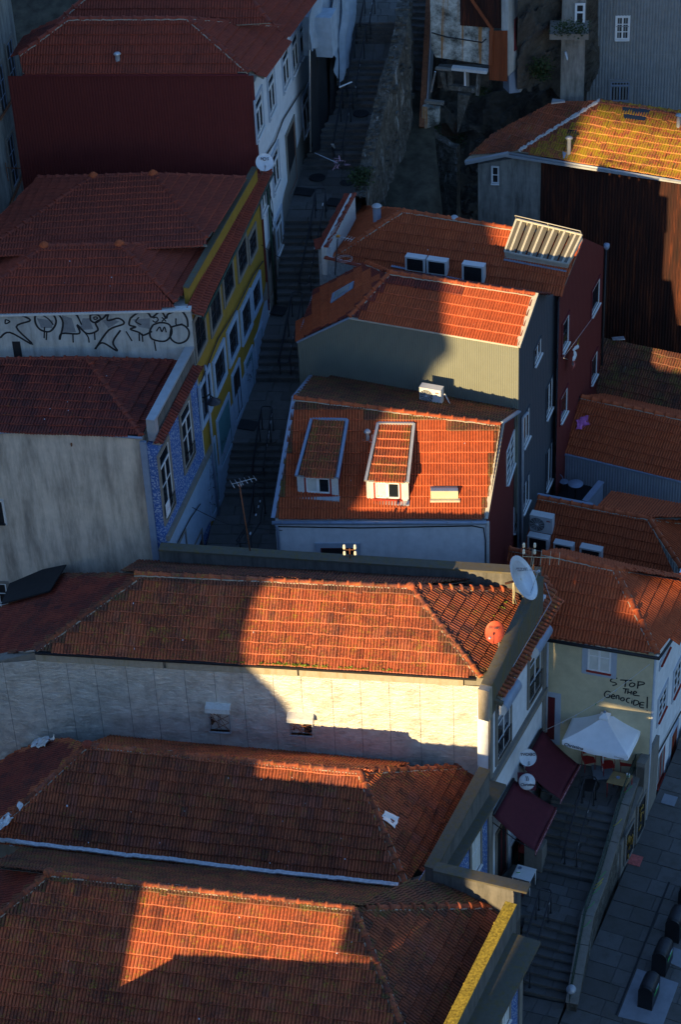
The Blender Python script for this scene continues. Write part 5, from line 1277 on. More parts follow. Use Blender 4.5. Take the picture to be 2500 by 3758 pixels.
for i, k in enumerate(kinds):
    if k == 'L':
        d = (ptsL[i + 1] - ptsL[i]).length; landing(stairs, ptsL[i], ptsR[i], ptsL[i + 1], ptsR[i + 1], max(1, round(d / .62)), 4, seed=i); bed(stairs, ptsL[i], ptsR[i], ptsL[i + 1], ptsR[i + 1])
    else: flight(stairs, ptsL[i], ptsR[i], ptsL[i + 1], ptsR[i + 1], int(k[1:]), 3, seed=i)
def ground_at(y):       # world height of stair street at survey row y
    for i in range(len(yl) - 1):
        if yl[i + 1] <= y <= yl[i]: return zz[i] + (zz[i + 1] - zz[i]) * (yl[i] - y) / (yl[i] - yl[i + 1])
    return zz[-1]
# stairs going down in front of the dormer house to the terrace (mostly hidden)
landing(stairs, ptsL[0] + V((.3, -2.2, -1.2)), ptsR[0] + V((1.5, -2.2, -1.2)), ptsL[0], ptsR[0], 2, 3, seed=90)
# manholes
def manhole(x, y, z, r=.35, sq=False):
    c = P(x, y, z) + V((0, 0, .012)); mb = MB()
    if sq: mb.box(c, H(20) * .62, H(110) * .85, V((0, 0, .03)))
    else: mb.lathe(c - V((0, 0, .02)), [(r, 0), (r, .03), (r * .93, .032), (0, .032)], 24)
    return mb.build('manhole_cover', M['black'], stairs)
manhole(1165, 653, 14.17, .34); manhole(1325, 418, 15.66, .34); manhole(1273, 672, 14.1, .3); manhole(1115, 705, 14.08, .3, True); manhole(1238, 745, 14.02, .42, True); manhole(1010, 1140, 11.78, .3, True); manhole(905, 1560, 10.25, .3, True)

# ================================================================== handrails
def rail(points, name_label, posts=3, w=.42, h=.9, mat='darkmetal', stickers=3, seed=0, base=None):
    """points: (x, y, ground z) bottom to top of the centre line; a closed double rail loop"""
    rg = random.Random(seed); pts = [P(*p) for p in points]; a, b = pts[0], pts[-1]
    d = V(((b - a).x, (b - a).y, 0)).normalized(); s = V((d.y, -d.x, 0)) * (w / 2); hh = V((0, 0, h))
    rt = thing('handrail', a, name_label, 'handrail', 'black tubular handrails along the stairs')
    top = MB(); L_ = [p + hh - s for p in pts]; R_ = [p + hh + s for p in pts]
    # rounded loop ends
    top.tube(L_ + [b + hh - s * .6 + d * .1, b + hh + s * .6 + d * .1] + R_[::-1] + [a + hh + s * .6 - d * .1, a + hh - s * .6 - d * .1], .024, 7, True); top.build('top_rail', M[mat], rt)
    low = MB(); low.tube([p - V((0, 0, .16)) for p in L_], .018, 6); low.build('lower_rail', M[mat], rt)
    for i in range(posts):
        f = (i + .15) / max(1, posts - .7); k = min(len(pts) - 2, int(f * (len(pts) - 1))); c = pts[k].lerp(pts[k + 1], f * (len(pts) - 1) - k)
        for sg in (-1, 1):
            pm = MB(); pm.tube([c + s * sg - V((0, 0, .03)), c + s * sg + hh], .018, 6); pm.lathe(c + s * sg, [(.05, .0), (.05, .012), (0, .012)], 8); pm.build('post', M[mat], rt)
    for i in range(stickers):
        f = rg.random() * .9; c = pts[0].lerp(pts[-1], f) ; q = R_[0].lerp(R_[-1], f); t_ = (R_[-1] - R_[0]).normalized()
        MB().tube([q, q + t_ * rg.uniform(.06, .14)], .028, 7).build('sticker', M['sticker'], rt)
    return rt
rail([(895, 2060, 9.0), (940, 1990, 8.85), (958, 1850, 8.85)], 'black handrail just behind the long house parapet, pasted with white stickers', 2, stickers=4, seed=1)
rail([(950, 1800, 8.8), (975, 1620, 10.2), (985, 1570, 10.25)], 'black handrail with a row of white stickers, left of the dormer house', 3, stickers=7, seed=2)
rail([(1045, 1400, 10.4), (1080, 1235, 11.5), (1095, 1150, 11.75)], 'black handrail left of the grey clad house', 3, stickers=2, seed=3)
rail([(1118, 1110, 11.8), (1160, 900, 13.2), (1178, 800, 13.9), (1180, 770, 14.0)], 'long black handrail between the white front and the skylight house', 4, stickers=4, seed=4)
rail([(1240, 620, 14.2), (1270, 447, 15.6), (1280, 400, 15.65)], 'black handrail with red and white tape tied to its lower end', 3, stickers=2, seed=5)
rail([(1290, 395, 15.7), (1320, 215, 17.1), (1330, 165, 17.3)], 'black handrail beside the pale scaffold netting', 3, stickers=6, seed=6)
rail([(1340, 160, 17.4), (1355, 83, 18.3), (1360, 40, 18.35)], 'topmost black handrail at the upper picture edge', 2, stickers=2, seed=7)
# tape on the handrail
mb = MB(); rg = random.Random(8); c = P(1245, 590, 15.2)
for i in range(16):
    p = c + V((rg.uniform(-.25, .25), rg.uniform(-.2, .2), rg.uniform(-.35, .25))); q = p + V((rg.uniform(-.25, .25), rg.uniform(-.1, .1), rg.uniform(-.25, .1))); mb.bar(p, q, .05, .004)
tp = mb.build('barrier_tape', M['printpink'], None); meta(tp, 'red and white barrier tape knotted round the handrail foot below the scaffold', 'barrier tape')
mb = MB(); mb.bar(P(1155, 562, 14.9), P(1240, 600, 15.0), .05, .004); mb.build('tape_strip', M['sticker'], tp)
# white board leaning + paper on wall
o = MB().bar(P(1245, 322, 17.2), P(1292, 302, 17.25), .06, .03).build('white_bar', M['whitepaint'], None); meta(o, 'white bar lying across the steps at the foot of the netting', 'bar')
o = MB().bar(P(1226, 545, 15.0), P(1220, 530, 15.4), .12, .02).build('white_board', M['whitepaint'], None); meta(o, 'narrow white board leaning on the black netting', 'board')
# ================================================================== R4 cream house with graffiti
R4_A, R4_B = P(1990, 2322, 8.9), P(2412, 2398, 8.9); R4_R = P(2258, 2090, 10.55)
pl4f = plane3(R4_A, R4_B, R4_R); r4R1 = isect(2258, 2090, pl4f); r4R0 = isect(1990, 2030, pl4f)
h4 = thing('cream_house', vz(R4_B, 1), 'cream house with writing sprayed above the parasol, white street side, hipped red tiled roof', 'house')
r4 = Roof(h4)
r4.slope(pl4f, [r4R0, r4R1, isect(2412, 2398, pl4f), isect(1960, 2318, pl4f)], 'tile_new', 'lusa', w=.215, ex=.40, jit=.004, seed=101)
pl4r = plane_d(r4R1, isect(2412, 2398, pl4f) - r4R1, H(24))
r4.slope(pl4r, [r4R1, isect(2412, 2398, pl4r), isect(2560, 2200, pl4r), isect(2560, 2120, pl4r)], 'tile_new', 'lusa', w=.215, ex=.4, jit=.004, seed=102)
t4 = (r4R1 - r4R0).normalized(); b4 = V((-t4.y, t4.x, 0)); pl4b = plane_d(r4R1, t4, down(b4, 33)); k4 = down(b4, 33) * 2
r4.slope(pl4b, [r4R0, r4R1, r4R1 + t4 * 3 + k4, r4R0 + k4], 'tile_new', 'lusa', seed=103)
dk = r4.finish(); caps(dk, r4R0, r4R1, 'tile_new', seed=101, r=.1); caps(dk, isect(2412, 2398, pl4f), r4R1, 'tile_new', seed=102, r=.1); caps(dk, r4R1, isect(2560, 2122, pl4r), 'tile_new', seed=103, r=.1)
# big canal tiles along the eave
pe = plane3(P(1985, 2335, 8.78), P(2425, 2402, 8.78), P(2200, 2300, 9.12))
re = Roof(h4, 'eave_course'); re.slope(pe, [isect(1975, 2332, pe), isect(2425, 2402, pe), isect(2395, 2330, pe), isect(1985, 2262, pe)], 'tile_new', 'canal', w=.2, ex=.36, jit=.006, seed=104, lift=.06); re.finish(100)
F4 = Fac(R4_A, R4_B); F4s = Fac(P(2402, 2420, 8.6), P(2402, 2420, 8.6) + H(25)); u4 = F4.px(2396, 2420)[0]
wall(h4, F4, [(-.5, 1), (u4, .2), (u4, 8.75), (-.5, 8.75)], 'cream', 'front_wall', .4, -.25)
F4 = Fac(R4_A - F4.n * .25, R4_B - F4.n * .25); F4s = Fac(F4.W(F4.px(2393, 2450)[0], 0), F4.W(F4.px(2393, 2450)[0], 0) + H(25))
wall(h4, F4s, [(0, 0), (9, 0), (9, 8.7), (0, 8.7)], 'white', 'street_wall', .4)
pipe(h4, 'gutter', [R4_A + V((-.3, -.12, -.1)), R4_B + V((.05, -.14, -.1)), isect(2530, 2225, pl4r) + V((.1, -.1, -.1))], .065, 'black')
pipe(h4, 'downpipe', [F4s.W(.08, 8.6, .08), F4s.W(.08, 3, .08), F4s.W(.02, .7, .08)], .05, 'pvc')
winpx(h4, F4, (2157, 2455), (2246, 2363), sur='surround', sw=.2, frame='whitepaint', nx=2, ny=2, glass='curtain', sill=True, sillmat='redpaint', fw=.06, proud=.02)
w = winpx(h4, F4, (1998, 2705), (2039, 2558), sur='surround', sw=.2, frame='darkred', nx=1, ny=1, glass='darkred', sill=False, name='door', proud=.03)
for bl, tr in (((2414, 2650), (2447, 2508)), ((2469, 2562), (2500, 2412)), ((2424, 2440), (2456, 2368))):
    winpx(h4, F4s, bl, tr, sur='surround', sw=.16, frame='whitepaint', nx=2, ny=3, glass='glass', sill=True, sillmat='redpaint', fw=.06, proud=.03)
winpx(h4, F4s, (2406, 2895), (2440, 2722), sur='white', sw=.1, frame='redpaint', nx=2, ny=1, glass='glass_l', sill=True, sillmat='redpaint', fw=.05)
winpx(h4, F4s, (2451, 2880), (2484, 2655), sur='surround', sw=.16, frame='redpaint', nx=2, ny=1, glass='doorwood', sill=False, name='door')
pipe(h4, 'wall_cable', [F4s.P(2396, 2800, .06), F4s.P(2440, 2720, .06), F4s.P(2500, 2610, .1)], .03, 'black')
tx = MB()
def G2(x, y): return (1700 + x / 1.96, 1950 + y / 1.96)
for st in [[(1110, 1055), (1070, 1060), (1062, 1078), (1095, 1088), (1103, 1100), (1075, 1108)], [(1130, 1068), (1215, 1072)], [(1172, 1070), (1165, 1118)], [(1215, 1088), (1198, 1100), (1205, 1116), (1228, 1112), (1236, 1096), (1215, 1088)], [(1262, 1078), (1255, 1130)], [(1255, 1080), (1300, 1085), (1300, 1098), (1262, 1106)],
           [(1150, 1130), (1195, 1134)], [(1172, 1132), (1165, 1165)], [(1188, 1142), (1184, 1168)], [(1212, 1146), (1208, 1172)], [(1186, 1156), (1210, 1160)], [(1225, 1165), (1248, 1160), (1240, 1148), (1225, 1158), (1228, 1176), (1270, 1182)],
           [(1062, 1155), (1035, 1148), (1017, 1170), (1028, 1192), (1052, 1192), (1055, 1175), (1038, 1176)], [(1068, 1190), (1090, 1186), (1082, 1172), (1066, 1186), (1075, 1202), (1092, 1200)], [(1102, 1205), (1104, 1182), (1120, 1180), (1122, 1208)], [(1140, 1196), (1133, 1208), (1145, 1218), (1160, 1210), (1155, 1196), (1140, 1196)], [(1202, 1200), (1182, 1200), (1176, 1222), (1196, 1234)], [(1216, 1216), (1213, 1238)], [(1218, 1204), (1219, 1206)], [(1232, 1212), (1228, 1248), (1262, 1240), (1260, 1220), (1232, 1212)], [(1305, 1232), (1278, 1230), (1272, 1262), (1302, 1268)], [(1276, 1246), (1300, 1248)], [(1326, 1188), (1324, 1272)], [(1323, 1284), (1325, 1288)]]:
    ribbon(tx, F4, smooth([G2(*p) for p in st], 4), .045, .012)
tx.build('graffiti', M['spray'], h4, kind=None)

# ================================================================== R3 roof with air conditioners, R2, R1
R3_A, R3_R = P(2000, 2040, 5.4), P(1975, 1826, 6.95); q3 = P(2380, 1903, 6.95); pl3 = plane3(R3_A, R3_R, q3)
h3 = thing('courtyard_house', P(2200, 2040, 0), 'low red tiled house behind the cream one, with air conditioners standing on its roof', 'house')
r3 = Roof(h3); r3.slope(pl3, [R3_R, q3, isect(2560, 2280, pl3), isect(2560, 2300, pl3), isect(1990, 2200, pl3), isect(1910, 2060, pl3)], 'tile_new', 'lusa', w=.215, ex=.37, jit=.004, seed=111)
h3v = isect(2560, 2280, pl3) - q3; pl3r = plane_d(q3, h3v, H(24))
r3.slope(pl3r, [q3, isect(2500, 2085, pl3r), isect(2600, 2100, pl3r), isect(2600, 1930, pl3r)], 'tile_new', 'lusa', w=.215, ex=.37, jit=.004, seed=112)
t3 = (q3 - R3_R).normalized(); b3 = V((-t3.y, t3.x, 0)); pl3b = plane_d(q3, t3, down(b3, 18)); k3 = down(b3, 18) * 2.2
r3.slope(pl3b, [R3_R + t3 * 2.3, q3, q3 + t3 * 3.5 + k3, R3_R + t3 * 2.3 + k3], 'tile_new', 'lusa', seed=113)
dk = r3.finish(); caps(dk, R3_R, q3, 'tile_new', seed=111, r=.1, ln=.44); caps(dk, isect(2500, 2085, pl3), q3, 'tile_new', seed=112, r=.1); caps(dk, q3, isect(2600, 1932, pl3r), 'tile_new', seed=113, r=.1)
box_house(h3, [isect(1910, 2060, pl3) - V((0, 0, .2)), isect(1990, 2240, pl3) - V((0, 0, .2)), isect(2560, 2300, pl3) - V((0, 0, .2))], -1, 'stone')
low = MB(); cp = [P(1865, 2055, 6.9), P(2105, 2065, 6.9)]
# ridge piece of the small roof at the foot of the red wall
plq = plane3(P(1850, 2160, 6.2), P(2080, 2200, 6.2), P(1880, 2012, 7.2))
rq = Roof(h3, 'lean_to_roof'); rq.slope(plq, [isect(1868, 2012, plq), isect(1945, 2030, plq), isect(2060, 2062, plq), isect(2060, 2200, plq), isect(1850, 2200, plq)], 'tile_new', 'lusa', w=.215, ex=.37, seed=114); dq = rq.finish(60)
caps(dq, isect(1868, 2014, plq), isect(1950, 2032, plq), 'tile_new', seed=115, r=.1)
# terrace with parapet
tz = 4.6
tf = [P(1985, 1818, tz), P(2140, 1850, tz), P(2215, 1752, tz), P(2020, 1700, tz)]
MB().prism([p + V((0, 0, 0)) for p in tf], V((0, 0, -.3))).build('terrace_floor', M['black'], h3)
pr0, pr1 = P(2140, 1838, 5.5), P(2200, 1765, 5.5); d_ = V(((pr1 - pr0).x, (pr1 - pr0).y, 0)).normalized(); n_ = V((d_.y, -d_.x, 0))
MB().prism([pr0 - V((0, 0, 1.5)), pr1 - V((0, 0, 1.5)), pr1, pr0], n_ * .18).build('terrace_parapet', M['zincblue'], h3)
trim(h3, 'parapet_coping', pr0 + n_ * .09, pr1 + n_ * .09, .26, .05, 'zincblue')
trim(h3, 'ridge_flashing', R3_R + V((0, .12, .08)), R3_R + t3 * 2.2 + V((0, .12, .08)), .12, .05, 'zincblue')

R2_A, R2_B = P(2048, 1658, 5.9), P(2500, 1765, 5.9); R2_R = P(2130, 1455, 7.35); R2_R2 = P(2500, 1537, 7.35); pl2 = plane3(R2_A, R2_B, R2_R)
h2 = thing('metal_side_house', P(2300, 1850, 0), 'red tiled house with corrugated blue grey metal wall above the small terrace', 'house')
r2 = Roof(h2); r2.slope(pl2, [isect(2134, 1458, pl2), isect(2560, 1550, pl2), isect(2560, 1775, pl2), isect(2052, 1656, pl2)], 'tile_new', 'lusa', w=.215, ex=.37, jit=.005, seed=121)
t2 = (R2_R2 - R2_R).normalized(); b2 = V((-t2.y, t2.x, 0)); pl2b = plane_d(isect(2134, 1458, pl2), t2, down(b2, 27)); o2 = isect(2134, 1458, pl2); k2 = down(b2, 27) * 2
r2.slope(pl2b, [o2, o2 + t2 * 6, o2 + t2 * 6 + k2, o2 + k2 + t2 * .3], 'tile_new', 'lusa', seed=122)
dk = r2.finish(); caps(dk, o2, isect(2560, 1550, pl2), 'tile_new', seed=121, r=.1, ln=.46)
F2 = Fac(R2_A, R2_B); corrug(h2, F2, [(-.1, 5.88), (F2.len + 1, 5.88)], 1, 'cladlightgrey', .115, .025, 'side_cladding')
trim(h2, 'edge_flashing', R2_A + F2.n * .06, R2_B + F2.n * .06 + F2.t * .6, .1, .08, 'zincblue')
trim(h2, 'verge_flashing', isect(2048, 1655, pl2), isect(2130, 1458, pl2), .08, .08, 'black', .03)

R1_R = P(2200, 1238, 7.6); R1_q = P(2520, 1305, 7.6); R1_A = P(2200, 1470, 5.9); pl1 = plane3(R1_R, R1_q, R1_A)
h1 = thing('mossy_shed', P(2350, 1520, 0), 'shed with a shaded, moss-grown old tiled roof below the rusty corrugated wall', 'shed')
r1 = Roof(h1); r1.slope(pl1, [R1_R, isect(2560, 1313, pl1), isect(2560, 1560, pl1), isect(2190, 1470, pl1)], 'tile_mossdk', 'lusa', w=.215, ex=.37, jit=.01, seed=131); dk = r1.finish()
box_house(h1, [isect(2190, 1475, pl1) - V((0, 0, .15)), isect(2560, 1565, pl1) - V((0, 0, .15))], 0, 'stone')
for x, y, s in ((2270, 1250, .5), (2195, 1300, .22)):
    o = MB().box(isect(x, y, pl1) + V((0, 0, .1)), V((s, 0, 0)), V((0, s * .8, -.1)), V((0, 0, .03)), .03).build('loose_sheet', M['foilbright'], h1)

# ================================================================== L house with bright lichen roof
zL = 13.9; L_A, L_B = P(1900, 560, zL), P(2500, 658, zL); L_R = P(2203, 374, 15.5); plL = plane3(L_A, L_B, L_R); lR = isect(2203, 374, plL)
hL = thing('lichen_roof_house', P(1984, 1200, 3), 'house with bright yellow lichen on its sunlit tiles above a dark rusty corrugated wall', 'house')
rL = Roof(hL); rL.slope(plL, [lR, isect(1904, 559, plL), isect(2560, 668, plL), isect(2560, 424, plL)], 'tile_moss', 'lusa', w=.22, ex=.37, jit=.008, seed=141)
plLl = plane3(lR, isect(1904, 559, plL), P(1702, 592, 13.4))
rL.slope(plLl, [lR, isect(1904, 559, plLl), isect(1868, 562, plLl), isect(1702, 592, plLl), isect(1808, 497, plLl), isect(1925, 470, plLl), isect(2030, 378, plLl)][:4] + [isect(1808, 497, plLl), isect(2030, 378, plLl)], 'tile_oldmid', 'lusa', w=.215, ex=.36, jit=.008, seed=142)
tl = (isect(2560, 424, plL) - lR).normalized(); bl_ = V((-tl.y, tl.x, 0))
dk = rL.finish()
caps(dk, lR, isect(2560, 424, plL), 'tile_moss', seed=141, mortar=True); 
hp = MB(); a, b = isect(1904, 559, plL), lR; rg = random.Random(3); k = 22
for i in range(k): hp.bar(a.lerp(b, i / k) + V((0, 0, .05)), a.lerp(b, (i + 1.05) / k) + V((0, 0, .05 + rg.uniform(0, .03))), .16 + rg.uniform(-.03, .05), .09)
hp.build('hip_mortar', M['whitedirty'], hL)
FL = Fac(L_A, L_B); FLl = Fac(P(1700, 596, 13.3), vz(L_A, 13.3)); ug_ = FL.px(1984, 580)[0]
corrug(hL, FL, [(ug_, zL), (FL.len + 1.5, zL)], 3, 'rust', .13, .03, 'rusty_cladding', off=-.08)
wall(hL, FL, [(-.2, 3), (ug_, 3), (ug_, zL - .1), (-.2, zL - .1)], 'oldwall', 'wall', .3, -.05)
uw = FLl.px(1754, 600)[0]; wall(hL, FLl, [(uw, 3), (FLl.len, 3), (FLl.len, 13.6), (uw, 13.2)], 'oldwall', 'wall', .3, -.05)
winpx(hL, FLl, (1806, 672), (1831, 613), sur='whitedirty', sw=.03, frame='whitepaint', nx=1, ny=2, glass='black', fw=.045)
trim(hL, 'gutter', isect(1850, 558, plL) + V((0, -.15, -.1)), L_B + V((0, -.15, -.08)), .14, .08, 'zinc')
trim(hL, 'gutter', P(1708, 598, 13.3) + V((0, -.1, .05)), L_A + V((-.4, -.1, 0)), .2, .14, 'zinc')
pipe(hL, 'gutter', [isect(1860, 552, plL) + V((0, -.15, -.05)), L_B + V((0, -.2, -.02))], .05, 'zinc')
f = isect(2088, 568, plL); o = MB().lathe(f, [(.09, -.05), (.09, .75)], 10).build('flue', M['zinc'], hL); MB().lathe(f + V((0, 0, .75)), [(0, .08), (.12, .06), (.17, .0), (.08, -.03)], 12).build('flue_cap', M['zinc'], o); MB().box(f + V((0, 0, .02)), V((.5, 0, -.02)), V((0, .4, .2)), V((0, 0, .03))).build('flue_flashing', M['zincblue'], o)
f = isect(2490, 470, plL); o = MB().lathe(f, [(.09, -.05), (.09, .55)], 10).build('flue', M['zinc'], hL); MB().lathe(f + V((0, 0, .55)), [(0, .08), (.12, .06), (.17, .0), (.08, -.03)], 12).build('flue_cap', M['zinc'], o)
for q in ([(2285, 398), (2388, 408), (2368, 448), (2292, 440)], [(2090, 478), (2122, 482), (2112, 512), (2070, 510)]):
    MB().prism([isect(x, y, plL) + plL[1] * .06 for x, y in q], plL[1] * .02).build('glass_tiles', M['glass'], hL)
MB().prism([P(2024, 384, 15.7), P(2075, 378, 15.7), P(2070, 372, 15.7), P(2028, 368, 15.7)], V((0, 0, .06))).build('loose_sheet', M['zinc'], hL)

# ================================================================== K corrugated building, upper right
K_c = P(2142, 375, 15.0); FK = Fac(K_c + V((0, 3, 0)), K_c + V((8, 2.2, 0)))
hK = thing('grey_corrugated_building', vz(FK.W(3, 0), 8), 'tall building clad in dull grey corrugated sheets, six-paned white window, upper right corner', 'building')
uk = FK.px(2142, 200)[0]
corrug(hK, FK, [(uk, 30), (uk + 9, 30)], 8, 'cladold', .13, .025, 'sheet_cladding')
for y in (0, 100, 205, 320): trim(hK, 'sheet_joint', FK.W(uk, FK.px(2150, y)[1], .028), FK.W(uk + 9, FK.px(2150, y)[1] - .0, .028), .012, .03, 'cladold')
MB().box(FK.W(uk, 19, -.5), FK.t * .06, FK.n * 1.0, V((0, 0, 22))).build('corner_sheet', M['zinc'], hK)
winpx(hK, FK, (2260, 146), (2311, 62), sur='whitepaint', sw=.04, frame='whitepaint', nx=2, ny=3, glass='black', fw=.06)
winpx(hK, FK, (2240, 372), (2311, 300), sur='cladold', sw=.1, frame='zincblue', nx=2, ny=1, glass='black', transom=.8, sill=False)
FK2 = Fac(P(1950, 100, 20) + V((0, 3.5, 0)), P(2150, 100, 20) + V((0, 3.5, 0)))
hK2 = thing('back_annexe', FK2.W(0, 12), 'small dark annexe with a white framed window left of the corrugated building', 'building')
a, b = FK2.px(2062, 100)[0], FK2.px(2150, 100)[0]
wall(hK2, FK2, [(a, 10), (b, 10), (b, 26), (a, 26)], 'oldwall', 'wall', .4)
winpx(hK2, FK2, (2112, 96), (2146, 16), sur='whitepaint', sw=.03, frame='whitepaint', nx=1, ny=1, glass='black', transom=.62, fw=.06)
MB().box(FK2.P(2090, 112, .5), FK2.t * 1.6, FK2.n * 1.4, V((0, 0, .25))).build('balcony', M['stone'], hK2)

# ================================================================== I house with rust stained wall
FI = Fac(P(1575, 250, 17.0), P(1800, 250, 17.0) + V((0, -.5, 0)))
hI = thing('stained_wall_house', FI.W(1, 0) + V((0, 0, 12)), 'derelict house at the top, white wall streaked with rust, rusty sheeting on its corner', 'house')
def fi(pts): return [FI.px(x, y) for x, y in pts]
zt_ = 24
wall(hI, FI, fi([(1578, -60), (1690, -60), (1796, 110), (1795, 240), (1600, 212), (1582, 180)]), 'stained', 'stained_wall', .4)
corrug(hI, FI, [(FI.px(1800, 105)[0], FI.px(1800, 105)[1]), (FI.px(1868, 105)[0], FI.px(1868, 105)[1])], FI.px(1830, 288)[1], 'rustpanel', .09, .025, 'rusty_sheet', off=.25)
q = fi([(1690, -60), (1868, -60), (1868, 106), (1800, 106)]); corrug(hI, FI, [(q[0][0], q[0][1]), (q[1][0], q[0][1])], q[2][1], 'rust', .12, .02, 'rusty_sheet', off=.06)
trim(hI, 'barge_board', FI.P(1690, -60, .32), FI.P(1808, 112, .32), .06, .12, 'rustpanel')
trim(hI, 'barge_board', FI.P(1806, 105, .32), FI.P(1800, 240, .32), .1, .14, 'rustpanel')
eI = FI.P(1866, 280, .2); FIs = Fac(eI, eI + H(28))
q = [FIs.px(x, y) for x, y in ((1866, -80), (2010, -80), (2010, 60), (1990, 120), (1970, 250), (1912, 340), (1911, 235), (1866, 282))]
mb = MB(); mb.prism([FIs.W(*p) for p in q[:1] + [q[1], q[2], q[3], q[4], q[5], q[6], q[7]]], -FIs.n * .3); mb.build('side_wall', M['cream'] if False else M['graffwall'], hI)
FIf = Fac(FIs.W(0, 0) , FIs.P(1911, 340)) 
MB().prism([FIs.P(1868, 284, -.05), FIs.P(1911, 236, -.05), FIs.P(1911, 340, -.05), FIs.P(1870, 345, -.05) + V((0, .0, 0))], V((-.2, .6, 0))).build('soffit', M['zincblue'], hI)
winpx(hI, FIs, (1890, 178), (1909, 60), sur='darkred', sw=.1, frame='darkred', nx=1, ny=1, glass='black', sill=False)
winpx(hI, FIs, (1962, 60), (1982, -60), sur='darkred', sw=.1, frame='darkred', nx=1, ny=1, glass='black', sill=False)
pipe(hI, 'wall_pipe', [FI.P(1585, 122, .06), FI.P(1640, 138, .06), FI.P(1770, 158, .06), FI.P(1785, 145, .06)], .025, 'black')

# ================================================================== retaining wall H beside the upper stairs
hH = thing('retaining_wall', P(1400, 700, 12), 'old rubble retaining wall climbing between the two flights of stairs, crumbling top', 'wall')
hw = [(1300, 720, 14.9), (1312, 650, 15.1), (1330, 560, 15.8), (1352, 470, 16.4), (1372, 395, 16.8), (1392, 300, 17.6), (1420, 215, 18.2), (1440, 140, 18.7), (1452, 70, 19.3), (1462, -60, 19.8)]
tp = [P(*q) for q in hw]
mb = MB(); N_ = len(tp); rg = random.Random(12)
nxw = H(112)
vv = []; ROW = 14; sub = []
for a, b in zip(tp, tp[1:]):
    for i in range(5): sub.append(a.lerp(b, i / 5))
sub.append(tp[-1])
for i, p in enumerate(sub):
    wid = .55 if i > 20 else .5
    for j in range(ROW + 1):
        if j == 0: q = p - V((0, 0, 1.2))
        elif j == 1: q = p + V((0, 0, rg.uniform(-.05, .05)))
        elif j == 2: q = p + nxw * wid + V((0, 0, rg.uniform(-.06, .04)))
        else:
            f = (j - 2) / (ROW - 2); q = p + nxw * (wid + .15 * f) - V((0, 0, 7 * f))
            dsp = MN.fractal(q * 1.6, 1, 2, 4) * .16; q = q + nxw * dsp
        vv.append(q)
n_ = ROW + 1
mb.add(vv, [(i * n_ + j, i * n_ + j + 1, (i + 1) * n_ + j + 1, (i + 1) * n_ + j) for i in range(len(sub) - 1) for j in range(ROW)]); mb.build('wall_face', M['rubble'], hH)
for i in range(0, 150):     # loose stones along the top and on the face
    k = rg.randrange(len(sub) - 1); p = sub[k].lerp(sub[k + 1], rg.random())
    if rg.random() < .62: c = p + nxw * rg.uniform(.05, .5) + V((0, 0, .02)); s_ = rg.uniform(.08, .2)
    else: c = p + nxw * (.56) - V((0, 0, rg.uniform(.2, 4))); s_ = rg.uniform(.12, .3)
    m1 = MB(); m1.cur = rg.random(); m1.box(c, V((s_, .02, .01)), V((.02, s_ * rg.uniform(.6, 1.2), 0)), V((0, 0, s_ * .6)), .03); m1.build('stone', M['rubble'], hH)
# second, narrower flight of stairs
st2 = thing('narrow_stairs', P(1520, 430, 12), None, None, kind='structure')
a0, a1, b0, b1 = P(1476, 438, 14.2), P(1560, 452, 14.2), P(1500, -60, 18.6), P(1572, -60, 18.6)
flight(st2, a0, a1, b0, b1, 20, 2, seed=33)
MB().prism([a0 - V((0, 0, .2)), a1 - V((0, 0, .2)), a1 - V((0, 0, 3)), a0 - V((0, 0, 3))], V((.1, .6, 0))).build('stair_base', M['rubble'], st2)
br = thing('stair_beam', P(1548, 450, 14.3), 'dark rusty beam along the right side of the narrow stairs', 'beam')
MB().bar(P(1549, 470, 14.5), P(1578, -60, 19.3), .22, .35).build('beam', M['darkred'] if False else M['rustiron'], br)
br2 = MB().bar(P(1566, 475, 14.0), P(1590, 60, 17.8), .1, 1.2).build('side_plank', M['galv'], br)
bk_ = thing('brick_pile', P(1460, 462, 14.2), 'small pile of red bricks at the foot of the narrow stairs', 'bricks')
rg = random.Random(2)
for i in range(12):
    c = P(1443 + (i % 4) * 15, 462 + rg.uniform(-3, 3), 14.2) + V((0, rg.uniform(-.1, .1), .05 + (i // 4) * .11)); MB().box(c, H(90 + rg.uniform(-15, 15)) * .17, H(rg.uniform(-15, 15)) * .2, V((0, 0, .1)), .006).build('brick', M['brickred'], bk_)

# ================================================================== rock, ruins and scrub between
def rockmass(name, outline, z0, thick, seed, mat='rock', amp=.8, label=None, kind=None, slope=(0, 0), res=46):
    """terrain patch: bumpy sheet spanned by four survey points"""
    c = outline; mb = MB(); vv = []; n = res
    for j in range(n + 1):
        for i in range(n + 1):
            a, b = i / n, j / n; p = c[0].lerp(c[1], a).lerp(c[3].lerp(c[2], a), b)
            d = MN.fractal(V((p.x * .7 + seed, p.y * .7, p.z * .7)), 1, 2, 6) * amp + MN.noise(V((p.x * 2.5, p.y * 2.5, p.z * 2.5 + seed))) * amp * .2
            vv.append(p + V((0, -.5, .8)).normalized() * d)
    mb.add(vv, [(j * (n + 1) + i, j * (n + 1) + i + 1, (j + 1) * (n + 1) + i + 1, (j + 1) * (n + 1) + i) for j in range(n) for i in range(n)], False)
    o = mb.build(name, M[mat]); 
    if kind: o['kind'] = kind
    return o
def q4(a, b, c, d): return [P(*a), P(*b), P(*c), P(*d)]
rockmass('rock_face', q4((1340, 860, 8.6), (1790, 900, 8.0), (1800, 430, 12.6), (1430, 470, 14.0)), 0, 0, 1, 'rock', .5, kind='structure')
rockmass('rock_face', q4((1570, 480, 13.0), (2150, 520, 12.0), (2160, 60, 17.5), (1560, 200, 15.5)), 0, 0, 5, 'rock', 1.3, kind='structure')
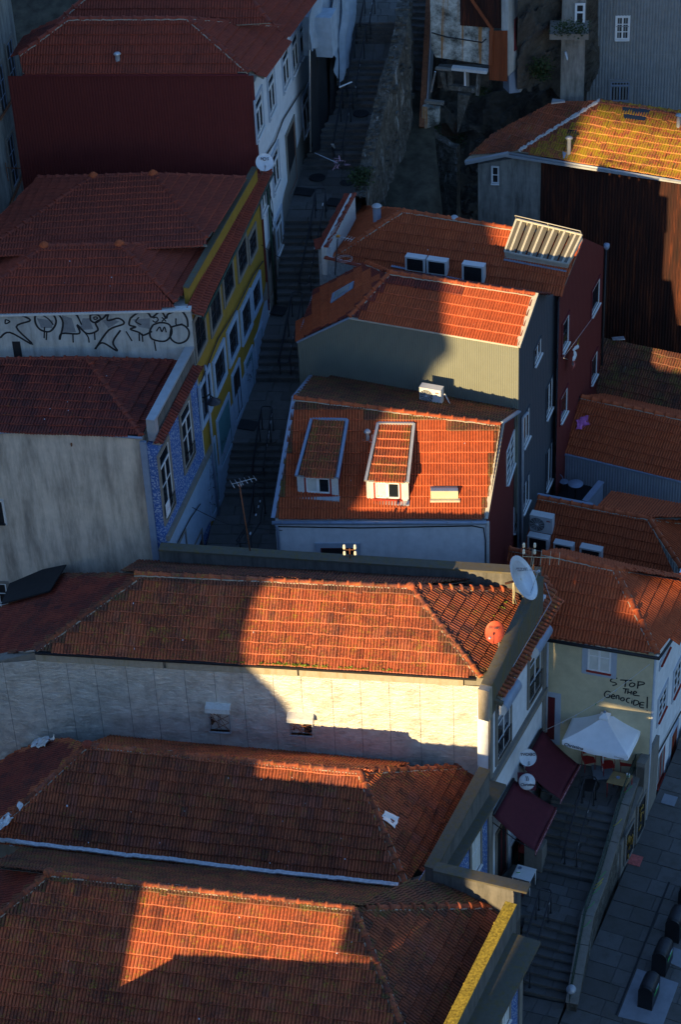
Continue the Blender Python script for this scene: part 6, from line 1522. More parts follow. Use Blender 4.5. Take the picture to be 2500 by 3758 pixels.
rockmass('rock_face', q4((1380, 900, 5.0), (2080, 900, 4.0), (2140, 560, 9.0), (1480, 500, 10.0)), 0, 0, 9, 'earth', .5, kind='structure')
rockmass('rock_face', q4((1900, 300, 16.5), (2200, 380, 13.0), (2200, -60, 20.0), (1900, -60, 21.0)), 0, 0, 12, 'rock', 1.2, kind='structure')
# ruined wall with broken top below the narrow stairs
FR = Fac(P(1440, 480, 13.5), P(1680, 560, 13.0))
rw = thing('ruined_wall', FR.W(0, 9), 'dark ruined rubble wall with a broken top edge below the narrow stairs', 'wall')
top = [(1436, 462), (1500, 472), (1560, 480), (1590, 492), (1600, 510), (1625, 520), (1650, 540), (1675, 545)]
pp_ = [FR.px(x, y) for x, y in top]; wall(rw, FR, [(pp_[0][0], 8)] + [(pp_[-1][0], 8)] + pp_[::-1], 'rubble', 'wall_face', .4)
rg = random.Random(6)
for i in range(110):
    x = rg.uniform(1500, 1670); y = 480 + (x - 1500) * .4 + rg.uniform(0, 170); s_ = rg.uniform(.1, .26); m1 = MB(); m1.box(FR.P(x, y, .0), FR.t * s_ * 1.4, FR.n * rg.uniform(.08, .18), V((0, 0, s_)), .03); m1.build('stone', M['rubble'], rw)
# ruins under the stained house
ru = thing('ruined_terrace', FI.W(1, 0) + V((0, 0, 10)), 'ruined terrace of posts and broken lintels under the rust-streaked wall', 'ruin')
def rub(name, a, b, w, h, mat, off=.0): MB().bar(FI.P(*a, off), FI.P(*b, off), w, h).build(name, M[mat], ru)
rub('lintel', (1660, 250), (1790, 264), .3, .12, 'whitedirty', .3); rub('lintel', (1600, 252), (1660, 258), .2, .08, 'stone', .2)
for x0, y0, x1, y1, w_, m_ in ((1708, 262, 1708, 322, .08, 'whitepaint'), (1716, 262, 1718, 320, .12, 'stone'), (1583, 340, 1598, 265, .07, 'galv'), (1622, 262, 1640, 330, .18, 'rubble'), (1655, 262, 1655, 330, .2, 'rubble'), (1760, 270, 1752, 350, .16, 'rubble')): rub('post', (x0, y0), (x1, y1), w_, w_, m_, .15)
rub('beam', (1650, 318), (1745, 330), .3, .2, 'rubble', .2); rub('beam', (1560, 372), (1630, 380), .2, .12, 'stone', .3)
wall(ru, FI, fi([(1560, 375), (1622, 382), (1620, 440), (1560, 460)]), 'stained', 'wall_remnant', .3, .5)
wall(ru, FI, fi([(1690, 330), (1735, 335), (1700, 440), (1690, 470)]), 'rubble', 'wall_remnant', .3, .5)
wall(ru, FI, fi([(1600, 258), (1790, 262), (1790, 330), (1600, 335)]), 'rock', 'back_wall', .3, -.3)
tri = FI.P(1830, 300, .6)
mb = MB()
for i in range(14): mb.bar(P(1590 + i * 7, 500, 12.6), P(1590 + i * 7, 450, 13.3), .02, .02)
o = mb.build('iron_fence_bars', M['rustiron'], ru, kind='stuff')
sp = thing('propping_pole', P(2125, 375, 14.5), 'long pale pole leaning against the rock left of the corrugated building', 'pole')
MB().tube([P(2125, 378, 14.8) , P(2075, 190, 17.4)], .055, 8).build('pole', M['galv'], sp)
# scrub and reeds
def scrub(name, area, n, mat, h, seed, thin=False, label=None):
    rg = random.Random(seed); mb = MB()
    for _ in range(n):
        x, y, z = [area[0][k] + (area[1][k] - area[0][k]) * rg.random() for k in (0, 1)] + [0]
        f = (y - area[0][1]) / (area[1][1] - area[0][1]); z = area[0][2] + (area[1][2] - area[0][2]) * f
        p = P(x, y, z); mb.cur = rg.random()
        if thin:
            d = V((rg.uniform(-.5, .5), rg.uniform(-.5, .3), rg.uniform(.7, 1.5))).normalized() * h * rg.uniform(.5, 1.3); mb.bar(p, p + d, .012, .012)
        else:
            for k in range(3):
                q = p + V((rg.gauss(0, .15), rg.gauss(0, .15), rg.uniform(0, h))); a = V((rg.uniform(-1, 1), rg.uniform(-1, 1), rg.uniform(-.4, .8))).normalized() * rg.uniform(.05, .12); b = a.cross(V((rg.uniform(-1, 1), rg.uniform(-1, 1), 1))).normalized() * a.length * .5
                mb.add([q, q + a * .5 + b, q + a, q + a * .5 - b], [(0, 1, 2, 3)])
    return mb.build(name, M[mat], None, kind='stuff')
scrub('dry_reeds', ((1380, 780, 8.0), (1700, 640, 10.2)), 420, 'twig', 1.3, 1, True)
for i, (x0, y0, z0, x1, y1, z1, n) in enumerate(((1370, 720, 11.0, 1420, 620, 12, 300), (1440, 620, 10.6, 1540, 540, 12, 400), (1560, 700, 9.5, 1640, 610, 10.6, 420), (1540, 520, 12.8, 1600, 440, 13.6, 350), (1740, 360, 15.2, 1775, 300, 16, 260), (1960, 300, 16.2, 2010, 250, 17.0, 260), (2040, 135, 18.6, 2150, 118, 19.0, 160), (1500, 780, 7.6, 1640, 700, 8.6, 400), (1690, 470, 12.2, 1760, 400, 13, 260))):
    scrub('shrubbery', ((x0, y0, z0), (x1, y1, z1)), n, 'leaf', .5, 20 + i)
scrub('shrubbery', ((1300, 690, 15.1), (1350, 640, 15.3)), 260, 'leaf', .35, 50)
rg = random.Random(77); cr = thing('rubble_slope', P(1500, 760, 7.5), 'tumbled rocks and rubble filling the dark gap behind the skylight house', 'rubble')
for i in range(230):
    x, y = rg.uniform(1330, 1790), rg.uniform(520, 800); f = (y - 430) / 430
    p = P(x, y, 12.8 - 4.3 * f); s_ = rg.uniform(.12, .5); m1 = MB(); m1.box(p + V((0, 0, .1)), H(rg.uniform(0, 180)) * s_, H(rg.uniform(0, 180)) * s_ * .8 + V((0, 0, .1)), V((rg.uniform(-.1, .1), rg.uniform(-.1, .1), s_ * .7)), s_ * .18); m1.build('rock', M['rock' if i % 3 else 'rubble'], cr)
scrub('dry_reeds', ((1340, 800, 8.4), (1700, 560, 11.4)), 700, 'twig', 1.0, 61, True)
scrub('shrubbery', ((1620, 640, 10.2), (1700, 520, 12.2)), 500, 'leaf', .5, 62)
scrub('shrubbery', ((1400, 640, 10.6), (1480, 560, 12.0)), 500, 'leaf', .6, 63)
# ================================================================== lower stairs, terrace, street on the right
ls = thing('lower_stairs', P(2000, 3660, 0), None, None, kind='structure')
f1 = (P(1870, 3634, 0), P(2074, 3680, 0), P(1938, 3320, 1.5), P(2136, 3378, 1.5)); flight(ls, *f1, 9, 3, seed=201)
L0, L1 = P(1845, 3300, 1.5), P(1880, 3168, 1.5); R0, R1_ = P(2136, 3378, 1.5), P(2187, 3243, 1.5)
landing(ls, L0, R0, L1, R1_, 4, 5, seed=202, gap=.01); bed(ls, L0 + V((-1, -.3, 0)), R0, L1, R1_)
f2 = (P(1968, 3190, 1.5), P(2187, 3243, 1.5), P(2028, 2916, 3.05), P(2268, 2970, 3.05)); flight(ls, *f2, 9, 3, seed=203)
T0, T1, T2, T3 = P(1985, 2905, 3.05), P(2268, 2970, 3.05), P(2020, 2690, 3.05), P(2372, 2760, 3.05)
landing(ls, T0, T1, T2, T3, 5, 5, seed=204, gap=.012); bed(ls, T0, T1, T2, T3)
c = P(2167, 2881, 3.05); MB().lathe(c, [(.33, 0), (.33, .012), (.3, .016), (0, .016)], 24).build('manhole_cover', M['black'], ls)
# plinth block at the facade
pb_ = MB(); pb_.prism([P(1925, 3095, 2.6), P(1990, 3118, 2.6), P(2008, 3080, 2.6), P(1950, 3055, 2.6)], V((0, 0, -1.3))); pb_.build('plinth_block', M['stone'], ls)
# street
gA, gB = P(2098, 3676, 0), P(2377, 3020, 1.0); gd = (gB - gA); gl = V((gd.y, -gd.x, 0)).normalized(); plG = plane_d(gA, gd, gl)
st = thing('street', gA, None, None, kind='structure')
def gq(x, y): return isect(x, y, plG)
g0, g1, g2, g3 = gA - gd * .35 - gl * .1, gA - gd * .35 + gl * 6.6, gA + gd * 1.7 - gl * .1, gA + gd * 1.7 + gl * 6.6
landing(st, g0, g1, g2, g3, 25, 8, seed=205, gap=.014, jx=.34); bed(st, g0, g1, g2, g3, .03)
h0, h1, h2, h3_ = gA - gd * .35 - gl * 2.6, gA - gd * .35 - gl * .1, V((f1[0].x - .2, f1[0].y, 0)), V((f1[1].x, f1[1].y, 0))
h0.z = h1.z = -.12
landing(st, h0, h1, h2, h3_, 4, 4, seed=206, gap=.014); bed(st, h0, h1, h2, h3_, .03)
trim(st, 'drain_channel', gq(2457, 3236) , gq(2262, 3722), .07, .03, 'black', .004)
for q in ([(2339, 3554), (2491, 3607), (2431, 3768), (2269, 3729)], [(2463, 3472), (2540, 3500), (2520, 3560), (2455, 3530)]):
    MB().prism([gq(*p) + V((0, 0, .02)) for p in q], V((0, 0, -.08))).build('concrete_pad', M['pad'], st)
for x, y, sq in ((2457, 2935, 1), (2330, 3155, 0)):
    MB().box(gq(x, y) + V((0, 0, .005)), gl * .5, gd.normalized() * .45, V((0, 0, .02))).build('utility_cover', M['pad' if sq else 'redcloth'], st)
# side wall with railing
sw = thing('stair_side_wall', f1[1], 'granite wall along the lower stairs, weathered pale on its street side, thin green railing on top', 'wall')
line = [f1[1] - V((.0, .25, 0)), f1[3], f2[1], f2[3], P(2330, 2812, 3.05)]; inn = [p + gl * .02 for p in line]
for a, b in zip(inn, inn[1:]):
    d_ = (b - a); nn_ = V((d_.y, -d_.x, 0)).normalized(); k = max(1, int(d_.length / .9))
    for i in range(k):
        p, q = a.lerp(b, i / k + .004), a.lerp(b, (i + 1) / k - .004)
        MB().prism([p - V((0, 0, 2.5 + p.z)), q - V((0, 0, 2.5 + q.z)), q + V((0, 0, .28)), p + V((0, 0, .28))], nn_ * .34).build('wall_section', M['rubble'], sw)
        MB().bar(p + nn_ * .17 + V((0, 0, .31)), q + nn_ * .17 + V((0, 0, .31)), .42, .07).build('coping_stone', M['stone'], sw)
top = MB()
up8 = V((0, 0, .95)); off_ = gl * .1
top.tube([p + off_ + up8 for p in inn], .018, 6); top.tube([p + off_ + V((0, 0, .42)) for p in inn], .012, 5); top.build('top_rail', M['greenmetal'], sw)
for a, b in zip(inn, inn[1:]):
    k = max(1, int((b - a).length / .14))
    for i in range(k): p = a.lerp(b, i / k) + off_; MB().bar(p + V((0, 0, .33)), p + up8, .014, .014).build('baluster', M['greenmetal'], sw)
rg = random.Random(5)
for i in range(9):
    t_ = rg.random(); k = rg.randrange(4); p = inn[k].lerp(inn[k + 1], t_) + off_ + V((0, 0, .6)); MB().tube([p, p + V((.12, -.05, .14)), p + V((.3, .1, .22))], .012, 4).build('rope_end', M['green' if i % 3 else 'yellowcloth'], sw)
o = MB().lathe(f1[1] + V((.15, -.3, 1.0)), [(.0, -.02), (.17, 0), (.15, .05), (0, .09)], 14, V((-.3, -.5, .8))).build('lamp_disc', M['zinc'], sw)
# high block of the terrace parapet with patterned doors
b0, b1 = P(2338, 2795, 4.1), P(2392, 2690, 4.1); d_ = (b1 - b0).normalized(); nn_ = V((d_.y, -d_.x, 0))
MB().prism([b0 - V((0, 0, 3.9)), b1 - V((0, 0, 3.9)), b1, b0], nn_ * .3).build('terrace_block', M['stone'], sw)
Fd = Fac(b0 + nn_ * .3 - d_ * 2.2, b1 + nn_ * .3)
MB().prism([Fd.W(.0, -.3, -.02), Fd.W(Fd.len, -.3, -.02), Fd.W(Fd.len, 3.9, -.02), Fd.W(2.2, 3.9, -.02), Fd.W(2.2, 3.0, -.02), Fd.W(0, 2.2, -.02)], -Fd.n * .25).build('street_face', M['stone'], sw)
rg = random.Random(14)
for bl, tr in (((2292, 3168), (2325, 3010)), ((2334, 3085), (2368, 2905))):
    w = winpx(sw, Fd, bl, tr, sur='stone', sw=.08, frame='black', nx=1, ny=1, glass='black', sill=False, name='door')
    c0, c1 = Fd.px(*bl), Fd.px(*tr); gmb = MB()
    for i in range(7):
        u_ = c0[0] + (c1[0] - c0[0]) * rg.uniform(.15, .85); z_ = c0[1] + (c1[1] - c0[1]) * rg.uniform(.1, .9); pts = [Fd.W(u_ + rg.uniform(-.12, .12), z_ + rg.uniform(-.25, .25), .04) for _ in range(4)]
        gmb.tube(pts, .03, 4)
    gmb.build('painted_pattern', M['printgold'], w, kind='stuff')

rail([(2085, 3208, 1.67), (2158, 2950, 3.05), (2166, 2925, 3.05)], 'black handrail up the stairs to the cafe terrace, right of the awnings', 3, stickers=2, seed=21)
rail([(1912, 3652, .1), (1990, 3378, 1.5), (2002, 3338, 1.5)], 'black handrail on the lowest flight, beside the nearest house', 3, stickers=1, seed=22)
# ================================================================== bins
def make_bin(p, lab):
    r = thing('waste_bin', p, lab, 'waste bin', 'black bins in a row on the street'); d = gd.copy(); d.z = 0; d.normalize(); s = gl
    W_, D_, Hh = .50, .80, .78; c = p + d * D_ / 2
    prof = [(-W_ / 2, 0), (-W_ / 2, Hh)] + [(-W_ / 2 * math.cos(a), Hh + W_ / 2 * math.sin(a)) for a in [math.pi * k / 10 for k in range(1, 10)]] + [(W_ / 2, Hh), (W_ / 2, 0)]
    MB().prism([p + s * a + V((0, 0, b)) for a, b in prof], d * D_).build('body', M['bin'], r)
    hd = MB(); pf = [(-W_ / 2 * 1.05 * math.cos(a), Hh + W_ / 2 * 1.05 * math.sin(a)) for a in [math.pi * k / 10 for k in range(0, 11)]]
    q = [p + s * a + V((0, 0, b)) + d * .1 for a, b in pf]; k = len(q); hd.add(q + [x + d * (D_ - .2) for x in q], [(i, i + 1, k + i + 1, k + i) for i in range(k - 1)], True); hd.build('lid', M['darkmetal'], r)
    MB().bar(p + s * (W_ / 2 + .012) + d * .15 + V((0, 0, Hh * .8)), p + s * (W_ / 2 + .012) + d * .62 + V((0, 0, Hh * .8)), .01, .12).build('label_strip', M['green'], r)
    MB().bar(p + s * (W_ / 2 + .012) + d * .35 + V((0, 0, Hh * .95)), p + s * (W_ / 2 + .012) + d * .62 + V((0, 0, Hh * .95)), .012, .06).build('label_strip', M['paleblue'], r)
    return r
for (x, y), lab in zip(((2366, 3702), (2416, 3576), (2465, 3455), (2512, 3342)), ('black round-topped bin standing alone on the pale concrete pad', 'second black bin counting up from the pale concrete pad', 'third black bin up the street, right of the drain line', 'farthest black bin, half cut by the right picture edge')): make_bin(gq(x, y), lab)

# ================================================================== terrace furniture
def chair(p, az, lab, parent=None):
    r = thing('chair', p, lab, 'chair', 'red plastic chairs of the stair cafe'); f = H(az); s = H(az + 90); U_ = V((0, 0, 1))
    mb = MB(); mb.box(p + U_ * .44, s * .42, f * .40, U_ * .025); mb.build('seat', M['redplastic'], r)
    for a in (-1, 1):
        for b in (-1, 1): MB().tube([p + s * .19 * a + f * .18 * b, p + s * .18 * a + f * .17 * b + U_ * .43], .014, 6).build('leg', M['redplastic'], r)
    bk = MB(); pts = [p + s * .2 * math.cos(t_) - f * (.2 - .0) + U_ * (.62 + .2 * math.sin(t_)) for t_ in [math.pi * k / 8 for k in range(9)]]; bk.tube([p + s * .2 - f * .19 + U_ * .44] + pts + [p - s * .2 - f * .19 + U_ * .44], .014, 6)
    bk.prism([p + s * .16 - f * .2 + U_ * .58, p - s * .16 - f * .2 + U_ * .58, p - s * .14 - f * .2 + U_ * .78, p + s * .14 - f * .2 + U_ * .78], f * .012); bk.build('backrest', M['redplastic'], r)
    ar = MB()
    for a in (-1, 1): ar.tube([p + s * .21 * a - f * .18 + U_ * .66, p + s * .23 * a + f * .1 + U_ * .64, p + s * .2 * a + f * .17 + U_ * .44], .013, 6)
    ar.build('armrest', M['redplastic'], r); return r
def table(corn, z, h, mat, legmat, lab):
    c = [P(x, y, z + h) for x, y in corn]; ctr = sum(c, V((0, 0, 0))) / 4; r = thing('table', vz(ctr, z), lab, 'table', 'small square cafe tables')
    MB().prism(c, V((0, 0, -.03))).build('tabletop', M[mat], r)
    for p in c: q = p.lerp(ctr, .08); MB().tube([vz(q, z), vz(q, z + h - .03)], .016, 6).build('leg', M[legmat], r)
    return r, ctr
tw, cw = table([(1901, 3170), (1970, 3188), (1947, 3233), (1879, 3215)], 1.5, .73, 'whitepaint', 'whitepaint', 'white square metal table on the landing below the maroon awnings')
tb_, cb = table([(2253, 2827), (2325, 2846), (2297, 2885), (2226, 2869)], 3.05, .73, 'wood', 'redplastic', 'wooden topped table with red legs on the terrace by the green railing')
def napkins(p, lab):
    r = thing('napkin_holder', p, lab, 'napkin holder'); MB().box(p + V((0, 0, .06)), V((.12, 0, 0)), V((0, .09, 0)), V((0, 0, .12)), .004).build('box', M['whitepaint'], r); MB().box(p + V((0, 0, .05)), V((.125, 0, 0)), V((0, .095, 0)), V((0, 0, .05))).build('green_band', M['green'], r)
def ashtray(p, lab):
    r = thing('ashtray', p, lab, 'ashtray'); MB().lathe(p, [(.03, 0), (.06, 0), (.07, .03), (.055, .03), (.045, .01), (0, .01)], 12).build('dish', M['zincblue'], r)
napkins(cw + V((-.2, .02, 0)), 'white and green napkin box on the white table'); ashtray(cw + V((-.12, .22, 0)), 'dark ashtray on the white table')
napkins(cb + V((.3, .1, 0)), 'white and green napkin box at the edge of the wooden table'); ashtray(cb + V((-.05, .05, 0)), 'small blue ashtray in the middle of the wooden table')
dS = H(azS)
chair(vz(P(1932, 3168, 1.5), 1.5) + V((0, .25, 0)), 200, 'red chair behind the white table, against the house plinth'); chair(P(1895, 3300, 1.5), 20, 'red chair in front of the white table, half hidden by the lichen-topped parapet')
chair(P(2160, 2820, 3.05), 170, 'left red chair under the edge of the big white parasol'); chair(P(2230, 2838, 3.05), 175, 'red chair right behind the wooden table under the parasol'); chair(P(2298, 2830, 3.05), 190, 'red chair nearest the green railing, right of the wooden table')
# parasol
ap = P(2223, 2628, 5.85); cc = [P(2126, 2567, 5.2), P(2381, 2611, 5.2), P(2305, 2775, 5.2), P(2063, 2716, 5.2)]; ctr = sum(cc, V((0, 0, 0))) / 4; ap = vz(ctr, 5.68)
um = thing('parasol', vz(ctr, 3.05), 'big square white parasol over the terrace tables, name printed on its corners', 'parasol')
cv = MB(); n = 10
for k in range(4):
    a, b = cc[k], cc[(k + 1) % 4]; vv = []
    for j in range(n + 1):
        for i in range(n + 1):
            e = a.lerp(b, i / n); p = ap.lerp(e, j / n); sag = -.10 * math.sin(math.pi * i / n) * (j / n); p = p + V((0, 0, sag - .05 * math.sin(math.pi * j / n))); vv.append(p)
    for i in range(n + 1): vv.append(vv[n * (n + 1) + i] + V((0, 0, -.2 + .02 * math.sin(i * 2))))
    cv.add(vv, [(j * (n + 1) + i, (j + 1) * (n + 1) + i, (j + 1) * (n + 1) + i + 1, j * (n + 1) + i + 1) for j in range(n + 1) for i in range(n)], True)
cv.build('canopy', M['canvas'], um)
vt = MB(); q = [ap.lerp(p, .14) + V((0, 0, .12)) for p in cc]; vt.add([ap + V((0, 0, .2))] + q + [x - V((0, 0, .08)) for x in q], [(0, 1, 2), (0, 2, 3), (0, 3, 4), (0, 4, 1), (1, 5, 6, 2), (2, 6, 7, 3), (3, 7, 8, 4), (4, 8, 5, 1)]); vt.build('vent_cap', M['canvas'], um)
MB().lathe(ap + V((0, 0, .18)), [(.05, 0), (.05, .06), (0, .08)], 10).build('finial', M['zincblue'], um)
MB().tube([vz(ctr, 3.05), ap], .03, 8).build('pole', M['whitepaint'], um)
for p in cc: MB().tube([ap - V((0, 0, .1)), p - V((0, 0, .05))], .012, 5).build('rib', M['galv'], um)
MB().box(vz(ctr, 3.09), V((.7, 0, 0)), V((0, .7, 0)), V((0, 0, .08))).build('base', M['pad'], um)
a, b = cc[3], cc[2]; d_ = (b - a).normalized(); nf = V((d_.y, -d_.x, 0)); nf = nf if nf.y < 0 else -nf
text_part(um, 'Christina', a + d_ * .42 - V((0, 0, .13)) + nf * .03, d_, V((0, 0, 1)), .19, 'print', ital=.3, bold=.004); text_part(um, 'Christina', b - d_ * .3 - V((0, 0, .13)) + nf * .03, d_, V((0, 0, 1)), .1, 'print')
# string of little flags
fl_ = thing('flag_string', P(1995, 2680, 7.0), 'thin string with small coloured flags crossing in front of the cream wall', 'string')
sa, sb = FS.P(1994, 2682, .1), F4.P(2385, 2437, .1); k = 16; pts = [sa.lerp(sb, i / k) - V((0, 0, .25 * math.sin(math.pi * i / k))) for i in range(k + 1)]
MB().tube(pts, .007, 4).build('cord', M['sticker'], fl_)
for i in (3, 5, 8, 9, 11): MB().prism([pts[i], pts[i] + (pts[i + 1] - pts[i]) * .25, pts[i] - V((0, 0, .12))], V((0, .004, 0))).build('flag', M['paleblue' if i % 2 else 'green'], fl_)

# ================================================================== awnings
def awning(w0, w1, o0, o1, zw, zo, lab):
    """w far/near at the wall, o far/near outer edge (survey points)"""
    a, b = FS.P(*w0, .08), FS.P(*w1, .08); c, d = P(*o1, zo), P(*o0, zo)
    zm = (a.z + b.z) / 2; a.z = b.z = zm
    r = thing('awning', (a + b) / 2, lab, 'awning', 'maroon awnings over the cafe front'); mb = MB(); n = 8; vv = []
    for j in range(n + 1):
        for i in range(n + 1): p = a.lerp(b, i / n).lerp(d.lerp(c, i / n), j / n); vv.append(p + V((0, 0, -.09 * math.sin(math.pi * j / n) - .03 * math.sin(math.pi * i / n) + MN.noise(p * 2.2) * .035)))
    mb.add(vv, [(j * (n + 1) + i, j * (n + 1) + i + 1, (j + 1) * (n + 1) + i + 1, (j + 1) * (n + 1) + i) for j in range(n) for i in range(n)], True)
    o = mb.build('fabric', M['awning'], r); md = o.modifiers.new('s', 'SOLIDIFY'); md.thickness = .01
    MB().prism([d, c, c - V((0, 0, .26)), d - V((0, 0, .26))], (c - a).normalized() * .01 * V((1, 1, 0)).length * V((1, 0, 0)) if False else FS.n * .01).build('valance', M['awning'], r)
    MB().tube([d, c], .025, 8).build('front_bar', M['darkred'], r); MB().tube([a, b], .05, 8).build('roller', M['darkmetal'], r)
    for p, q in ((a, d), (b, c)): MB().tube([p - V((0, 0, .35)), p.lerp(q, .55) - V((0, 0, .25)), q], .018, 6).build('folding_arm', M['darkmetal'], r)
    t_ = (d - c).normalized(); nn_ = V((t_.y, -t_.x, 0)); nn_ = nn_ if nn_.x > 0 else -nn_
    m_ = c.lerp(d, .5); text_part(r, 'CULTURAL POR CONTÁGIO', c.lerp(d, .62) - V((0, 0, .13)) + nn_ * .02, t_, V((0, 0, 1)), .13, 'printpink', bold=.003); text_part(r, 'Christina', c.lerp(d, .13) - V((0, 0, .13)) + nn_ * .02, t_, V((0, 0, 1)), .17, 'printpink', ital=.3, bold=.004)
    return r
def zof(F, x, y): return F.px(x, y)[1]
zw2 = zof(FS, 1848, 2920); zw1 = zof(FS, 1950, 2740)
awning((1886, 2857), (1810, 2990), (2042, 2962), (1964, 3122), zw2, zw2 - .75, 'lower maroon awning above the white table, lettering along its front edge')
awning((1988, 2677), (1912, 2805), (2126, 2806), (2056, 2932), zw1, zw1 - .75, 'upper maroon awning beside the parasol, lettering along its front edge')

for pts_, lb in (([FE.P(705, 1862, .1), P(820, 1900, 11.0), P(930, 1918, 10.7), FO.W(.3, zO - .45, .05)], 'black cable sagging across the stairs to the dormer house'), ([FY.P(960, 900, .1), P(1040, 932, 15.2), P(1160, 960, 14.6)], 'thin cable from the ochre front across the stairs')):
    o = MB(); pp2 = []
    for a, b in zip(pts_, pts_[1:]): pp2 += [a.lerp(b, k / 6) for k in range(6)]
    pp2.append(pts_[-1]); o.tube([p - V((0, 0, .25 * math.sin(math.pi * i / (len(pp2) - 1)))) for i, p in enumerate(pp2)], .014, 5); o = o.build('overhead_cable', M['black']); meta(o, lb, 'cable')
# ================================================================== dishes, antennas, lamp
def dish(name, c, n, r, mat, lab, txt=None, lnb=None, pole=None, depth=.14, up=V((0, 0, 1)), txtsize=.1, txtmat='print', rim=None, feed=.75):
    n = n.normalized(); R_ = thing(name, pole[0] if pole else c, lab, 'satellite dish'); mb = MB(); prof = [(r * k / 8, depth * r * 2 * ((k / 8) ** 2) * .8) for k in range(9)]
    prof2 = prof + [(r * 1.015, prof[-1][1] + .004), (r * 1.015, prof[-1][1] - .02), (0, -.02)]
    mb.lathe(c - n * depth * r, prof2[::1], 28, n); o = mb.build('reflector', M[mat], R_)
    x = up.cross(n).normalized(); y = n.cross(x)
    f = c + n * r * feed + (y * lnb[1] + x * lnb[0]) * r if lnb else c + n * r * feed - y * r * .55
    if lnb is not None and len(lnb) > 2:
        for a in (0, 2.09, 4.19): MB().tube([c + (x * math.cos(a + .5) + y * math.sin(a + .5)) * r * .72 + n * depth * r, f], .009, 5).build('feed_strut', M['galv'], R_)
        MB().lathe(f, [(0, -.08), (.05, -.08), (.05, .05), (.03, .07), (0, .07)], 10, n).build('feed_head', M['zinc'], R_)
    else:
        MB().tube([c - y * r * 1.0, f], .013, 6).build('feed_arm', M['galv' if mat != 'dishred' else 'dishred'], R_); MB().lathe(f, [(0, -.05), (.04, -.05), (.04, .04), (0, .05)], 8, (c - f)).build('feed_head', M['zinc'], R_)
    if pole: MB().tube([pole[0], pole[1], c - n * .1], .03 if r < .5 else .05, 8).build('mast', M['galv' if r < .5 else 'cream'], R_)
    if txt: text_part(R_, txt, c + n * (.05 * r * 2 + .02) + y * r * .35, x, y, txtsize, txtmat, bold=.004)
    return R_, x, y, n
B_, Rt, Up = -fwd, cam_r, cam_u
c = P(1919, 2122, 12.6); pb0 = P(1887, 2212, 11.2)
n_ = B_ * .5 + (Rt * .9 + Up * .43) * .87
o, x_, y_, nn_ = dish('big_dish', c, n_, .76, 'dish', 'largest dish, pale round reflector on a post behind the street parapet, dirty streaks', 'TELECABO', (.0, 0, 1), (pb0, vz(pb0, 12.2)), depth=.12, txtsize=.16, feed=.8, up=Up)
MB().tube([c - nn_ * .15, c - nn_ * .15 - Rt * .45 - Up * .12], .04, 8).build('motor_arm', M['rustiron'], o); MB().tube([c - Rt * .25, c - Rt * .3 - Up * .5, c - Rt * .2 - Up * .85], .012, 5).build('cable', M['cream'], o)
c = P(1817, 2320, 11.9); n_ = B_ * .78 + (Rt * -.95 + Up * .2) * .63; pp0 = P(1832, 2430, 10.6)
o, x_, y_, nn_ = dish('red_dish', c, n_, .36, 'dishred', 'small orange red dish fixed to the street parapet below the big pale one', 'TV CABO', None, (pp0, vz(pp0, 11.5)), depth=.1, txtsize=.1, up=Up)
c = PY(971, 597, 73.6); dish('round_dish', c, B_ + V((.15, 0, 0)), .33, 'dish', 'round white dish with black lettering at the corner of the white front', 'N   S', None, (c + V((-.15, .4, -.7)), c + V((-.1, .3, -.3))), depth=.08, txtsize=.15, up=Up)
o = MB(); a_ = c + B_ * .07 + Up * .11; o.tube([a_ + Rt * math.cos(t_) * .055 + Up * math.sin(t_) * .055 for t_ in [k * math.pi / 8 for k in range(16)]], .013, 5, True); ob = o.build('ring_mark', M['print'], bpy.data.objects['round_dish'])
c = FS.P(1938, 2779, .55); dish('wall_dish', c, B_ + Rt * .1, .29, 'dish', 'grey white dish with lettering on the white wall beside the upper awning', 'TVCABO', None, (FS.P(1925, 2830, .02), c - V((.1, 0, .3))), depth=.08, txtsize=.13, up=Up)
c = FS.P(1935, 2868, .55); r = thing('coffee_sign', c, 'round white coffee sign in a maroon box between the two awnings', 'sign')
MB().box(c - B_ * .12, Rt * .62, Up * .6, B_ * .12).build('sign_box', M['awning'], r); MB().lathe(c, [(0, .02), (.27, .02), (.28, 0), (.28, -.06)], 24, B_).build('sign_face', M['dish'], r)
text_part(r, 'Christina', c + B_ * .03 - Up * .1 + Rt * .02, Rt, Up, .13, 'print', bold=.004)
for dx in (-.03, .03): MB().tube([c + B_ * .04 + Rt * (dx + .02 * math.sin(k)) + Up * (.03 + k * .04) for k in range(5)], .012, 4).build('steam_mark', M['print'], r)
# street lamp on the ochre wall
c = FY.P(785, 1477, .75); lp = thing('street_lamp', c, 'dark round wall lamp seen from above on the ochre street front', 'street lamp', None)
MB().lathe(c, [(.26, 0), (.25, .04), (.12, .12), (.06, .2), (0, .21)], 20).build('lamp_shade', M['darkmetal'], lp); MB().lathe(c - V((0, 0, .03)), [(0, 0), (.2, 0), (.2, .03)], 16).build('lamp_glass', M['glass_l'], lp); MB().tube([c + V((0, 0, .18)), FY.P(770, 1470, .4) + V((0, 0, .25)), FY.P(752, 1462, .02)], .025, 6).build('bracket', M['darkmetal'], lp)
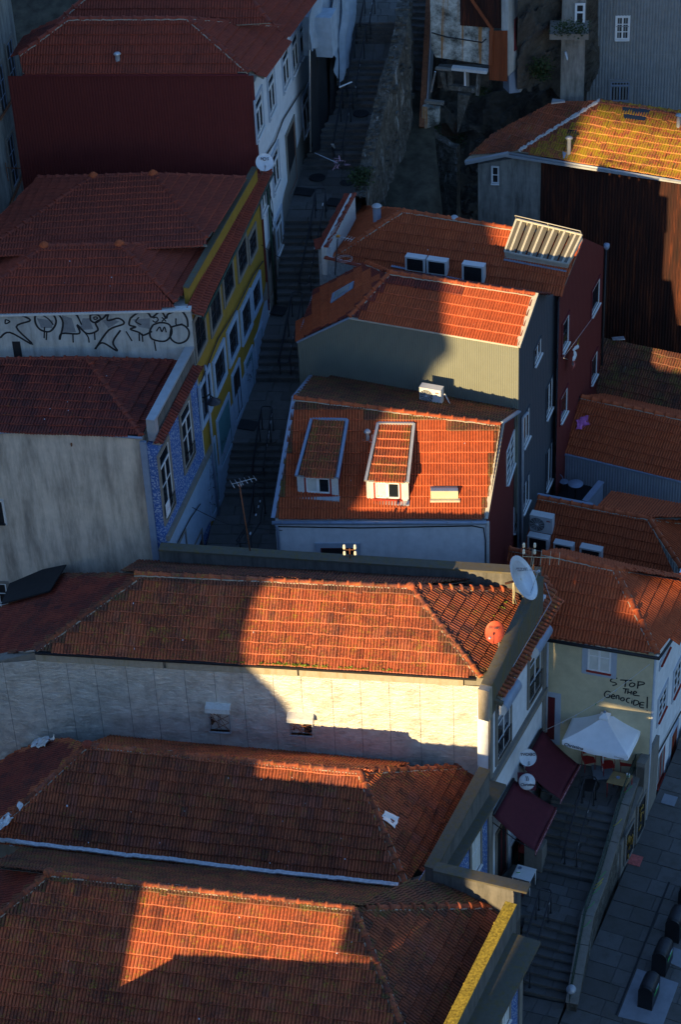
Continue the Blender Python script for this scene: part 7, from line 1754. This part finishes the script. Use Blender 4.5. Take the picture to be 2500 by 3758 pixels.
# antennas
def yagi(p0, top, d, ln, n, wid, lab, mat='galv', mastmat='rustiron', ref=False, name='antenna'):
    r = thing(name, p0, lab, 'antenna'); MB().tube([p0, top], .022, 6).build('mast', M[mastmat], r); d = d.normalized(); s = d.cross(V((0, 0, 1))).normalized()
    MB().tube([top - d * ln * .3, top + d * ln * .7], .012, 5).build('boom', M[mat], r)
    for i in range(n):
        c = top + d * ln * (-.3 + i / (n - 1)); MB().tube([c - s * wid * (1 - .4 * i / n), c + s * wid * (1 - .4 * i / n)], .009, 4).build('element', M[mat], r)
    if ref:
        for k in range(9):
            z_ = (k - 4) * .1; c = top - d * ln * .3 + V((0, 0, z_)) - d * abs(z_) * -.5; MB().tube([c - s * .35, c + s * .35], .008, 4).build('reflector_rod', M[mat], r)
        MB().box(top + d * .02, d * .12, s * .1, V((0, 0, .08))).build('junction_box', M['orangeplastic'], r)
    else: MB().tube([top + s * wid * .2 + V((0, 0, .03)), top + s * wid + V((0, 0, .05)), top + s * wid - V((0, 0, .05)), top + s * wid * .2 - V((0, 0, .03))], .01, 4).build('folded_dipole', M[mat], r)
    return r
p0 = FSb.P(918, 2022, .1); yagi(p0, vz(p0, 12.0) + V((-.18, 0, 2.6)), H(70), .8, 6, .25, 'thin rusty mast with a small white aerial in front of the dark stair street')
p0 = P(1230, 1010, 14.2); r = yagi(p0, PY(1240, 868, p0.y + .1), H(120), .9, 9, .28, 'comb aerial with orange box on the left corner of the skylight house', ref=True, mastmat='darkmetal')
c = PY(1245, 948, p0.y); 
for dz in (.03, -.03): MB().tube([c + H(110) * .22 + V((math.cos(t_) * .3, math.sin(t_) * .22, dz)) for t_ in [k * math.pi / 9 for k in range(18)]], .008, 4, True).build('loop_aerial', M['galv'], r)
p0 = FSb.W(Lb - .25, 11.75, .16); yagi(p0, p0 + V((0, 0, .55)), H(100), 1.2, 5, .5, 'sunlit aerial at the corner of the long house parapet, hairpin dipole', mat='cream')
def insul(p0, h, lab):
    r = thing('insulator_post', p0, lab, 'insulators', 'brown and white insulators on the long house parapet'); MB().tube([p0, p0 + V((0, 0, h))], .018, 6).build('post', M['rustiron'], r)
    for z in (h, h - .27):
        ar = MB(); ar.tube([p0 + Rt * -.17 + V((0, 0, z + .02)), p0 + Rt * -.13 + V((0, 0, z - .06)), p0 + Rt * .13 + V((0, 0, z - .06)), p0 + Rt * .17 + V((0, 0, z + .02))], .012, 5); ar.build('arm', M['rustiron'], r)
        for s_ in (-1, 1): MB().lathe(p0 + Rt * .18 * s_ + V((0, 0, z)), [(0, -.02), (.045, -.01), (.05, .06), (.035, .08), (.045, .1), (.035, .15), (0, .16)], 10).build('insulator', M['ceramic'], r)
    return r
insul(FSb.W(FSb.px(1288, 2040)[0], 11.75, .16), .42, 'insulator post in front of the white wall of the dormer house'); insul(FSb.W(Lb - .45, 11.75, .16) + V((.05, 0, 0)), .95, 'taller insulator post at the right corner of the parapet')

# ================================================================== air conditioners
def ac(p, t, w, h, d, front, lab, name='air_conditioner'):
    """p = foot centre, t = width direction, front True when the fan side faces the viewer"""
    r = thing(name, p, lab, 'air conditioner', 'outdoor air conditioning units'); t = t.normalized(); f = V((t.y, -t.x, 0)); f = f if f.y < 0 else -f; U_ = V((0, 0, 1)); b = p + U_ * .07
    mb = MB(); mb.box(b + U_ * (h / 2), t * w, f * d, U_ * h); mb.build('casing', M['acwhite'], r)
    MB().box(b + U_ * (h + .008), t * (w + .015), f * (d + .015), U_ * .02).build('top_panel', M['acwhite'], r)
    for s_ in (-1, 1): MB().box(p + t * s_ * w * .33 + U_ * .03, t * .06, f * (d + .12), U_ * .06).build('foot', M['darkmetal'], r)
    if front:
        c = b + U_ * h * .5 - t * w * .17 + f * (d / 2); rr = h * .42
        MB().lathe(c + f * .004, [(0, 0), (rr, 0), (rr, .004)], 20, f).build('fan_recess', M['black'], r)
        g = MB()
        for k in range(6): q = rr * (k + 1) / 6; g.tube([c + f * .025 + (t * math.cos(a) + U_ * math.sin(a)) * q for a in [j * math.pi / 10 for j in range(20)]], .006, 4, True)
        for k in range(6): a = k * math.pi / 6; g.bar(c + f * .025 + (t * math.cos(a) + U_ * math.sin(a)) * rr, c + f * .025 - (t * math.cos(a) + U_ * math.sin(a)) * rr, .008, .008)
        g.build('fan_guard', M['acwhite'], r); MB().lathe(c + f * .03, [(0, .01), (.04, .01), (.05, 0)], 10, f).build('fan_hub', M['acwhite'], r)
        MB().box(b + t * w * .33 + U_ * h * .8 + f * (d / 2 + .003), t * w * .16, f * .006, U_ * .05).build('badge', M['redcloth'], r)
    else:
        MB().box(b + U_ * h * .5 + f * (d / 2 + .003), t * w * .80, f * .006, U_ * h * .84).build('coil', M['black'], r)
        g = MB()
        for k in range(7): x = -w * .4 + w * .8 * k / 6; g.bar(b + t * x + U_ * h * .08 + f * (d / 2 + .012), b + t * x + U_ * h * .92 + f * (d / 2 + .012), .006, .006)
        for k in range(6): z = h * (.08 + .84 * k / 5); g.bar(b - t * w * .4 + U_ * z + f * (d / 2 + .012), b + t * w * .4 + U_ * z + f * (d / 2 + .012), .006, .006)
        g.build('coil_guard', M['darkmetal'], r)
    return r
q = isect(1585, 1478, plOb); o = ac(q, FNf.t, .82, .60, .32, True, 'air conditioner with its fan facing out, standing before the grey clad wall')
MB().tube([q + FNf.t * .42 + V((0, 0, .3)), q + FNf.t * .5 + V((0, .1, .42)), q + FNf.t * .62 + V((0, .1, .2)), q + FNf.t * .7 + V((0, .15, .0)), q + FNf.t * 1.6 + V((0, .1, -.25))], .025, 6).build('hose', M['acwhite'], o)
FM = Fac(M_A, M_B)
for x, y, lab in ((1529, 996, 'leftmost of the three boxes of air conditioning below the skylight roof'), (1608, 1007, 'middle one of the three air conditioners behind the grey clad house'), (1740, 1036, 'air conditioner nearest the skylight, its dark coil side catching sun')):
    q = isect(x, y, plMf) ; ac(q, FM.t, .80 if x < 1700 else .86, .58 if x < 1700 else .72, .32, False, lab)
tr_ = MB(); a, b = isect(1440, 975, plMf), isect(1800, 1045, plMf); tr_.bar(a + V((0, 0, .03)), b + V((0, 0, .03)), .3, .02); o = tr_.build('gutter_tray', M['zincblue'], hM)
F3t = V(((q3 - R3_R).x, (q3 - R3_R).y, 0)).normalized()
q = isect(2070, 2040, pl3); ac(q, F3t, .76, .55, .3, False, 'dark backed air conditioner in the middle of the low roof row'); q = isect(2170, 2062, pl3); ac(q, F3t, .84, .62, .32, False, 'rightmost air conditioner of the low roof row')
q = isect(1978, 2018, pl3); ac(q, F3t, .82, .60, .32, False, 'air conditioner at the foot of the red wall, directly under the one with a fan'); q = isect(1990, 1950, pl3) ; ac(q, F3t, .88, .72, .34, True, 'air conditioner with a fan guard facing out, top of the group by the red wall')
# terrace table and chair
c = P(2113, 1775, tz + .7); r = thing('bistro_table', vz(c, tz), 'dark round metal table on the small terrace behind the grey house', 'table'); MB().lathe(c, [(0, .015), (.3, .015), (.31, 0), (.3, -.015), (0, -.015)], 24).build('tabletop', M['zincblue'], r); MB().tube([vz(c, tz), c], .02, 6).build('leg', M['darkmetal'], r)
for px_, py_, az_, lb in ((2070, 1800, 60, 'dark metal chair left of the round terrace table'), (2098, 1745, 170, 'dark metal chair behind the round terrace table')):
    p = P(px_, py_, tz); r = thing('metal_chair', p, lb, 'chair'); f = H(az_); s = H(az_ + 90)
    MB().lathe(p + V((0, 0, .44)), [(0, .01), (.18, .01), (.19, 0)], 14).build('seat', M['zincblue'], r)
    for k in range(4): a = k * 1.57 + .78; MB().tube([p + V((math.cos(a) * .18, math.sin(a) * .18, 0)), p + V((math.cos(a) * .14, math.sin(a) * .14, .44))], .01, 5).build('leg', M['darkmetal'], r)
    MB().tube([p - f * .17 + s * .17 + V((0, 0, .44))] + [p - f * .18 + s * .18 * math.cos(t_) + V((0, 0, .65 + .2 * math.sin(t_))) for t_ in [k * math.pi / 6 for k in range(7)]] + [p - f * .17 - s * .17 + V((0, 0, .44))], .011, 5).build('backrest', M['zincblue'], r)

# ================================================================== laundry and litter
def sheet(name, pts, mat, lab, cat, seed, amp=.05, n=10, kind=None):
    c = pts; mb = MB(); vv = []
    for j in range(n + 1):
        for i in range(n + 1):
            a, b = i / n, j / n; p = c[0].lerp(c[1], a).lerp(c[3].lerp(c[2], a), b); d = V((MN.noise(p * 5 + V((seed, 0, 0))), MN.noise(p * 5 + V((0, seed, 0))), MN.noise(p * 5 + V((0, 0, seed))))) * amp * 2
            vv.append(p + d + V((0, 0, amp * .5)))
    mb.add(vv, [(j * (n + 1) + i, j * (n + 1) + i + 1, (j + 1) * (n + 1) + i + 1, (j + 1) * (n + 1) + i) for j in range(n) for i in range(n)]); o = mb.build(name, M[mat]); meta(o, lab, cat); return o
ll = thing('clothes_line', FMs.P(2067, 1313, .1), 'clothes line between windows of the red wall', 'clothes line')
for k in (0, .12): MB().tube([FMs.P(2067, 1315, .15 + k), FMs.P(2188, 1150, .25 + k)], .006, 4).build('line', M['sticker'], ll)
MB().tube([FMs.P(2085, 1320, 0), FMs.P(2070, 1315, .5)], .012, 5).build('bracket', M['galv'], ll)
c = FMs.P(2104, 1305, .3)
sheet('hanging_cloth', [c, c + FMs.t * .6 + V((0, 0, .1)), c + FMs.t * .4 - V((0, 0, .5)), c - V((0, 0, .45))], 'dish', 'white shirt hanging on the clothes line', 'laundry', 1, .07)
sheet('hanging_cloth', [c - V((0, 0, .35)), c + FMs.t * .4 - V((0, 0, .3)), c + FMs.t * .3 - V((0, 0, .75)), c - V((0, 0, .65))], 'redcloth', 'red cloth hanging below the white shirt', 'laundry', 2, .06)
sheet('hanging_cloth', [c + FMs.t * .5 + V((0, 0, .05)), c + FMs.t * 1.1 + V((0, 0, .3)), c + FMs.t * 1.0 + V((0, 0, .1)), c + FMs.t * .5 - V((0, 0, .15))], 'yellowcloth', 'yellow cloth on the clothes line by the red wall', 'laundry', 3, .05)
sheet('fallen_cloth', [isect(x, y, pl2) + V((0, 0, .12)) for x, y in ((2112, 1550), (2162, 1538), (2168, 1572), (2120, 1592))], 'pink', 'pink cloth fallen on the red roof', 'cloth', 4, .06)
sheet('plastic_sheet', [isect(x, y, plTr) + V((0, 0, .12)) for x, y in ((1413, 2985), (1465, 3010), (1452, 3050), (1405, 3015))], 'whitepaint', 'white plastic sheet lying on the side slope next to the hip', 'sheet', 5, .03)
sheet('foil_scrap', [isect(x, y, plTl) + V((0, 0, .1)) for x, y in ((-20, 3040), (30, 2995), (52, 3015), (5, 3065))], 'foilbright', 'large crumpled foil scrap at the left picture edge by the gutter', 'foil', 6, .09)
sheet('foil_scrap', [isect(x, y, plTf) + V((0, 0, .1)) for x, y in ((63, 2970), (75, 2950), (86, 2970), (72, 2985))], 'foilbright', 'small crumpled foil scrap wrapped on the left hip', 'foil', 7, .05)
sheet('foil_scrap', [isect(x, y, plTl) + V((0, 0, .12)) for x, y in ((112, 2750), (125, 2722), (205, 2712), (165, 2758))], 'foilbright', 'crumpled foil sheet at the foot of the foil wall', 'foil', 8, .07)
sheet('foil_scrap', [isect(x, y, plUb) + V((0, 0, .1)) for x, y in ((15, 3100), (60, 3103), (72, 3108), (45, 3115))], 'foilbright', 'flattened foil strip below the silvery gutter, left', 'foil', 9, .04)
o = MB().prism([isect(x, y, plSl) + V((0, 0, .32)) for x, y in ((50, 2138), (247, 2098), (187, 2194), (10, 2240))], V((0, 0, -.06))).build('dark_canopy', M['netblack']); meta(o, 'flat dark canopy sheet against the grey gable, left edge', 'canopy')
vp = thing('vent_pipe', isect(25, 2745, plTl), 'short vent pipe with round cap at the left edge below the foil wall', 'vent pipe'); p = isect(25, 2745, plTl) + V((0, 0, -.2))
MB().tube([p, p + V((0, 0, .65))], .06, 8).build('tube', M['galv'], vp); MB().lathe(p + V((0, 0, .65)), [(.11, 0), (.11, .08), (.0, .14)], 12).build('cap', M['galv'], vp); MB().lathe(p + V((.1, 0, .25)), [(0, .02), (.2, .02), (.22, 0)], 9, V((.1, -.4, 1))).build('collar', M['whitepaint'], vp)
# droppings and flakes on the roofs
rg = random.Random(99); mb = MB()
def flecks(pl, x0, x1, y0, y1, n, s=(.015, .04)):
    for _ in range(n):
        x, y = rg.uniform(x0, x1), rg.uniform(y0, y1); p = isect(x, y, pl) + pl[1] * .055; r_ = rg.uniform(*s); e = V((0, 0, 1)).cross(pl[1]).normalized(); q = pl[1].cross(e)
        k = rg.uniform(0, 1); mb.add([p + (e * math.cos(a + k) + q * math.sin(a + k)) * r_ * rg.uniform(.7, 1.3) for a in (0, 1.26, 2.5, 3.77, 5.03)], [(0, 1, 2, 3, 4)])
for pl, x0, x1, y0, y1, n in ((plOf, 1200, 1800, 1600, 1850, 12), (plOb, 1200, 1850, 1420, 1530, 26), (plEf, 80, 480, 1380, 1570, 12), (plTf, 200, 1300, 2850, 3180, 30), (plUf, 100, 1350, 3300, 3758, 16), (plNf, 1500, 1900, 1080, 1220, 4), (plSf, 400, 1600, 2200, 2400, 10), (plMf, 1400, 1850, 860, 950, 5), (plDf, 200, 560, 960, 1080, 4), (plUb, 300, 1500, 3250, 3280, 20)): flecks(pl, x0, x1, y0, y1, n)
mb.build('bird_droppings', M['dish'], None, kind='stuff')

# ================================================================== off-frame shadow casters: an inferred house, a shaped pier, added blocks
hd = H(28); pu = V((math.cos(SUN_AZ), -math.sin(SUN_AZ), 0))
def sp(u_, v_, h_): return pu * u_ + hd * h_ + V((0, 0, (v_ - h_ * math.sin(SUN_EL)) / math.cos(SUN_EL)))
pier = thing('shadow_pier', vz(sp(-34, 5, 3), -1), 'unseen pier left of the picture, outline cut to its shadow edge', 'bridge pier')
prof_ = [(-60, 0), (-26.0, 0), (-26.3, 14), (-26.8, 16.2), (-27.0, 17.6), (-27.4, 18.5), (-28.1, 19.4), (-28.8, 20.5), (-28.9, 22), (-28.4, 23.2), (-28.9, 25), (-28.3, 26.3), (-27.7, 27.0), (-28.2, 27.9), (-28.6, 28.8), (-29.4, 30), (-29.6, 40), (-60, 40)]  # outline traced back along the sun from the shadow edge
MB().prism([sp(a, b, 3) for a, b in prof_], hd * 2.5).build('shadow_outline', M['stone'], pier)
hV = thing('waterfront_house', vz(sp(-23, 5, 28), -1), 'hip roofed waterfront house just below the picture', 'house')
ra, rb_ = sp(-25.4, 16.15, 30), sp(-18.9, 16.9, 30); ln_ = (rb_ - ra).normalized(); fr_ = V((ln_.y, -ln_.x, 0)); fr_ = fr_ if fr_.y < 0 else -fr_
ea = [ra + fr_ * 3.5 - ln_ * 3 - V((0, 0, 2.4)), rb_ + fr_ * 3.5 + ln_ * 3 - V((0, 0, 2.4)), rb_ - fr_ * 3.0 + ln_ * 3 - V((0, 0, 2.4)), ra - fr_ * 3.0 - ln_ * 3 - V((0, 0, 2.4))]
mb = MB(); mb.add([ra, rb_] + ea, [(2, 3, 1, 0), (3, 4, 1), (4, 5, 0, 1), (5, 2, 0)]); rv = mb.build('roof', M['tile_old'], hV)
mb = MB(); mb.add(ea + [vz(p, -2) for p in ea], [(0, 1, 5, 4), (1, 2, 6, 5), (2, 3, 7, 6), (3, 0, 4, 7)]); mb.build('wall', M['white'], hV)
CAPV = MB()
k = 12
for i in range(k): CAPV.tube([ra.lerp(rb_, i / k) + V((0, 0, .0)), ra.lerp(rb_, (i + 1) / k)], .12, 8, r2=.09)
CAPV.build('ridge_tile', M['tile_old'], rv, kind='stuff')
hW = thing('shade_blocks', vz(sp(-5, 5, 4), -1), 'unseen blocks outside the picture, added to shade the houses on the right', 'house')
for q in ([(-16.9, 0), (12, 0), (12, 28), (-16.9, 28)], [(-21.0, 16.9), (-18.9, 16.9), (-18.9, 17.5), (-16.92, 17.5), (-16.92, 20.35), (-20.6, 20.7)], [(-24.1, 23.7), (-21.3, 23.2), (-20.6, 21.7), (-16.92, 21.7), (-16.92, 28), (-24.1, 28)], [(-20.58, 20.72), (-19.0, 20.6), (-18.6, 21.68), (-20.58, 21.68)]):  # unseen added blocks, stepped to shade some spots and leave others sunlit
    MB().prism([sp(a, b, 4) for a, b in q], hd * 4).build('wall', M['white'], hW)
MB().prism([sp(a, b, -26) for a, b in [(-60, 32.0), (30, 31.9), (30, 48), (-60, 48)]], hd * 3).build('shade_slab', M['stone'], pier)  # slab added behind the camera to keep sun off the upper right building
